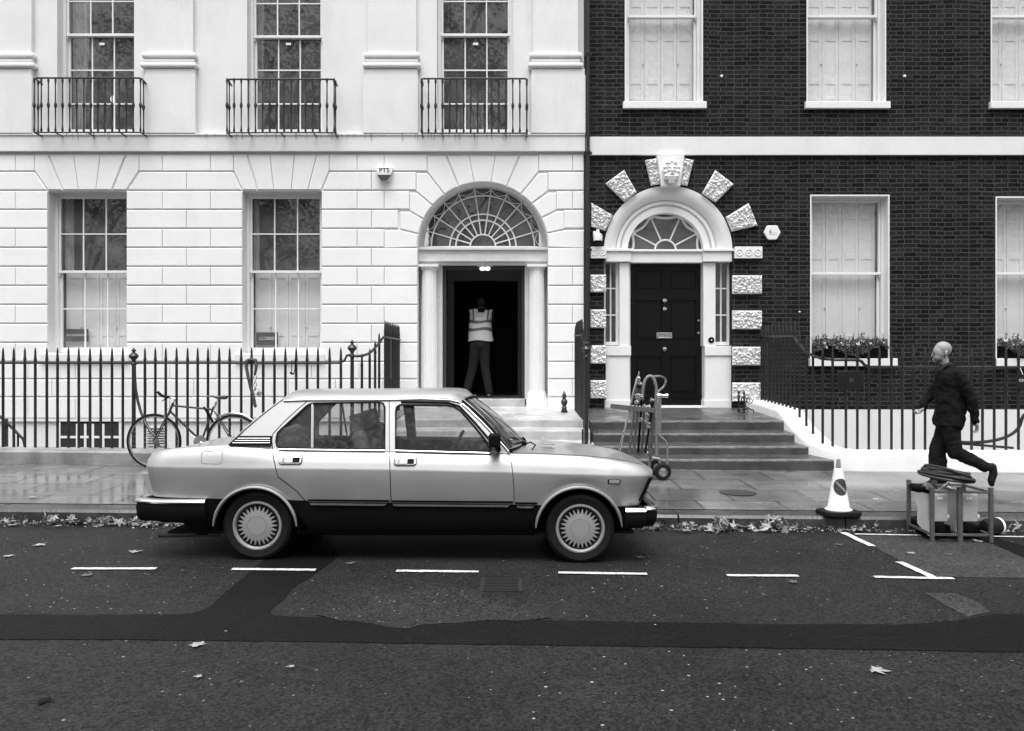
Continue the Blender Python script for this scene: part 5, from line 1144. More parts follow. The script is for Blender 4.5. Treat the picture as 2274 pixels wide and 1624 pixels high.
def rw_pt(s, t):
    top = roof_pt(s * .99, 0); b = 1 - s * s; w_ = YC - yside(.9) + .004; bot = shear((RWX - .01 - .07 * b, YC + s * w_, .905 - .02 * b)); p = top.lerp(bot, t); p.z += .01 * math.sin(math.pi * t); p.x -= .008 * math.sin(math.pi * t); return p
mb = MB(); mb.grid([[rw_pt(s, lerp(.06, .94, t)) for s in [lerp(-.80, .80, k / 12) for k in range(13)]] for t in [k / 8 for k in range(9)]]); mb.build('rear_window', M_CARGLASS, CAR, smooth=60)
mb = MB()
for sa, sb in ((-1, -.79), (.79, 1)): mb.grid([[rw_pt(lerp(sa, sb, k / 4), t / 8) for k in range(5)] for t in range(9)])
mb.grid([[rw_pt(lerp(-.8, .8, k / 8), t * .03) for k in range(9)] for t in range(3)]); mb.grid([[rw_pt(lerp(-.8, .8, k / 8), .94 + t * .03) for k in range(9)] for t in range(3)]); mb.build('rear_pillar', M_SILVER, CAR, smooth=60)
mb = MB(); mb.tube([rw_pt(-.99, t / 10) + Vector((-.004, -.004, .006)) for t in range(11)], .007, 6); mb.tube([rw_pt(.99, t / 10) + Vector((-.004, .004, .006)) for t in range(11)], .007, 6); mb.build('pillar_trim', M_STEEL, CAR)
# cowl between windscreen and bonnet
mb = MB(); mb.grid([[shear((-.06 + .165 * (1 - s * s) * (j / 2), YC + s * (.70), .862 + .01 * (1 - s * s))) for s in [lerp(-1, 1, k / 12) for k in range(13)]] for j in range(3)]); mb.build('cowl', M_PLAST, CAR, smooth=60)
# louvred vent on the rear pillar
fn = cabin_fn(0); mb = MB()
P = [sd_pt(q) for q in (q1(768, 572), q1(845, 502), q1(1082, 502), q1(1080, 573))]
mb.plate(P, [], -.030, .030, fn); vo = mb.build('pillar_vent', M_PLAST, CAR, smooth=0); mb = MB()
for v, u0 in ((519, 836), (536, 816), (553, 797)):
    a, b = sd_pt(q1(u0, v)), sd_pt(q1(1076, v)); mb.tube([fn(Vector((a[0], -.034, a[1]))), fn(Vector((b[0], -.034, b[1])))], .0042, 5)
mb.build('vent_slat', M_CHROME, vo)
# seams, fuel flap, mouldings
mb = MB(); sm = .0035
for P in ([q1(1958, 625), q1(1962, 760), q1(1970, 990)], [q1(1088, 610), q1(1095, 680), q1(1112, 760), q1(1130, 815), q1(1200, 865), q1(1265, 915), q1(1330, 990)], [q2(962, 650), q2(975, 720), q2(985, 800), q2(992, 900), q2(994, 1000)]):
    mb.tube([on_body(q, -.0005) for q in dense(P, 6)], sm, 5)
mb.build('door_seam', M_RUBBER, CAR)
mb = MB(); mb.tube([fn(Vector((p[0], -.004, p[1]))) for p in [sd_pt(q) for q in (q1(1088, 600), q1(1082, 540), q1(1088, 490), q1(1160, 410), q1(1260, 315), q1(1352, 238))]], sm, 5); mb.tube([fn(Vector((p[0], -.004, p[1]))) for p in [sd_pt(q) for q in (q1(1957, 232), q1(1958, 625))]], sm, 5); mb.build('door_seam', M_RUBBER, CAR)
mb = MB()
for far in (0, 1):
    pts = []
    for k in range(24): x = lerp(-.02, XN - .08, k / 23); s = section(x)[12]; p = Vector((x + endshift(x, s[1]), YC - s[0] + .006, s[1] + .001)); pts.append(shear(mirror(p) if far else p))
    mb.tube(pts, .003, 5)
mb.build('bonnet_seam', M_RUBBER, CAR)
mb = MB(); P = [q1(558, 640), q1(570, 624), q1(700, 616), q1(711, 622), q1(709, 690), q1(703, 710), q1(690, 716), q1(566, 714), q1(555, 706)]; mb.tube([on_body(q, -.001) for q in dense(P + [P[0]], 3)[:-1]], .0028, 5, closed=True); mb.build('fuel_flap_seam', mat('grey seam', .10, .6), CAR)
def strip(P0, P1, off, th=.012):       # strip lying on the body between an upper and a lower outline
    m_ = MB(); A = [on_body(q, off) for q in dense(P0, 12)]; B = [on_body(q, off) for q in dense(P1, 12)]; A2 = [v + Vector((0, th, 0)) for v in A]; B2 = [v + Vector((0, th, 0)) for v in B]
    m_.grid([A2, A, B, B2]); m_.add([A2[0], A[0], B[0], B2[0]], [(0, 1, 2, 3)]); m_.add([A2[-1], A[-1], B[-1], B2[-1]], [(0, 1, 2, 3)]); return m_
for a, b, f in ((1355, 1960, q1), (78, 985, q2), (1000, 1165, q2)):
    v0 = 982 if f is q1 else (990 if a < 500 else 1004); v1 = v0 + 6 if f is q1 else v0 + (7 if a < 500 else 2)
    m_ = strip([f(a, v0 - 4), f(b, v1 - 4)], [f(a, v0 + 7), f(b, v1 + 7)], .016, .03); m_.build('side_moulding', M_PLAST, CAR, smooth=0)
    m_ = strip([f(a, v0 + 10), f(b, v1 + 10)], [f(a + 6, v0 + 15), f(b, v1 + 15)], .014, .03); m_.build('side_moulding', M_GREYM, CAR, smooth=0)
    m_ = strip([f(a + 10, v0 + 24), f(b - 22, v1 + 24)], [f(a + 20, v0 + 38), f(b - 40, v1 + 38)], .014, .05); m_.build('side_moulding', M_GREYM, CAR, smooth=0)
# door handles
def handle(f, u0, u1, v0, v1):
    a, b = on_body(f(u0, v0), 0), on_body(f(u1, v1), 0); x0, x1 = a.x, b.x; z1, z0 = a.z, b.z
    def f2(v): y = near_y(v.x, v.z); return shear((v.x, y + v.y, v.z))
    def rrect(x0, x1, z0, z1, r): return [(x0 + r, z0), (x1 - r, z0), (x1, z0 + r), (x1, z1 - r), (x1 - r, z1), (x0 + r, z1), (x0, z1 - r), (x0, z0 + r)]
    m_ = MB(); m_.plate(rrect(x0, x1, z0, z1, .01), [rrect(x0 + .012, x1 - .012, z0 + .010, z1 - .010, .004)], -.014, .018, f2); o = m_.build('door_handle', M_CHROME, CAR, bevel=.002, smooth=0)
    m_ = MB(); m_.tube([f2(Vector((p[0], -.002, p[1]))) for p in rrect(x0 - .003, x1 + .003, z0 - .003, z1 + .003, .011)], .004, 5, closed=True); m_.build('handle_gasket', M_RUBBER, o)
    m_ = MB(); m_.plate(rrect(x0 + .010, x1 - .010, z0 + .008, z1 - .008, .003), [], -.004, .004, f2); m_.build('handle_recess', M_PLAST, o, smooth=0)
    xm = lerp(x0, x1, .60); m_ = MB(); m_.plate(rrect(x0 + .013, xm, z0 + .011, z1 - .011, .003), [], -.011, .006, f2); m_.build('handle_flap', M_STEEL, o, smooth=0)
    m_ = MB(); m_.plate(rrect(x0 + .022, x0 + .042, z0 + .016, z1 - .016, .002), [], -.014, .006, f2); m_.build('lock_barrel', M_GREYP, o, smooth=0)
handle(q1, 1143, 1300, 652, 712); handle(q1, 2000, 2154, 663, 722)
# side repeater
m_ = strip([q2(1692, 830), q2(1788, 832)], [q2(1692, 864), q2(1786, 866)], .004, .01); o = m_.build('side_repeater', M_PLAST, CAR, bevel=.003, smooth=0); m_ = strip([q2(1702, 836), q2(1780, 838)], [q2(1702, 860), q2(1778, 861)], .010, .008); m_.build('repeater_lens', M_GREYP, o, bevel=.003, smooth=0)
# bumpers: a blade and an apron wrapped round each end
def bumper(sgn, xs, xe, wtip, zt, zm_, zb_, nm):
    path = [(xs, YN - .012), (lerp(xs, xe, .55), YN - .006)]; n = 8
    for k in range(n + 1): a = R(90 * k / n); path.append((xe - sgn * .10 * (1 - math.sin(a)), YC - wtip + .10 * (1 - math.cos(a)) - .0))
    path = path + [(p[0], 2 * YC - p[1]) for p in reversed(path)]
    def loft(prof, m, name, par, inset=0):
        m_ = MB(); rws = []
        for i, (x, y) in enumerate(path):
            a = Vector(path[max(0, i - 1)]); b = Vector(path[min(len(path) - 1, i + 1)]); t = (b - a).normalized(); nn = Vector((t.y, -t.x)) * sgn
            rws.append([shear((x + nn.x * o_ , y + nn.y * o_, z)) for o_, z in prof])
        m_.grid(rws); m_.add(rws[0], [tuple(range(len(prof)))]); m_.add(rws[-1], [tuple(range(len(prof)))]); return m_.build(name, m, par, smooth=40)
    bo_ = loft([(-.06, zm_ - .01), (.0, zm_ - .006), (.008, lerp(zm_, zb_, .25)), (.0, zb_ + .03), (-.02, zb_), (-.10, zb_)], M_PLAST, nm, CAR)
    loft([(-.06, zt - .004), (-.012, zt), (.004, zt - .010), (.016, zm_ + .012), (.012, zm_), (-.03, zm_ - .004)], M_CHROME, 'bumper_blade', bo_)
bumper(-1, X(q1(582, 0)[0], 6.73), -3.0, .765, .505, .470, .325, 'rear_bumper')
bumper(1, X(q2(1825, 0)[0], 6.73), 1.165, .72, .436, .398, .275, 'front_bumper')
# front and rear lamps, grille
for far in (0, 1):
    m_ = MB(); P = [(XN - .022, YC - .70, .66), (XN - .010, YC - .60, .665), (XN - .095, YC - .60, .47), (XN - .11, YC - .70, .47)]; Q = [Vector(p) + Vector((.012, .004, -.0)) for p in P]; V = [shear(mirror(v) if far else v) for v in [Vector(p) - Vector((.05, 0, 0)) for p in P] + Q]
    m_.add(V, [(0, 1, 2, 3), (4, 5, 6, 7), (0, 1, 5, 4), (1, 2, 6, 5), (2, 3, 7, 6), (3, 0, 4, 7)]); o = m_.build('headlight', M_PLAST, CAR, bevel=.008, smooth=0)
    m_ = MB(); c = Vector((XN - .03, YC - .50, .575)); c = shear(mirror(c) if far else c); m_.lathe([(.08, -.03), (.085, .0), (.05, .015), (0, .02)], c, 20, 'X'); m_.build('headlight_lens', M_GLASS, o)
    m_ = MB(); P = [(XT - .010, YC - .66, .70), (XT + .0, YC - .725, .70), (XT + .045, YC - .725, .535), (XT + .035, YC - .66, .535)]; V = [shear(mirror(Vector(v)) if far else v) for v in [Vector(p) + Vector((.05, .0, 0)) for p in P] + [Vector(p) - Vector((.012, .006, 0)) for p in P]]
    m_.add(V, [(0, 1, 2, 3), (4, 5, 6, 7), (0, 1, 5, 4), (1, 2, 6, 5), (2, 3, 7, 6), (3, 0, 4, 7)]); m_.build('rear_light', M_GREYP, CAR, bevel=.006, smooth=0)
m_ = MB(); m_.box(XN - .05, XN - .005, YC - .40, YC + .40, .50, .64); m_.v = [shear(v) for v in m_.v]; m_.build('grille', M_PLAST, CAR, bevel=.006, smooth=0)
# wheels
def wheel(cx, cz, far, label=None):
    y = (YC + .745) if far else 6.80; s = 1 if far else -1; c = Vector((cx, y, cz - .022 * (y - YN) + .0)); sgn = s
    m_ = MB(); r, w_ = .277, .165
    m_.lathe([(.185, -s * .02), (.20, 0 * s), (.245, s * .008), (.268, -s * .006), (.277, -s * .03), (.277, -s * (w_ - .03)), (.265, -s * w_), (.19, -s * w_), (.17, -s * .10), (.17, -s * .04)], c, 48, 'Y'); t = m_.build('wheel', M_RUBBER, CAR)
    m_ = MB(); m_.lathe([(.165, -s * .06), (.168, -s * .02), (.172, -s * .004), (.180, s * .004), (.192, s * .002), (.198, -s * .010), (.198, -s * .03)], c, 48, 'Y'); m_.build('hubcap_ring', M_HUB, t)
    m_ = MB(); m_.lathe([(.17, -s * .045), (.05, -s * .045)], c, 32, 'Y'); m_.build('wheel_disc', M_RUBBER, t)
    m_ = MB(); n = 26; yf = y + s * .0; outer_ = []
    for k in range(n):
        a0, a1, a2 = (k - .37) / n * 2 * math.pi, k / n * 2 * math.pi, (k + .37) / n * 2 * math.pi
        outer_ += [(.117, a0), (.154, (k - .07) / n * 2 * math.pi), (.157, a1), (.154, (k + .07) / n * 2 * math.pi), (.117, a2)]
    vs = [(cx + rr_ * math.cos(a), yf - s * (.006 if rr_ < .13 else .010), c.z + rr_ * math.sin(a)) for rr_, a in outer_]; k = len(vs)
    inner = [(cx + .108 * math.cos(a), yf - s * .004, c.z + .108 * math.sin(a)) for rr_, a in outer_]; in2 = [(cx + .077 * math.cos(a), yf - s * .0, c.z + .077 * math.sin(a)) for rr_, a in outer_]; bk = [(v[0], v[1] - s * .012, v[2]) for v in vs]
    in3 = [(cx + .0745 * math.cos(a), yf - s * .004, c.z + .0745 * math.sin(a)) for rr_, a in outer_]; in4 = [(cx + .072 * math.cos(a), yf - s * .0, c.z + .072 * math.sin(a)) for rr_, a in outer_]
    al = bk + vs + inner + in2 + in3 + in4 + [(cx, yf + s * .003, c.z)]; fs = []
    for L in range(5): fs += [(L * k + i, L * k + (i + 1) % k, (L + 1) * k + (i + 1) % k, (L + 1) * k + i) for i in range(k)]
    fs += [(5 * k + i, 5 * k + (i + 1) % k, 6 * k) for i in range(k)]
    m_.add(al, fs); m_.build('hubcap', M_HUB, t, smooth=30)
for far in (0, 1):
    wheel(WR[0], WR[1] + .001, far); wheel(WF[0], WF[1] + .001, far)
# mirror, wipers, badge, exhaust
p = shear((*[sd_pt(q2(845, 545))[0]], YN - .06, sd_pt(q2(845, 545))[1])); m_ = MB(); a, b = sd_pt(q2(798, 488)), sd_pt(q2(898, 600)); Y0 = YN - .09
x0, z1 = X(q2(798, 0)[0], Y0), Z(q2(0, 490)[1], Y0); x1, z0 = X(q2(896, 0)[0], Y0), Z(q2(0, 600)[1], Y0)
x0 += .006; x1 -= .006; z0 += .008; z1 -= .006; m_.box(x0, x1, Y0, Y0 + .15, z0, z1); mo = m_.build('door_mirror', M_PLAST, CAR, bevel=.012, smooth=0); m_ = MB(); m_.tube([(lerp(x0, x1, .75), Y0 + .07, z0 + .02), (lerp(x0, x1, .85), Y0 + .11, z0 - .03), (lerp(x0, x1, .8), YN + .06, z0 - .035)], .018, 8); m_.build('mirror_stalk', M_PLAST, mo)
m_ = MB(); m_.box(x0 - .004, x0 - .001, Y0 + .012, Y0 + .138, z0 + .012, z1 - .012); m_.build('mirror_glass', M_CHROME, mo, smooth=0)
m_ = MB()
for sy in (-.35, .12):
    b0 = shear((.10, YC + sy, .895)); b1 = shear((.03, YC + sy - .28, .925)); m_.tube([b0, b0 + Vector((.0, -.02, .03)), b1], .007, 6); m_.tube([b1 + Vector((.03, .16, -.012)), b1 + Vector((-.02, -.16, .012))], .006, 5); m_.lathe([(.02, 0), (.02, .03), (.01, .04)], b0 + Vector((0, 0, -.01)), 8)
m_.tube([shear((.16, YC - .62, .875)), shear((.19, YC - .58, .91)), shear((.15, YC - .5, .93)), shear((.10, YC - .45, .90))], .006, 5); m_.build('wiper', M_PLAST, CAR)
m_ = MB()
for sy in (-.45, .2): c = shear((.30, YC + sy, .915)); m_.obox(c, .10, .13, .012, Matrix.Rotation(.05, 3, 'Y'))
m_.build('air_vent', M_STEEL, CAR, bevel=.003, smooth=0)
m_ = MB(); pe = shear((-2.90, YC - .50, .17)); m_.tube([pe, pe + Vector((.5, 0, .01))], .026, 10); m_.build('exhaust_pipe', M_GREYM, CAR)
# interior
it = MB(); it.box(-2.1, .05, YC - .62, YC + .62, .35, .40); it.box(-.28, .02, YC - .64, YC + .64, .55, .855); it.box(-2.2, -1.98, YC - .60, YC + .60, .6, .875)
for s in (-1, 1): it.box(-2.1, .0, YC + s * .655 - .012, YC + s * .655 + .012, .4, .865)
it.v = [shear(v) for v in it.v]; it.build('cabin_trim', M_PLAST, CAR, bevel=.02, smooth=0)
seatm = mat('grey seat cloth', .09, .9, var=.2, vs=30)
for sy in (-.33, .33):
    s_ = MB(); xs = X(830, YC + sy) if sy < 0 else -1.2
    s_.obox((-.95, YC + sy, .50), .48, .48, .16, Matrix.Rotation(-.1, 3, 'Y')); s_.obox((-1.20, YC + sy, .74), .13, .47, .56, Matrix.Rotation(-.22, 3, 'Y')); so_ = s_.build('front_seat', seatm, CAR, bevel=.05, seg=3, smooth=60)
    h_ = MB(); h_.obox((-1.29, YC + sy, 1.075), .09, .25, .14, Matrix.Rotation(-.22, 3, 'Y')); h_.tube([(-1.27, YC + sy - .06, .98), (-1.28, YC + sy - .06, 1.05)], .006, 5); h_.tube([(-1.27, YC + sy + .06, .98), (-1.28, YC + sy + .06, 1.05)], .006, 5); h_.build('headrest', seatm, so_, bevel=.035, seg=3, smooth=60)
s_ = MB(); s_.obox((-1.75, YC, .50), .46, 1.18, .18, Matrix.Rotation(-.08, 3, 'Y')); s_.obox((-1.97, YC, .74), .15, 1.18, .52, Matrix.Rotation(-.32, 3, 'Y')); s_.build('rear_seat', seatm, CAR, bevel=.06, seg=3, smooth=60)
w_ = MB(); c = Vector((-.50, YC - .34, .83)); rot = Matrix.Rotation(R(-62), 3, 'Y'); w_.tube([c + rot @ Vector((.19 * math.cos(a), .19 * math.sin(a), 0)) for a in [k * 2 * math.pi / 28 for k in range(28)]], .014, 8, closed=True)
for a in (0, 2.1, 4.2): w_.tube([c, c + rot @ Vector((.18 * math.cos(a), .18 * math.sin(a), 0))], .014, 6)
w_.tube([c, c + Vector((.25, 0, -.12))], .025, 8); w_.ell(c, (.05, .05, .03)); w_.build('steering_wheel', M_PLAST, CAR)
# ---------------------------------------------------------------- bicycle leaning on the railing
YBk = 11.22
def qb(u, v, Y=YBk): return at((450 + u / 3.498) / 1.773, (1450 + v / 3.498) / 1.773, Y)
BK = thing('bicycle', qb(1000, 1380), 'old slim bicycle with a worn saddle leaning on the railing behind the car boot', 'bicycle')
M_FRAME = mat('dark bicycle paint', .03, .35, var=.3, vs=30)
def bwheel(c, r, nm, guard=None):
    m_ = MB(); m_.tube([c + Vector((r * math.cos(a), 0, r * math.sin(a))) for a in [k * 2 * math.pi / 56 for k in range(56)]], .016, 8, closed=True); t = m_.build(nm, M_RUBBER, BK)
    m_ = MB(); m_.tube([c + Vector(((r - .022) * math.cos(a), 0, (r - .022) * math.sin(a))) for a in [k * 2 * math.pi / 56 for k in range(56)]], .011, 6, closed=True); m_.build('rim', M_STEEL, t)
    m_ = MB()
    for k in range(28): a = k * 2 * math.pi / 28; m_.tube([c + Vector((.02 * math.cos(a + .9 * (-1) ** k), .012 * (-1) ** k, .02 * math.sin(a + .9 * (-1) ** k))), c + Vector(((r - .025) * math.cos(a), 0, (r - .025) * math.sin(a)))], .0012, 3)
    m_.build('spokes', M_STEEL, t); m_ = MB(); m_.lathe([(.018, -.04), (.012, -.03), (.012, .03), (.018, .04)], c, 10, 'Y'); m_.build('hub', M_STEEL, t)
RB = .345; cF, cR = qb(548, 1032), qb(1640, 1045); dzf = pave_z(cF.x, YBk) + RB - cF.z; cF.z += dzf; cR.z = pave_z(cR.x, YBk) + RB
bwheel(cF, RB, 'front_wheel'); bwheel(cR, RB, 'rear_wheel')
ht, hb_, st, bb = qb(812, 480), qb(745, 640), qb(1370, 530), qb(1200, 1010); m_ = MB()
m_.tube([qb(818, 518), qb(1358, 570)], .013, 8); m_.tube([qb(775, 600), bb], .015, 8); m_.tube([st, bb], .014, 8); m_.tube([ht, hb_], .017, 8)
for s in (-.03, .03):
    m_.tube([qb(1375, 590), qb(1470, 740) + Vector((0, s, 0)), cR + Vector((0, s * 1.6, 0))], .008, 6); m_.tube([bb, bb.lerp(cR, .3) + Vector((0, s, 0)), cR + Vector((0, s * 1.6, 0))], .009, 6)
m_.build('frame', M_FRAME, BK); m_ = MB()
for s in (-.035, .035): m_.tube([hb_, hb_.lerp(cF, .25) + Vector((0, s, 0)), hb_.lerp(cF, .8) + Vector((.0, s, 0)), cF + Vector((0, s, 0))], .010, 6)
m_.build('fork', M_FRAME, BK)
m_ = MB(); m_.tube([ht, qb(836, 425), qb(770, 408)], .011, 8); m_.tube([qb(770, 408, YBk - .22), qb(770, 408, YBk + .05)], .012, 8)
for Y in (YBk - .22, YBk + .05): m_.tube([qb(770, 408, Y), qb(700, 400, Y), qb(650, 380, Y), qb(610, 340, Y), qb(595, 325, Y)], .012, 8)
m_.build('handlebar', M_STEEL, BK); m_ = MB()
for Y in (YBk - .22, YBk + .05): m_.tube([qb(762, 398, Y), qb(700, 395, Y), qb(650, 378, Y), qb(605, 335, Y), qb(598, 322, Y)], .019, 8); m_.tube([qb(740, 410, Y), qb(700, 425, Y), qb(655, 455, Y)], .006, 5)
m_.build('grip', M_RUBBER, BK)
m_ = MB(); m_.tube([qb(1372, 560), qb(1405, 465)], .013, 8); m_.build('seat_post', M_STEEL, BK)
m_ = MB(); rws = []
for k in range(9):
    t = k / 8; c = qb(lerp(1268, 1552, t), interp([(0, 392), (.3, 384), (.6, 400), (.85, 385), (1, 392)], t)); wd = interp([(0, .012), (.35, .022), (.7, .06), (.92, .075), (1, .045)], t); th = interp([(0, .012), (.5, .025), (.9, .045), (1, .03)], t)
    rws.append([c + Vector((0, wd * math.cos(a), (th if math.sin(a) < 0 else .012) * math.sin(a))) for a in [j * math.pi / 6 for j in range(12)]] + [c + Vector((0, wd, 0))])
m_.grid(rws); m_.build('saddle', mat('worn leather', .09, .6, var=.3, vs=30), BK)
m_ = MB(); m_.tube([cR + Vector(((RB + .03) * math.cos(a), 0, (RB + .03) * math.sin(a))) for a in [R(20 + k * 10) for k in range(12)]], .012, 6); m_.build('mudguard', M_STEEL, BK)
m_ = MB(); m_.lathe([(.085, -.004), (.085, .004)], bb + Vector((0, -.05, 0)), 28, 'Y'); m_.tube([bb + Vector((0, -.05, 0)), bb + Vector((.15, -.06, -.07))], .009, 6); m_.tube([bb + Vector((.15, -.06, -.07)), bb + Vector((.15, -.15, -.07))], .012, 6); m_.tube([bb + Vector((0, .05, 0)), bb + Vector((-.15, .06, .07))], .009, 6); m_.build('crankset', M_STEEL, BK)
m_ = MB(); m_.tube([qb(1232, 532), qb(1290, 620), qb(1360, 745)], [.012, .02, .016], 8); m_.build('pump', M_PLAST, BK)
m_ = MB(); m_.tube([qb(685, 640, YBk - .02), qb(690, 700, YBk - .02)], .012, 6); m_.tube([qb(1445, 640, YBk - .02), qb(1465, 690, YBk - .02)], .010, 6); m_.tube([qb(800, 520), qb(740, 560, YBk - .03), qb(700, 620, YBk - .03), qb(688, 650, YBk - .03)], .003, 4); m_.build('brake', M_STEEL, BK)

# ---------------------------------------------------------------- lock chain and strap left on the railing
def q5(u, v, Y=YF - .04): return at(u / 1.805 / 1.773, (1200 + v / 1.805) / 1.773, Y)
lc = thing('lock_chain', q5(1790, 400), 'wrapped bicycle chain with a padlock and bare links hanging from the railing', 'chain')
m_ = MB(); m_.limb([q5(1785, 388, YF - .03), q5(1755, 400), q5(1750, 440), q5(1765, 520), q5(1785, 600), q5(1800, 650), q5(1808, 700), q5(1815, 722)], [.02, .026, .022, .022, .024, .022, .026, .022]); m_.limb([q5(1785, 388, YF - .03), q5(1815, 395), q5(1822, 440), q5(1812, 495)], [.02, .024, .022, .018]); m_.build('sleeve', mat('worn leather sleeve', .05, .7, var=.8, vs=25, bump=.5), lc, smooth=180, remesh=.006, merge=False)
def link(mb, c, l, w, r, flat): mb.tube([c + Vector((w * math.cos(a) * (1 if flat else .15), w * math.cos(a) * (.15 if flat else 1), l * math.sin(a))) for a in [k * 2 * math.pi / 14 for k in range(14)]], r, 6, closed=True)
for k in range(4):
    m_ = MB(); link(m_, q5(1814, 515 + k * 27), .030, .018, .0055, k % 2 == 0); m_.build('link', M_STEEL, lc)
m_ = MB(); m_.tube([q5(1810, 600), q5(1835, 595), q5(1850, 615), q5(1838, 640), q5(1815, 640), q5(1802, 620)], .007, 6, closed=True); m_.obox(q5(1840, 632), .055, .03, .06, Matrix.Rotation(.5, 3, 'Y')); m_.build('padlock', M_STEEL, lc, bevel=.004)
m_ = MB(); a_ = [at(648, 800, YF - .03), at(655, 800, YF - .03), at(655, 818, YF - .03), at(652, 832, YF - .04), at(646, 832, YF - .04), at(648, 818, YF - .03)]; m_.tube(a_, .006, 6, closed=True); m_.cap(at(645, 828, YF - .05), at(650, 830, YF - .05), .012, .012); ul = m_.build('d_lock', M_PLAST)
tag(ul, 'small looped cable lock left hanging on the railing between two windows', 'lock')

# ---------------------------------------------------------------- loaded hand truck
YT = 10.55
M_TRUCK = mat('galvanised tube', .22, .45, .3, var=.3, vs=20)
def q4(u, v, Y=YT): return at((2350 + u / 2.953) / 1.773, (1400 + v / 2.953) / 1.773, Y)
HT = thing('hand_truck', q4(640, 1420), 'grey hand truck loaded with metal stands and poles at the foot of the dark steps', 'hand truck')
wc = q4(765, 1325); rw = .145 * 0 + 100 / 2.953 / 1.773 * YT / F; wc.z = pave_z(wc.x, YT) + rw
for Y in (YT, YT + .42):
    c = Vector((wc.x, Y, wc.z)); m_ = MB(); m_.lathe([(rw * .5, -.008), (rw * .53, -.03), (rw * .8, -.035), (rw * .97, -.022), (rw, 0), (rw * .97, .022), (rw * .8, .035), (rw * .5, .03)], c, 32, 'Y'); t = m_.build('wheel', M_RUBBER, HT); m_ = MB(); m_.lathe([(.0, -.028), (.012, -.03), (.02, -.018), (.045, -.012), (rw * .45, -.02), (rw * .52, -.034), (rw * .52, .03)], c, 24, 'Y'); m_.build('wheel_rim', M_STEEL, t)
zb = pave_z(wc.x, YT)
m_ = MB()
for Y in (YT + .06, YT + .36):
    m_.tube([q4(600, 1420, Y), q4(640, 1000, Y), q4(655, 560, Y)], .017, 8)
    m_.tube(smooth_path([q4(690, 900, Y), q4(760, 960, Y), q4(815, 1030, Y), q4(820, 1205, Y), q4(818, 1290, Y)]), .012, 8)
m_.tube(smooth_path([q4(530, 520, YT + .02), q4(535, 400, YT + .02), q4(560, 290, YT + .02), q4(610, 240, YT + .02), q4(660, 270, YT + .02), q4(690, 380, YT + .02), q4(685, 560, YT + .02), q4(690, 1170, YT + .05)]), .019, 8)
m_.tube(smooth_path([q4(650, 245, YT + .1), q4(740, 243, YT + .2), q4(790, 270, YT + .3), q4(800, 310, YT + .3), q4(770, 370, YT + .3), q4(710, 430, YT + .2), q4(700, 560, YT + .1)]), .014, 8)
m_.box(X((2350 + 705 / 2.953) / 1.773, YT + .2), X((2350 + 748 / 2.953) / 1.773, YT + .2), YT + .19, YT + .23, Z((1400 + 900 / 2.953) / 1.773, YT + .2), Z((1400 + 505 / 2.953) / 1.773, YT + .2))
m_.tube([q4(640, 1190), q4(720, 1200), wc + Vector((0, .02, 0))], .02, 8); m_.tube([wc + Vector((0, -.03, 0)), wc + Vector((0, .46, 0))], .012, 8)
fx = q4(400, 1430); m_.box(fx.x - .05, q4(640, 1430).x, YT, YT + .42, zb + .03, zb + .045); m_.build('tubular_frame', M_TRUCK, HT)
m_ = MB(); a, b = q4(160, 588, YT - .12), q4(668, 640, YT - .12); t = (b - a).normalized(); ang = math.atan2(t.z, t.x); m_.obox((a + b) / 2, (b - a).length, .05, .055, Matrix.Rotation(-ang, 3, 'Y')); bmw = m_.build('timber_beam', mat('grey rough timber', .085, .8, var=.3, vs=20), bevel=.003, smooth=0); tag(bmw, 'grey square section beam strapped across the poles on the hand truck', 'beam')
def pole(nm, pts, r, m, label):
    m_ = MB(); m_.tube([q4(u, v, YT + dy) for u, v, dy in pts], r, 8); return tag(m_.build(nm, m), label, nm.split('_')[-1])
pole('metal_pole', [(492, 185, -.02), (483, 240, -.02), (470, 262, -.02), (262, 1105, -.12), (330, 1200, -.12)], [.008, .008, .013, .013, .006], M_CHROME, 'bright thin metal pole leaning at the front of the hand truck load')
ld = thing('folded_light_stand', q4(480, 700, YT + .05), 'bundle of folded black telescopic stands strapped upright on the hand truck', 'stand')
for i, (P, r, m) in enumerate((([(500, 390, .06), (430, 1110, .02)], .015, M_GREYM), ([(470, 380, .06), (375, 1130, .0)], .014, M_GREYM), ([(520, 540, .1), (480, 1130, .1)], .014, M_PLAST), ([(545, 560, .12), (540, 900, .12), (515, 1150, .12)], .012, M_GREYM), ([(662, 350, .0), (655, 420, .0), (640, 640, .0), (560, 1140, -.02)], .013, M_PLAST), ([(620, 560, .02), (600, 800, .0), (620, 1180, .0)], .016, M_GREYM), ([(660, 620, .04), (630, 1190, .04)], .017, M_GREYM), ([(700, 620, .1), (705, 1170, .1)], .012, M_STEEL))):
    m_ = MB(); m_.tube([q4(u, v, YT + dy) for u, v, dy in P], r, 8); m_.build('tube', m, ld)
m_ = MB(); rk = random.Random(4)
for u, v in ((485, 265), (478, 300), (500, 330), (465, 470), (490, 500), (470, 545), (510, 480), (560, 600), (600, 600), (575, 740), (600, 790), (600, 830), (640, 520), (520, 745), (585, 690), (570, 1130)):
    m_ = MB(); c = q4(u + rk.uniform(-8, 8), v, YT + rk.uniform(-.05, .03)); m_.obox(c, rk.uniform(.03, .06), .04, rk.uniform(.025, .06), Matrix.Rotation(rk.uniform(-.6, .6), 3, 'Y')); m_.lathe([(.012, -.03), (.018, -.01), (.012, .02)], c + Vector((.01, -.02, 0)), 8, 'Y'); m_.build('clamp', M_STEEL, ld, bevel=.004)
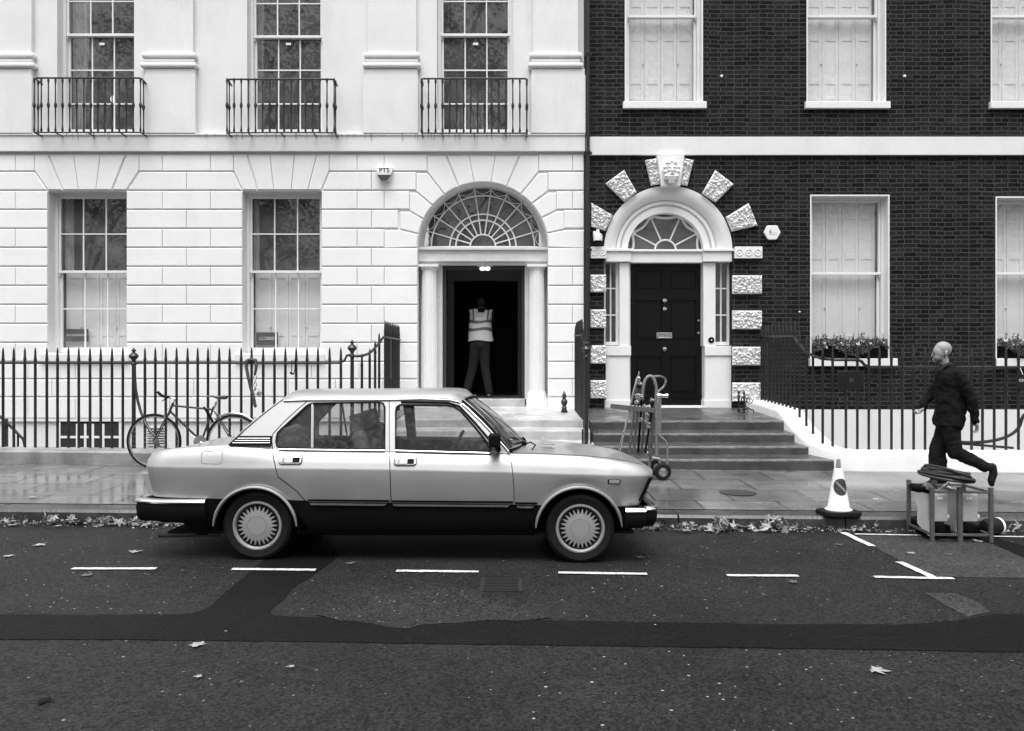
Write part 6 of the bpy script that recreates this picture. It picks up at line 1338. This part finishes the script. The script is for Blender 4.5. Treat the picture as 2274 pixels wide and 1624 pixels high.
m_ = MB(); c = q4(700, 470, YT - .02); m_.lathe([(.03, 0), (.034, .03), (.03, .05), (.024, .07), (.024, .10), (.03, .11), (.03, .13)], c, 12, 'X'); m_.build('socket_head', M_CHROME, ld)

# ---------------------------------------------------------------- traffic cone
pc = on_pave(1862, 1143); TC = thing('traffic_cone', pc, 'white no waiting cone with a dark slashed disc standing at the kerb', 'traffic cone')
m_ = MB(); rot = R(8); b_ = .19; m_.slab([(pc.x + math.cos(rot + R(a)) * b_ * 1.18, pc.y + math.sin(rot + R(a)) * b_ * 1.18 * .8) for a in (35, 55, 125, 145, 215, 235, 305, 325)], pc.z, pc.z + .045); m_.build('base', M_RUBBER, TC, bevel=.008, smooth=0)
H = Z(1040, pc.y) - pc.z; m_ = MB(); m_.lathe([(.128, .046), (.130, .056), (.112, .066), (.105, .075), (.045, H - .015), (.034, H - .004), (.026, H)], pc, 32); cone = m_.build('cone', M_WHITEP, TC)
m_ = MB(); m_.lathe([(.022, H + .001), (.024, H + .02), (.020, H + .06), (.018, H + .09)], pc, 14); m_.build('top_tube', M_GREYP, TC)
cz = Z((1200 + 1160 / 1.624) / 1.773, pc.y) - pc.z
def cone_surf(a, h): r = lerp(.105, .045, (h - .075) / (H - .09)) + .0025; return pc + Vector((r * math.sin(a), -r * math.cos(a), h))
def disc(R_, off, m, nm, par, ring=False):
    m_ = MB(); n = 28; vs = [cone_surf(0, cz) + Vector((0, -off, 0))]; fs = []
    for j in range(1, 4):
        for k in range(n): t = k * 2 * math.pi / n; x_ = R_ * j / 3 * math.cos(t) * .92; h_ = cz + R_ * j / 3 * math.sin(t); r_ = lerp(.105, .045, (h_ - .075) / (H - .09)); vs.append(cone_surf(x_ / max(r_, .05), h_) + Vector((0, -off, 0)))
    fs = [(0, 1 + k, 1 + (k + 1) % n) for k in range(n)] + [(1 + j * n + k, 1 + j * n + (k + 1) % n, 1 + (j + 1) * n + (k + 1) % n, 1 + (j + 1) * n + k) for j in range(2) for k in range(n)]
    m_.add(vs, fs); return m_.build(nm, m, par)
dsk = disc(.082, .0, mat('cone disc red', .06, .5), 'no_waiting_disc', TC); d2 = disc(.066, .002, mat('cone disc blue', .035, .5), 'disc_centre', dsk)
m_ = MB(); rws = [[], []]
for k in range(9):
    t = lerp(-.066, .066, k / 8)
    for j, o_ in enumerate((-.009, .009)): x_, h_ = t * .72 + o_ * .7, cz - t * .72 + o_ * .7; r_ = lerp(.105, .045, (h_ - .075) / (H - .09)); rws[j].append(cone_surf(x_ * .95 / r_, h_) + Vector((0, -.0045, 0)))
m_.grid(rws); m_.build('slash', mat('slash grey', .25, .5), dsk, smooth=0)

# ---------------------------------------------------------------- metal stands with junction boxes, and the cable coil
def q3(u, v): return ((3500 + u / 4.06) / 1.773, (1800 + v / 4.06) / 1.773)
g0 = on_road(*q3(690, 1362)); g1 = on_road(*q3(1137, 1366)); g2 = on_road(*q3(1640, 1372)); gb = on_road(*q3(318, 1072)); dirv = (gb - g0); dirv = Vector((X(q3(318, 0)[0], 8.38) - g0.x, 8.38 - g0.y, 0)); dep = dirv.length
Hs = Z(q3(690, 478)[1], g0.y) - g0.z

def stand(p, wv, label, seed, hin):
    t = thing('equipment_stand', p, label, 'equipment stand', 'equipment stands with boxes'); m_ = MB(); s = .022
    C = [p, p + wv, p + wv + dirv, p + dirv]; C = [Vector((c.x, c.y, road_z(c.x, c.y))) for c in C]
    for c in C: m_.obox(c + Vector((0, 0, Hs / 2)), s * 1.5, s * 1.5, Hs, 0.0)
    for i in range(4):
        a, b = C[i], C[(i + 1) % 4]
        for h in (.07, Hs - .045): m_.tube([a + Vector((0, 0, h)), b + Vector((0, 0, h))], s * .68, 4)
    m_.build('frame', M_GREYM, t, smooth=0, bevel=.002)
    L = wv.normalized(); D = dirv.normalized(); mid = p + wv * .5; bw_ = wv.length * .66
    def ob(c0, w_, d_, z0, z1, nm, m, bev=.006, par=t): m_ = MB(); a_ = math.atan2(L.y, L.x); m_.obox(c0 + Vector((0, 0, (z0 + z1) / 2)), w_, d_, z1 - z0, a_); return m_.build(nm, m, par, bevel=bev, smooth=0)
    c0 = p + wv * .37 + D * .10; bx = ob(c0, bw_, .06, .17, Hs - .075, 'junction_box', mat('box grey', .40, .5, var=.1, vs=10), .012)
    for k in (0, 1): ob(c0 - D * .032 + L * (.02 + .03 * k) * bw_ * 8 * (.3 if k else -.2), .022, .004, Hs - .13, Hs - .105, 'box_label', M_WHITEP, .001, bx)
    ob(c0 + L * bw_ * .56 + D * .0, .022, .03, .20, .235, 'cam_lock', M_WHITEP, .005)
    ob(p + wv * .5 + D * .42, wv.length * .8, .5, .02, .12, 'transformer', M_PLAST, .01)
    m_ = MB(); cc = p + wv * .38 + D * .09 + Vector((0, 0, .115)); m_.lathe([(.045, -.04), (.05, -.03), (.05, .06)], cc, 20, 'Y'); m_.lathe([(.030, -.055), (.032, -.038), (.03, .0)], cc, 16, 'Y'); m_.build('socket', M_PLAST, t)
    # side panel
    off = L * .012; a0, a1 = p + D * .06 + off, p + D * (dep - .10) + off; prof = [(.02, .18), (.02, Hs - .06), (.82, Hs - .03), (.98, Hs - .05), (.98, .30), (.80, .27), (.80, .10), (.14, .035), (.14, .16)]
    m_ = MB(); vs = [a0.lerp(a1, u) + Vector((0, 0, z)) for u, z in prof]; k = len(vs); th = L * .012; m_.add(vs + [v + th for v in vs], [tuple(range(k)), tuple(range(2 * k - 1, k - 1, -1))] + [(i, (i + 1) % k, k + (i + 1) % k, k + i) for i in range(k)]); m_.build('side_panel', mat('pale side panel', .62, .5, var=.05, vs=10), t, smooth=0)
    return t
wv = (g1 - g0); wv.z = 0; wv = wv.normalized() * wv.length * .97
stand(g0, wv, 'grey metal stand with a pale box inside, nearer the traffic cone, carrying the cable coil', 1, 0)
stand(g0 + wv * 1.04 + Vector((0, 0, 0)), (g2 - g1) * .97 - Vector((0, 0, (g2 - g1).z * .97)), 'grey metal stand with a pale box inside, nearer the frame edge beside a dark drum', 2, 0)
CC = thing('cable_coil', at(*q3(850, 340), 8.0), 'coil of black cable lying on top of the metal stands', 'cable'); m_ = MB(); rk = random.Random(9); zc_ = Hs + g0.z + .03; cc = g0 + wv * .95 + dirv * .45; pts = []
for k in range(11 * 22):
    a = k * 2 * math.pi / 22; lp_ = k / 22; pts.append(Vector((cc.x + (.20 - .005 * lp_ + .018 * math.sin(lp_ * 2.3)) * math.cos(a) + .01 * math.sin(lp_ * 7), cc.y + (.30 + .03 * math.cos(lp_ * 1.7)) * math.sin(a), zc_ + .009 * lp_ * (.7 + .3 * math.sin(a + lp_)) - .04 * math.cos(a) * .6 + .02)))
m_.tube(pts, .0125, 7); m_.build('cable', mat('cable rubber', .03, .5), CC)
pl_ = at(*q3(500, 510), 7.9); m_ = MB(); m_.lathe([(.034, -.09), (.038, -.06), (.036, 0), (.025, .02), (.025, .08), (.018, .10)], pl_, 16, 'X', Matrix.Rotation(.25, 3, 'Y')); m_.build('plug', M_PLAST, CC); m_ = MB(); m_.lathe([(.03, -.03), (.034, 0), (.03, .03)], pl_ + Vector((.05, -.03, .03)), 12, 'Y'); m_.tube([pl_ + Vector((.09, 0, 0)), pl_ + Vector((.18, .03, -.02)), cc + Vector((-.1, -.25, Hs + .03))], .013, 6); m_.build('plug', M_STEEL, CC)
pd_ = on_road(*q3(1765, 1285)); dd = thing('dark_drum', pd_, 'dark round drum with a pale rim strip lying in the gutter by the metal stands', 'drum'); m_ = MB(); c = pd_ + Vector((0, .1, .085)); rt = Matrix.Rotation(.35, 3, 'Z')
m_.lathe([(.02, -.13), (.06, -.12), (.078, -.08), (.08, 0), (.078, .08), (.06, .11)], c, 24, 'X', rt); o = m_.build('drum_body', M_RUBBER, dd); m_ = MB(); m_.lathe([(.079, .045), (.081, .05), (.081, .068), (.079, .072)], c, 24, 'X', rt); m_.build('rim_strip', M_WHITEP, o)

# ---------------------------------------------------------------- people
def pfun(s, ox, oy, Y0):
    def f(u, v, dy=0): return at((ox + u / s) / 1.773, (oy + v / s) / 1.773, Y0 + dy)
    return f
YM = 10.15; pm = pfun(2.32, 3500, 1300, YM)
MAN = thing('person', on_pave(2074, 1084), 'bald man in black coat and dark trousers striding past the brick house', 'person')
zf = pave_z(5.0, YM)
# far (right) arm forward, near (left) arm back; planted front leg, trailing rear leg
shN, elN, wrN, hdN = pm(650, 420, -.17), pm(760, 640, -.23), pm(790, 830, -.22), pm(806, 890, -.22)
shF, elF, wrF, hdF = pm(500, 420, .17), pm(370, 600, .20), pm(310, 705, .16), pm(282, 748, .15)
hpF, knF, anF, toF = pm(540, 860, .10), pm(440, 1120, .10), pm(455, 1480, .10), pm(370, 1560, .10)
hpN, knN, anN = pm(560, 870, -.09), pm(600, 1110, -.09), pm(890, 1255, -.09); toN = pm(938, 1400, -.09)
anF.z = zf + .09; toF.z = zf + .035; toN.z = zf + .05
m_ = MB(); hd = pm(490, 195)
hdk = .455 * YM / F / 1.0    # photo-crop unit in metres is 1/(2.32*1.773) px
u_ = YM / F / (2.32 * 1.773)
m_.ell(pm(495, 172), (.098, .078, .088), None, 24, 16); m_.ell(pm(462, 205), (.076, .066, .092), None, 24, 16); m_.ell(pm(450, 250), (.060, .052, .058)); m_.ell(pm(426, 284), (.026, .032, .022)); m_.ell(pm(490, 250), (.055, .056, .055))
m_.cap(pm(399, 208), pm(390, 238), .007, .010); m_.ell(pm(403, 264), (.009, .018, .006)); m_.ell(pm(405, 276), (.009, .016, .006))
for s in (-1, 1): m_.ell(pm(524, 213, s * .078), (.018, .009, .030), Matrix.Rotation(.2, 3, 'Y'))
m_.limb([pm(500, 275), pm(530, 345)], [.054, .052])
m_.limb([shN, elN, wrN], [.048, .038, .026]); m_.limb([shF, elF, wrF], [.048, .038, .026]); m_.limb([pm(540, 440), pm(548, 600), pm(550, 830)], [.10, .11, .11])
m_.limb([hpN, knN, anN], [.08, .052, .036]); m_.limb([hpF, knF, anF], [.08, .052, .036]); m_.limb([anF, toF], [.035, .03]); m_.limb([anN, pm(945, 1260, -.09), pm(945, 1330, -.09)], [.034, .03, .03])
def hand(mb, wr, hd, thumb, curl, side, k=1.0):
    """palm with four curled fingers and a thumb"""
    d_ = (hd - wr).normalized(); lat = Vector((0, 1, 0)); lat = (lat - d_ * lat.dot(d_)).normalized(); nrm = d_.cross(lat) * side; pc_ = wr + d_ * .05 * k
    rot = Matrix((lat, d_, nrm)).transposed(); mb.ell(pc_, (.040 * k, .048 * k, .019 * k), rot, 12, 8); mb.cap(wr - d_ * .01, wr + d_ * .03, .024 * k, .022 * k)
    for i, (ln, off) in enumerate(((.072, -.028), (.080, -.010), (.075, .009), (.060, .027))):
        p0 = pc_ + d_ * .038 * k + lat * off * k; a = curl; p = p0; dirc = d_
        for sg in range(3):
            dirc = (d_ * math.cos(a) + nrm * math.sin(a)).normalized(); q = p + dirc * ln * k * (.45, .32, .25)[sg]; mb.cap(p, q, (.0095 - .001 * sg) * k, (.0085 - .001 * sg) * k, 8); p = q; a += curl * 1.1
    t0 = wr + d_ * .02 * k + lat * thumb * .028 * k; t1 = t0 + (d_ * .8 + lat * thumb * .7 + nrm * .35).normalized() * .042 * k; t2 = t1 + (d_ * .95 + lat * thumb * .1 + nrm * .5).normalized() * .032 * k; mb.cap(t0, t1, .013 * k, .011 * k, 8); mb.cap(t1, t2, .0105 * k, .009 * k, 8)
hand(m_, wrN, hdN, 1, .55, -1); hand(m_, wrF, hdF, -1, .75, -1)
m_.build('body', M_SKIN, MAN, smooth=180, remesh=.005, it=8, merge=False, fix=False)
for s in (-1, 1):
    m_ = MB(); m_.ell(pm(408, 207, s * .032), (.010, .013, .0055)); m_.build('eye', M_PLAST, MAN); m_ = MB(); m_.cap(pm(402, 197, s * .018), pm(410, 195, s * .044), .005, .004); m_.build('eyebrow', mat('stubble', .10, .8, var=.3, vs=60), MAN)
m_ = MB(); m_.ell(pm(447, 262), (.061, .054, .046)); m_.ell(pm(427, 286), (.028, .034, .023)); m_.ell(pm(486, 236), (.030, .066, .045)); m_.build('stubble', mat('stubble', .17, .8, var=.3, vs=60), MAN, smooth=180, remesh=.006, merge=False, fix=False)
m_ = MB()
kf = [(335, 560, 46), (365, 552, 85), (395, 548, 108), (430, 550, 122), (500, 560, 132), (600, 566, 138), (700, 562, 136), (800, 552, 132), (880, 545, 126)]
for v in range(335, 878, 16):
    cx_ = interp([(k[0], k[1]) for k in kf], v); hw_ = interp([(k[0], k[2]) for k in kf], v) * u_; lat_ = interp([(335, .08), (370, .14), (400, .175), (500, .185), (650, .19), (800, .205), (880, .215)], v); m_.ell(pm(cx_, v), (hw_, lat_, .045))
m_.limb([shN, elN, wrN], [.078, .062, .048]); m_.limb([shF, elF, wrF], [.076, .060, .046]); m_.limb([pm(548, 312), pm(545, 345), pm(545, 390)], [.062, .085, .11]); m_.limb([pm(500, 345), pm(505, 385)], [.055, .09])
folds(m_.build('coat', M_CLOTH, MAN, smooth=180, remesh=.010, it=12, merge=False, fix=False), .045, .10)
m_ = MB(); m_.tube(smooth_path([pm(470, 372, -.05), pm(500, 335, -.07), pm(545, 312, -.06), pm(590, 322, -.03), pm(600, 335, .03)]), .022, 8); m_.build('collar', mat('collar cloth', .012, .9), MAN)
m_ = MB(); m_.ell(pm(555, 860), (.14, .17, .13)); m_.limb([hpN, knN, anN + Vector((-.02, 0, .01))], [.096, .085, .064]); m_.limb([hpF, knF, anF + Vector((0, 0, .02))], [.108, .098, .100]); folds(m_.build('trousers', M_TROUS, MAN, smooth=180, remesh=.010, it=8, merge=False, fix=False), .035, .08)
m_ = MB()
m_.limb([anF, anF.lerp(toF, .5), toF], [.05, .046, .038]); m_.ell(anF + Vector((.035, 0, -.04)), (.045, .042, .045)); m_.limb([anF, toF - Vector((.02, 0, .01)), toF - Vector((.05, 0, .01))], [.04, .036, .03])
m_.limb([pm(895, 1250, -.09), pm(945, 1250, -.09), pm(955, 1310, -.09), pm(935, 1375, -.09), toN + Vector((0, 0, .01))], [.050, .046, .046, .042, .032])
m_.build('shoes', M_RUBBER, MAN, smooth=180, remesh=.008, merge=False, fix=False)
# worker in the doorway, seen from behind, leaning forward
YW_ = FY + 1.0; pw = pfun(1624 / 750, 1600, 1000, YW_); zh = Z(886, YD)
WK = thing('person', Vector((pw(620, 1200).x, YW_, zh)), 'worker in a banded high visibility vest seen from behind in the open doorway', 'person')
fl_ = Vector((0, 0, 0)); aL, aR = pw(512, 1165), pw(705, 1185, -.05); aL.z = aR.z = zh + .07
kL, kR, hL, hR = pw(565, 970, .04), pw(670, 960, .02), pw(590, 780), pw(665, 780); sL, sR = pw(556, 510, .10), pw(720, 510, .10)
m_ = MB(); m_.limb([hL, kL, aL], [.08, .055, .04]); m_.limb([hR, kR, aR], [.08, .055, .04]); m_.limb([pw(628, 735, .02), pw(633, 620, .02), pw(635, 500, .10)], [.10, .12, .12]); m_.limb([sL, pw(535, 560, .35), pw(560, 520, .60)], [.05, .04, .03]); m_.limb([sR, pw(738, 560, .35), pw(710, 520, .60)], [.05, .04, .03])
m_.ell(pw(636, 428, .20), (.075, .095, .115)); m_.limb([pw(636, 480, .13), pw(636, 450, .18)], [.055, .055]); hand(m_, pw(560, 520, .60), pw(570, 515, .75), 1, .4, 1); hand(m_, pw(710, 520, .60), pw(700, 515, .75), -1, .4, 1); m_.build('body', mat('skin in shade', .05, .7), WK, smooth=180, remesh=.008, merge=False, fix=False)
m_ = MB(); m_.ell(pw(636, 425, .20), (.083, .103, .115)); m_.build('hair', mat('dark hair', .01, .9), WK, smooth=180)
m_ = MB(); m_.limb([sL, pw(535, 560, .35), pw(560, 520, .60)], [.066, .055, .045]); m_.limb([sR, pw(738, 560, .35), pw(710, 520, .60)], [.066, .055, .045]); m_.limb([pw(636, 480, .12), pw(636, 500, .10)], [.10, .15]); m_.build('sweater', mat('navy black cloth', .006, .95, spec=.2), WK, smooth=180, remesh=.01, merge=False, fix=False)
m_ = MB(); m_.ell(pw(630, 770), (.165, .15, .14)); m_.limb([hL, kL, aL + Vector((0, 0, .03))], [.11, .085, .075]); m_.limb([hR, kR, aR + Vector((0, 0, .03))], [.11, .085, .07]); m_.build('trousers', mat('dim jeans', .007, .95, var=.3, vs=6), WK, smooth=180, remesh=.01, merge=False, fix=False)
m_ = MB()
for a, dx in ((aL, -.03), (aR, .04)): m_.limb([a - Vector((0, 0, .02)), a + Vector((dx, .10, -.035))], [.045, .035]); m_.cap(a + Vector((0, -.03, -.03)), a + Vector((0, .02, -.03)), .035, .04)
m_.build('shoes', mat('grey shoes', .12, .7), WK, smooth=180, remesh=.008, merge=False, fix=False)
# vest: rings lofted down the torso
def vest_ring(v, dy0, w0, dpt, off=0, cx=None, a0=-180, a1=180, n=32):
    L_ = []
    for k in range(n + 1):
        a = R(lerp(a0, a1, k / n)); c = pw(cx, v, dy0); L_.append(c + Vector((math.sin(a) * (w0 + off), -math.cos(a) * (dpt + off), .012 * math.sin(3 * a + v * .02))))
    return L_
vt = [(478, .11, .225, .13, 636), (500, .10, .222, .145, 636), (540, .08, .205, .15, 635), (580, .06, .205, .15, 632), (620, .04, .212, .15, 630), (660, .03, .218, .155, 630), (700, .02, .225, .155, 632), (745, .02, .235, .155, 635)]
def vparam(v):
    return [interp([(a[0], a[i]) for a in vt], v) for i in (1, 2, 3, 4)]
m_ = MB(); m_.grid([vest_ring(v, *vparam(v)[:3], 0, vparam(v)[3]) for v in range(478, 746, 12)]); VS = m_.build('vest', mat('hi vis fabric', .50, .8, var=.06, vs=8, bump=.5, bs=14), WK, smooth=180)
M_BAND = mat('reflective band', .09, .5)
for va, vb in ((568, 592), (632, 657)): m_ = MB(); m_.grid([vest_ring(v, *vparam(v)[:3], .006, vparam(v)[3]) for v in (va, (va + vb) / 2, vb)]); m_.build('reflective_band', M_BAND, VS, smooth=180)
for s in (-1, 1): m_ = MB(); m_.grid([vest_ring(v, *vparam(v)[:3], .006, vparam(v)[3], s * 38 - 5, s * 38 + 5, 3) for v in (479, 500, 520, 540, 560, 573)]); m_.build('reflective_band', M_BAND, VS, smooth=180)
pv = pw(634, 500, .10); text_mesh('PARLANCE', .036, M_PLAST, 'lettering', WK, face_south(pv.x, pv.y - .153, pv.z), .0008); pv = pw(634, 525, .085); m_ = MB()
for r_, zz in enumerate((.03, .012, -.006, -.03)):
    for k in range(9): m_.box(pv.x - .075 + k * .0165, pv.x - .062 + k * .0165 - (.004 if (k + r_) % 3 else 0), pv.y - .1575, pv.y - .1565, pv.z + zz, pv.z + zz + (.004 if r_ < 3 else .010))
m_.build('faint_print', M_GREYP, VS, smooth=0)

# ---------------------------------------------------------------- leaves
def leaf_geo(mb, c, s, rnd, flat=False):
    yaw = rnd.uniform(0, 6.28); tiltx = 0 if flat else rnd.uniform(-1.35, 1.35); tilty = 0 if flat else rnd.uniform(-.9, .9); rot = Matrix.Rotation(yaw, 3, 'Z') @ Matrix.Rotation(tiltx, 3, 'X') @ Matrix.Rotation(tilty, 3, 'Y'); cu = rnd.uniform(.1, .5) if flat else rnd.uniform(.2, 1.5)
    prof = [(-90, .12), (-60, .38), (-35, .42), (-18, .85), (0, .45), (15, .62), (38, 1.0), (55, .50), (68, .60), (90, 1.15), (112, .60), (125, .50), (142, 1.0), (165, .62), (180, .45), (198, .85), (215, .42), (240, .38)]
    vs = [Vector((0, 0, 0))]
    for a, r in prof: r *= rnd.uniform(.62, 1.15); x, y = r * math.cos(R(a)), r * math.sin(R(a)); vs.append(Vector((x * (1 - .3 * cu * abs(x) * .4), y, cu * (x * x * .45 + .3 * y * y * rnd.uniform(-.4, 1) + .12 * rnd.uniform(-1, 1)))))
    vs = [rot @ (v * s) for v in vs]; mz = min(v.z for v in vs); mb.add([c + v - Vector((0, 0, mz - .002)) for v in vs], [(0, i, i + 1) for i in range(1, len(prof))] + [(0, len(prof), 1)])
rl = random.Random(21); ml, md = MB(), MB()
dens = [(-140, 0, 30), (0, 335, 120), (290, 350, 24), (350, 560, 14), (1330, 1430, 12), (1430, 1560, 45), (1560, 1760, 80), (1760, 1900, 36), (1900, 2010, 18), (2010, 2274, 26), (2274, 2420, 12)]
for a, b, n in dens:
    for k in range(n):
        px = rl.uniform(a, b); x = X(px, 8.3); y = YK - .03 - abs(rl.gauss(0, .085)); pile = rl.random() ** 2 * .05; leaf_geo(ml if rl.random() < .55 else md, Vector((x, y, road_z(x, y) + pile)), rl.choice((rl.uniform(.02, .045), rl.uniform(.04, .07))), rl, rl.random() < .4)
for k in range(1500):
    px = rl.choice((rl.uniform(-140, 345), rl.uniform(1400, 2420), rl.uniform(350, 560))); x = X(px, 8.3); y = YK - .01 - abs(rl.gauss(0, .11)); c = Vector((x, y, road_z(x, y) + rl.uniform(.002, .02))); a = rl.uniform(0, 6.3); L_ = rl.uniform(.008, .028)
    (md if rl.random() < .7 else ml).add([c, c + Vector((math.cos(a), math.sin(a), .3)) * L_, c + Vector((math.cos(a + 1.2), math.sin(a + 1.2), rl.uniform(0, .8))) * L_], [(0, 1, 2)])
for a, b in ((300, 345), (1700, 1745), (1590, 1620)):
    for k in range(9): px = rl.uniform(a, b); x = X(px, 8.25); y = YK - rl.uniform(.03, .2); leaf_geo(ml, Vector((x, y, road_z(x, y) + rl.uniform(0, .08))), rl.uniform(.06, .09), rl)
o = ml.build('leaf_litter', M_LEAF, smooth=0, merge=False, fix=False); tag(o, 'pale fallen plane leaves drifted along the gutter at the kerb', 'leaves', kind='stuff')
o = md.build('leaf_litter', M_LEAFD, smooth=0, merge=False, fix=False); tag(o, 'brown fallen leaves drifted along the gutter at the kerb', 'leaves', kind='stuff')
def one_leaf(px, py, s, label, m=M_LEAF, flat=True, pav=False, seed=0):
    p = on_pave(px, py) if pav else on_road(px, py); rnd = random.Random(int(px) + seed); mb = MB(); leaf_geo(mb, Vector((0, 0, 0)), s, rnd, flat); mb.v = [Vector((v.x, v.y, v.z * (.5 if flat else 1))) + p + Vector((0, 0, .009)) for v in mb.v]
    root = mb.build('fallen_leaf', m, smooth=0, merge=False, fix=False); tag(root, label, 'leaf', 'fallen leaves lying singly on the ground'); return root
for px, py, s, lb_, m, pv in ((440, 1436, .07, 'pale leaf on the road just below the dark trench strip, under the car tail', M_LEAF, 0), (1943, 1491, .085, 'large pale leaf lying alone on the near road below the traffic cone', M_LEAF, 0), (444, 1505, .035, 'small curled pale leaf alone on the near road, lower than the trench strip', M_LEAF, 0), (650, 1484, .03, 'tiny pale leaf on the near road below the rear wheel', M_LEAF, 0), (84, 1213, .085, 'pale leaf on the road beside the gutter left of the car', M_LEAF, 0), (295, 1228, .08, 'pale leaf on the road behind the rear bumper', M_LEAF, 0), (72, 1107, .075, 'pale leaf lying alone on the wet pavement behind the car', M_LEAF, 1), (2022, 1230, .06, 'pale folded leaf on the grey patch between the bay lines', M_LEAF, 0), (2172, 1205, .07, 'pale leaf on the dark strip in front of the metal stands', M_LEAF, 0), (190, 1281, .06, 'dark leaf just below the first white dash', M_LEAFD, 0), (100, 1562, .06, 'black curled leaf on the near road at the bottom corner', M_PLAST, 0), (780, 1254, .06, 'brown leaf on the road between the two near wheels', M_LEAFD, 0), (1418, 1240, .07, 'brown leaf on the road below the front bumper', M_LEAFD, 0), (1860, 1212, .05, 'brown leaf on the road below the traffic cone', M_LEAFD, 0), (1945, 1110, .05, 'square pale scrap lying flat on the pavement by the cone', M_WHITEP, 1), (1765, 1295, .06, 'brown leaf just below the fifth white dash', M_LEAFD, 0), (15, 1238, .06, 'pale leaf on the road at the frame edge left of the car', M_LEAF, 0), (2110, 1234, .05, 'small dark leaf on the grey patch below the metal stands', M_LEAFD, 0)): one_leaf(px, py, s, lb_, m, True, pv)

# ---------------------------------------------------------------- plane trees of the square garden, behind the viewer, seen mirrored in the glass
def tree(x, y, h, cr, seed, label):
    rnd = random.Random(seed); t = thing('plane_tree', (x, y, 0), label, 'tree', 'plane trees in the square garden'); m_ = MB(); z0 = GR * x
    top = Vector((x + rnd.uniform(-.5, .5), y, h * .62)); m_.tube([(x, y, z0 - .1), (x, y, z0 + .6), (x + .1, y, h * .25), top], [.45, .33, .27, .16], 10); lt = []
    for k in range(22):
        a = k * 2.4; b0 = Vector((x, y, 0)).lerp(top, 1); b0 = Vector((lerp(x, top.x, .7), y, h * rnd.uniform(.2, .6))); b1 = b0 + Vector((math.cos(a) * cr * rnd.uniform(.4, .8), math.sin(a) * cr * rnd.uniform(.4, .8), h * rnd.uniform(.1, .36))); mid = b0.lerp(b1, .5) + Vector((0, 0, .5)); m_.tube([b0, mid, b1], [.12, .08, .03], 6); lt += [mid, b1]
        for j in range(3): b2 = b1 + Vector((rnd.uniform(-1.6, 1.6), rnd.uniform(-1.6, 1.6), rnd.uniform(-.6, 1.4))); m_.tube([b1.lerp(mid, .4), b2], [.04, .012], 5); lt.append(b2)
    m_.build('trunk', M_BARK, t); f = MB()
    for k in range(13000):
        c = rnd.choice(lt) + Vector((rnd.gauss(0, 1.0), rnd.gauss(0, 1.0), rnd.gauss(0, .8))); a = Vector((rnd.uniform(-1, 1), rnd.uniform(-1, 1), rnd.uniform(-.7, .4))).normalized(); b = a.orthogonal().normalized(); b = Matrix.Rotation(rnd.uniform(0, 6.3), 3, a) @ b; s = rnd.uniform(.12, .24); f.add([c, c + a * s * .5 + b * s * .45, c + a * s, c + a * s * .5 - b * s * .45], [(0, 1, 2, 3)])
    f.build('crown', M_TREE, t, smooth=0, merge=False, fix=False)
tree(-13, -14, 21, 7, 1, 'tall leafy plane tree in the garden facing the basement windows'); tree(-4.5, -16, 24, 7, 2, 'tallest leafy plane tree in the garden facing the wide arched door'); tree(5, -15, 20, 7, 3, 'leafy plane tree in the garden facing the black door'); tree(14, -17, 23, 7, 4, 'leafy plane tree in the garden facing the window boxes')
tree(-23, -15, 22, 8, 5, 'leafy plane tree in the garden beyond the far end of the basement windows'); tree(24, -15, 22, 8, 6, 'leafy plane tree in the garden beyond the hanging sign')
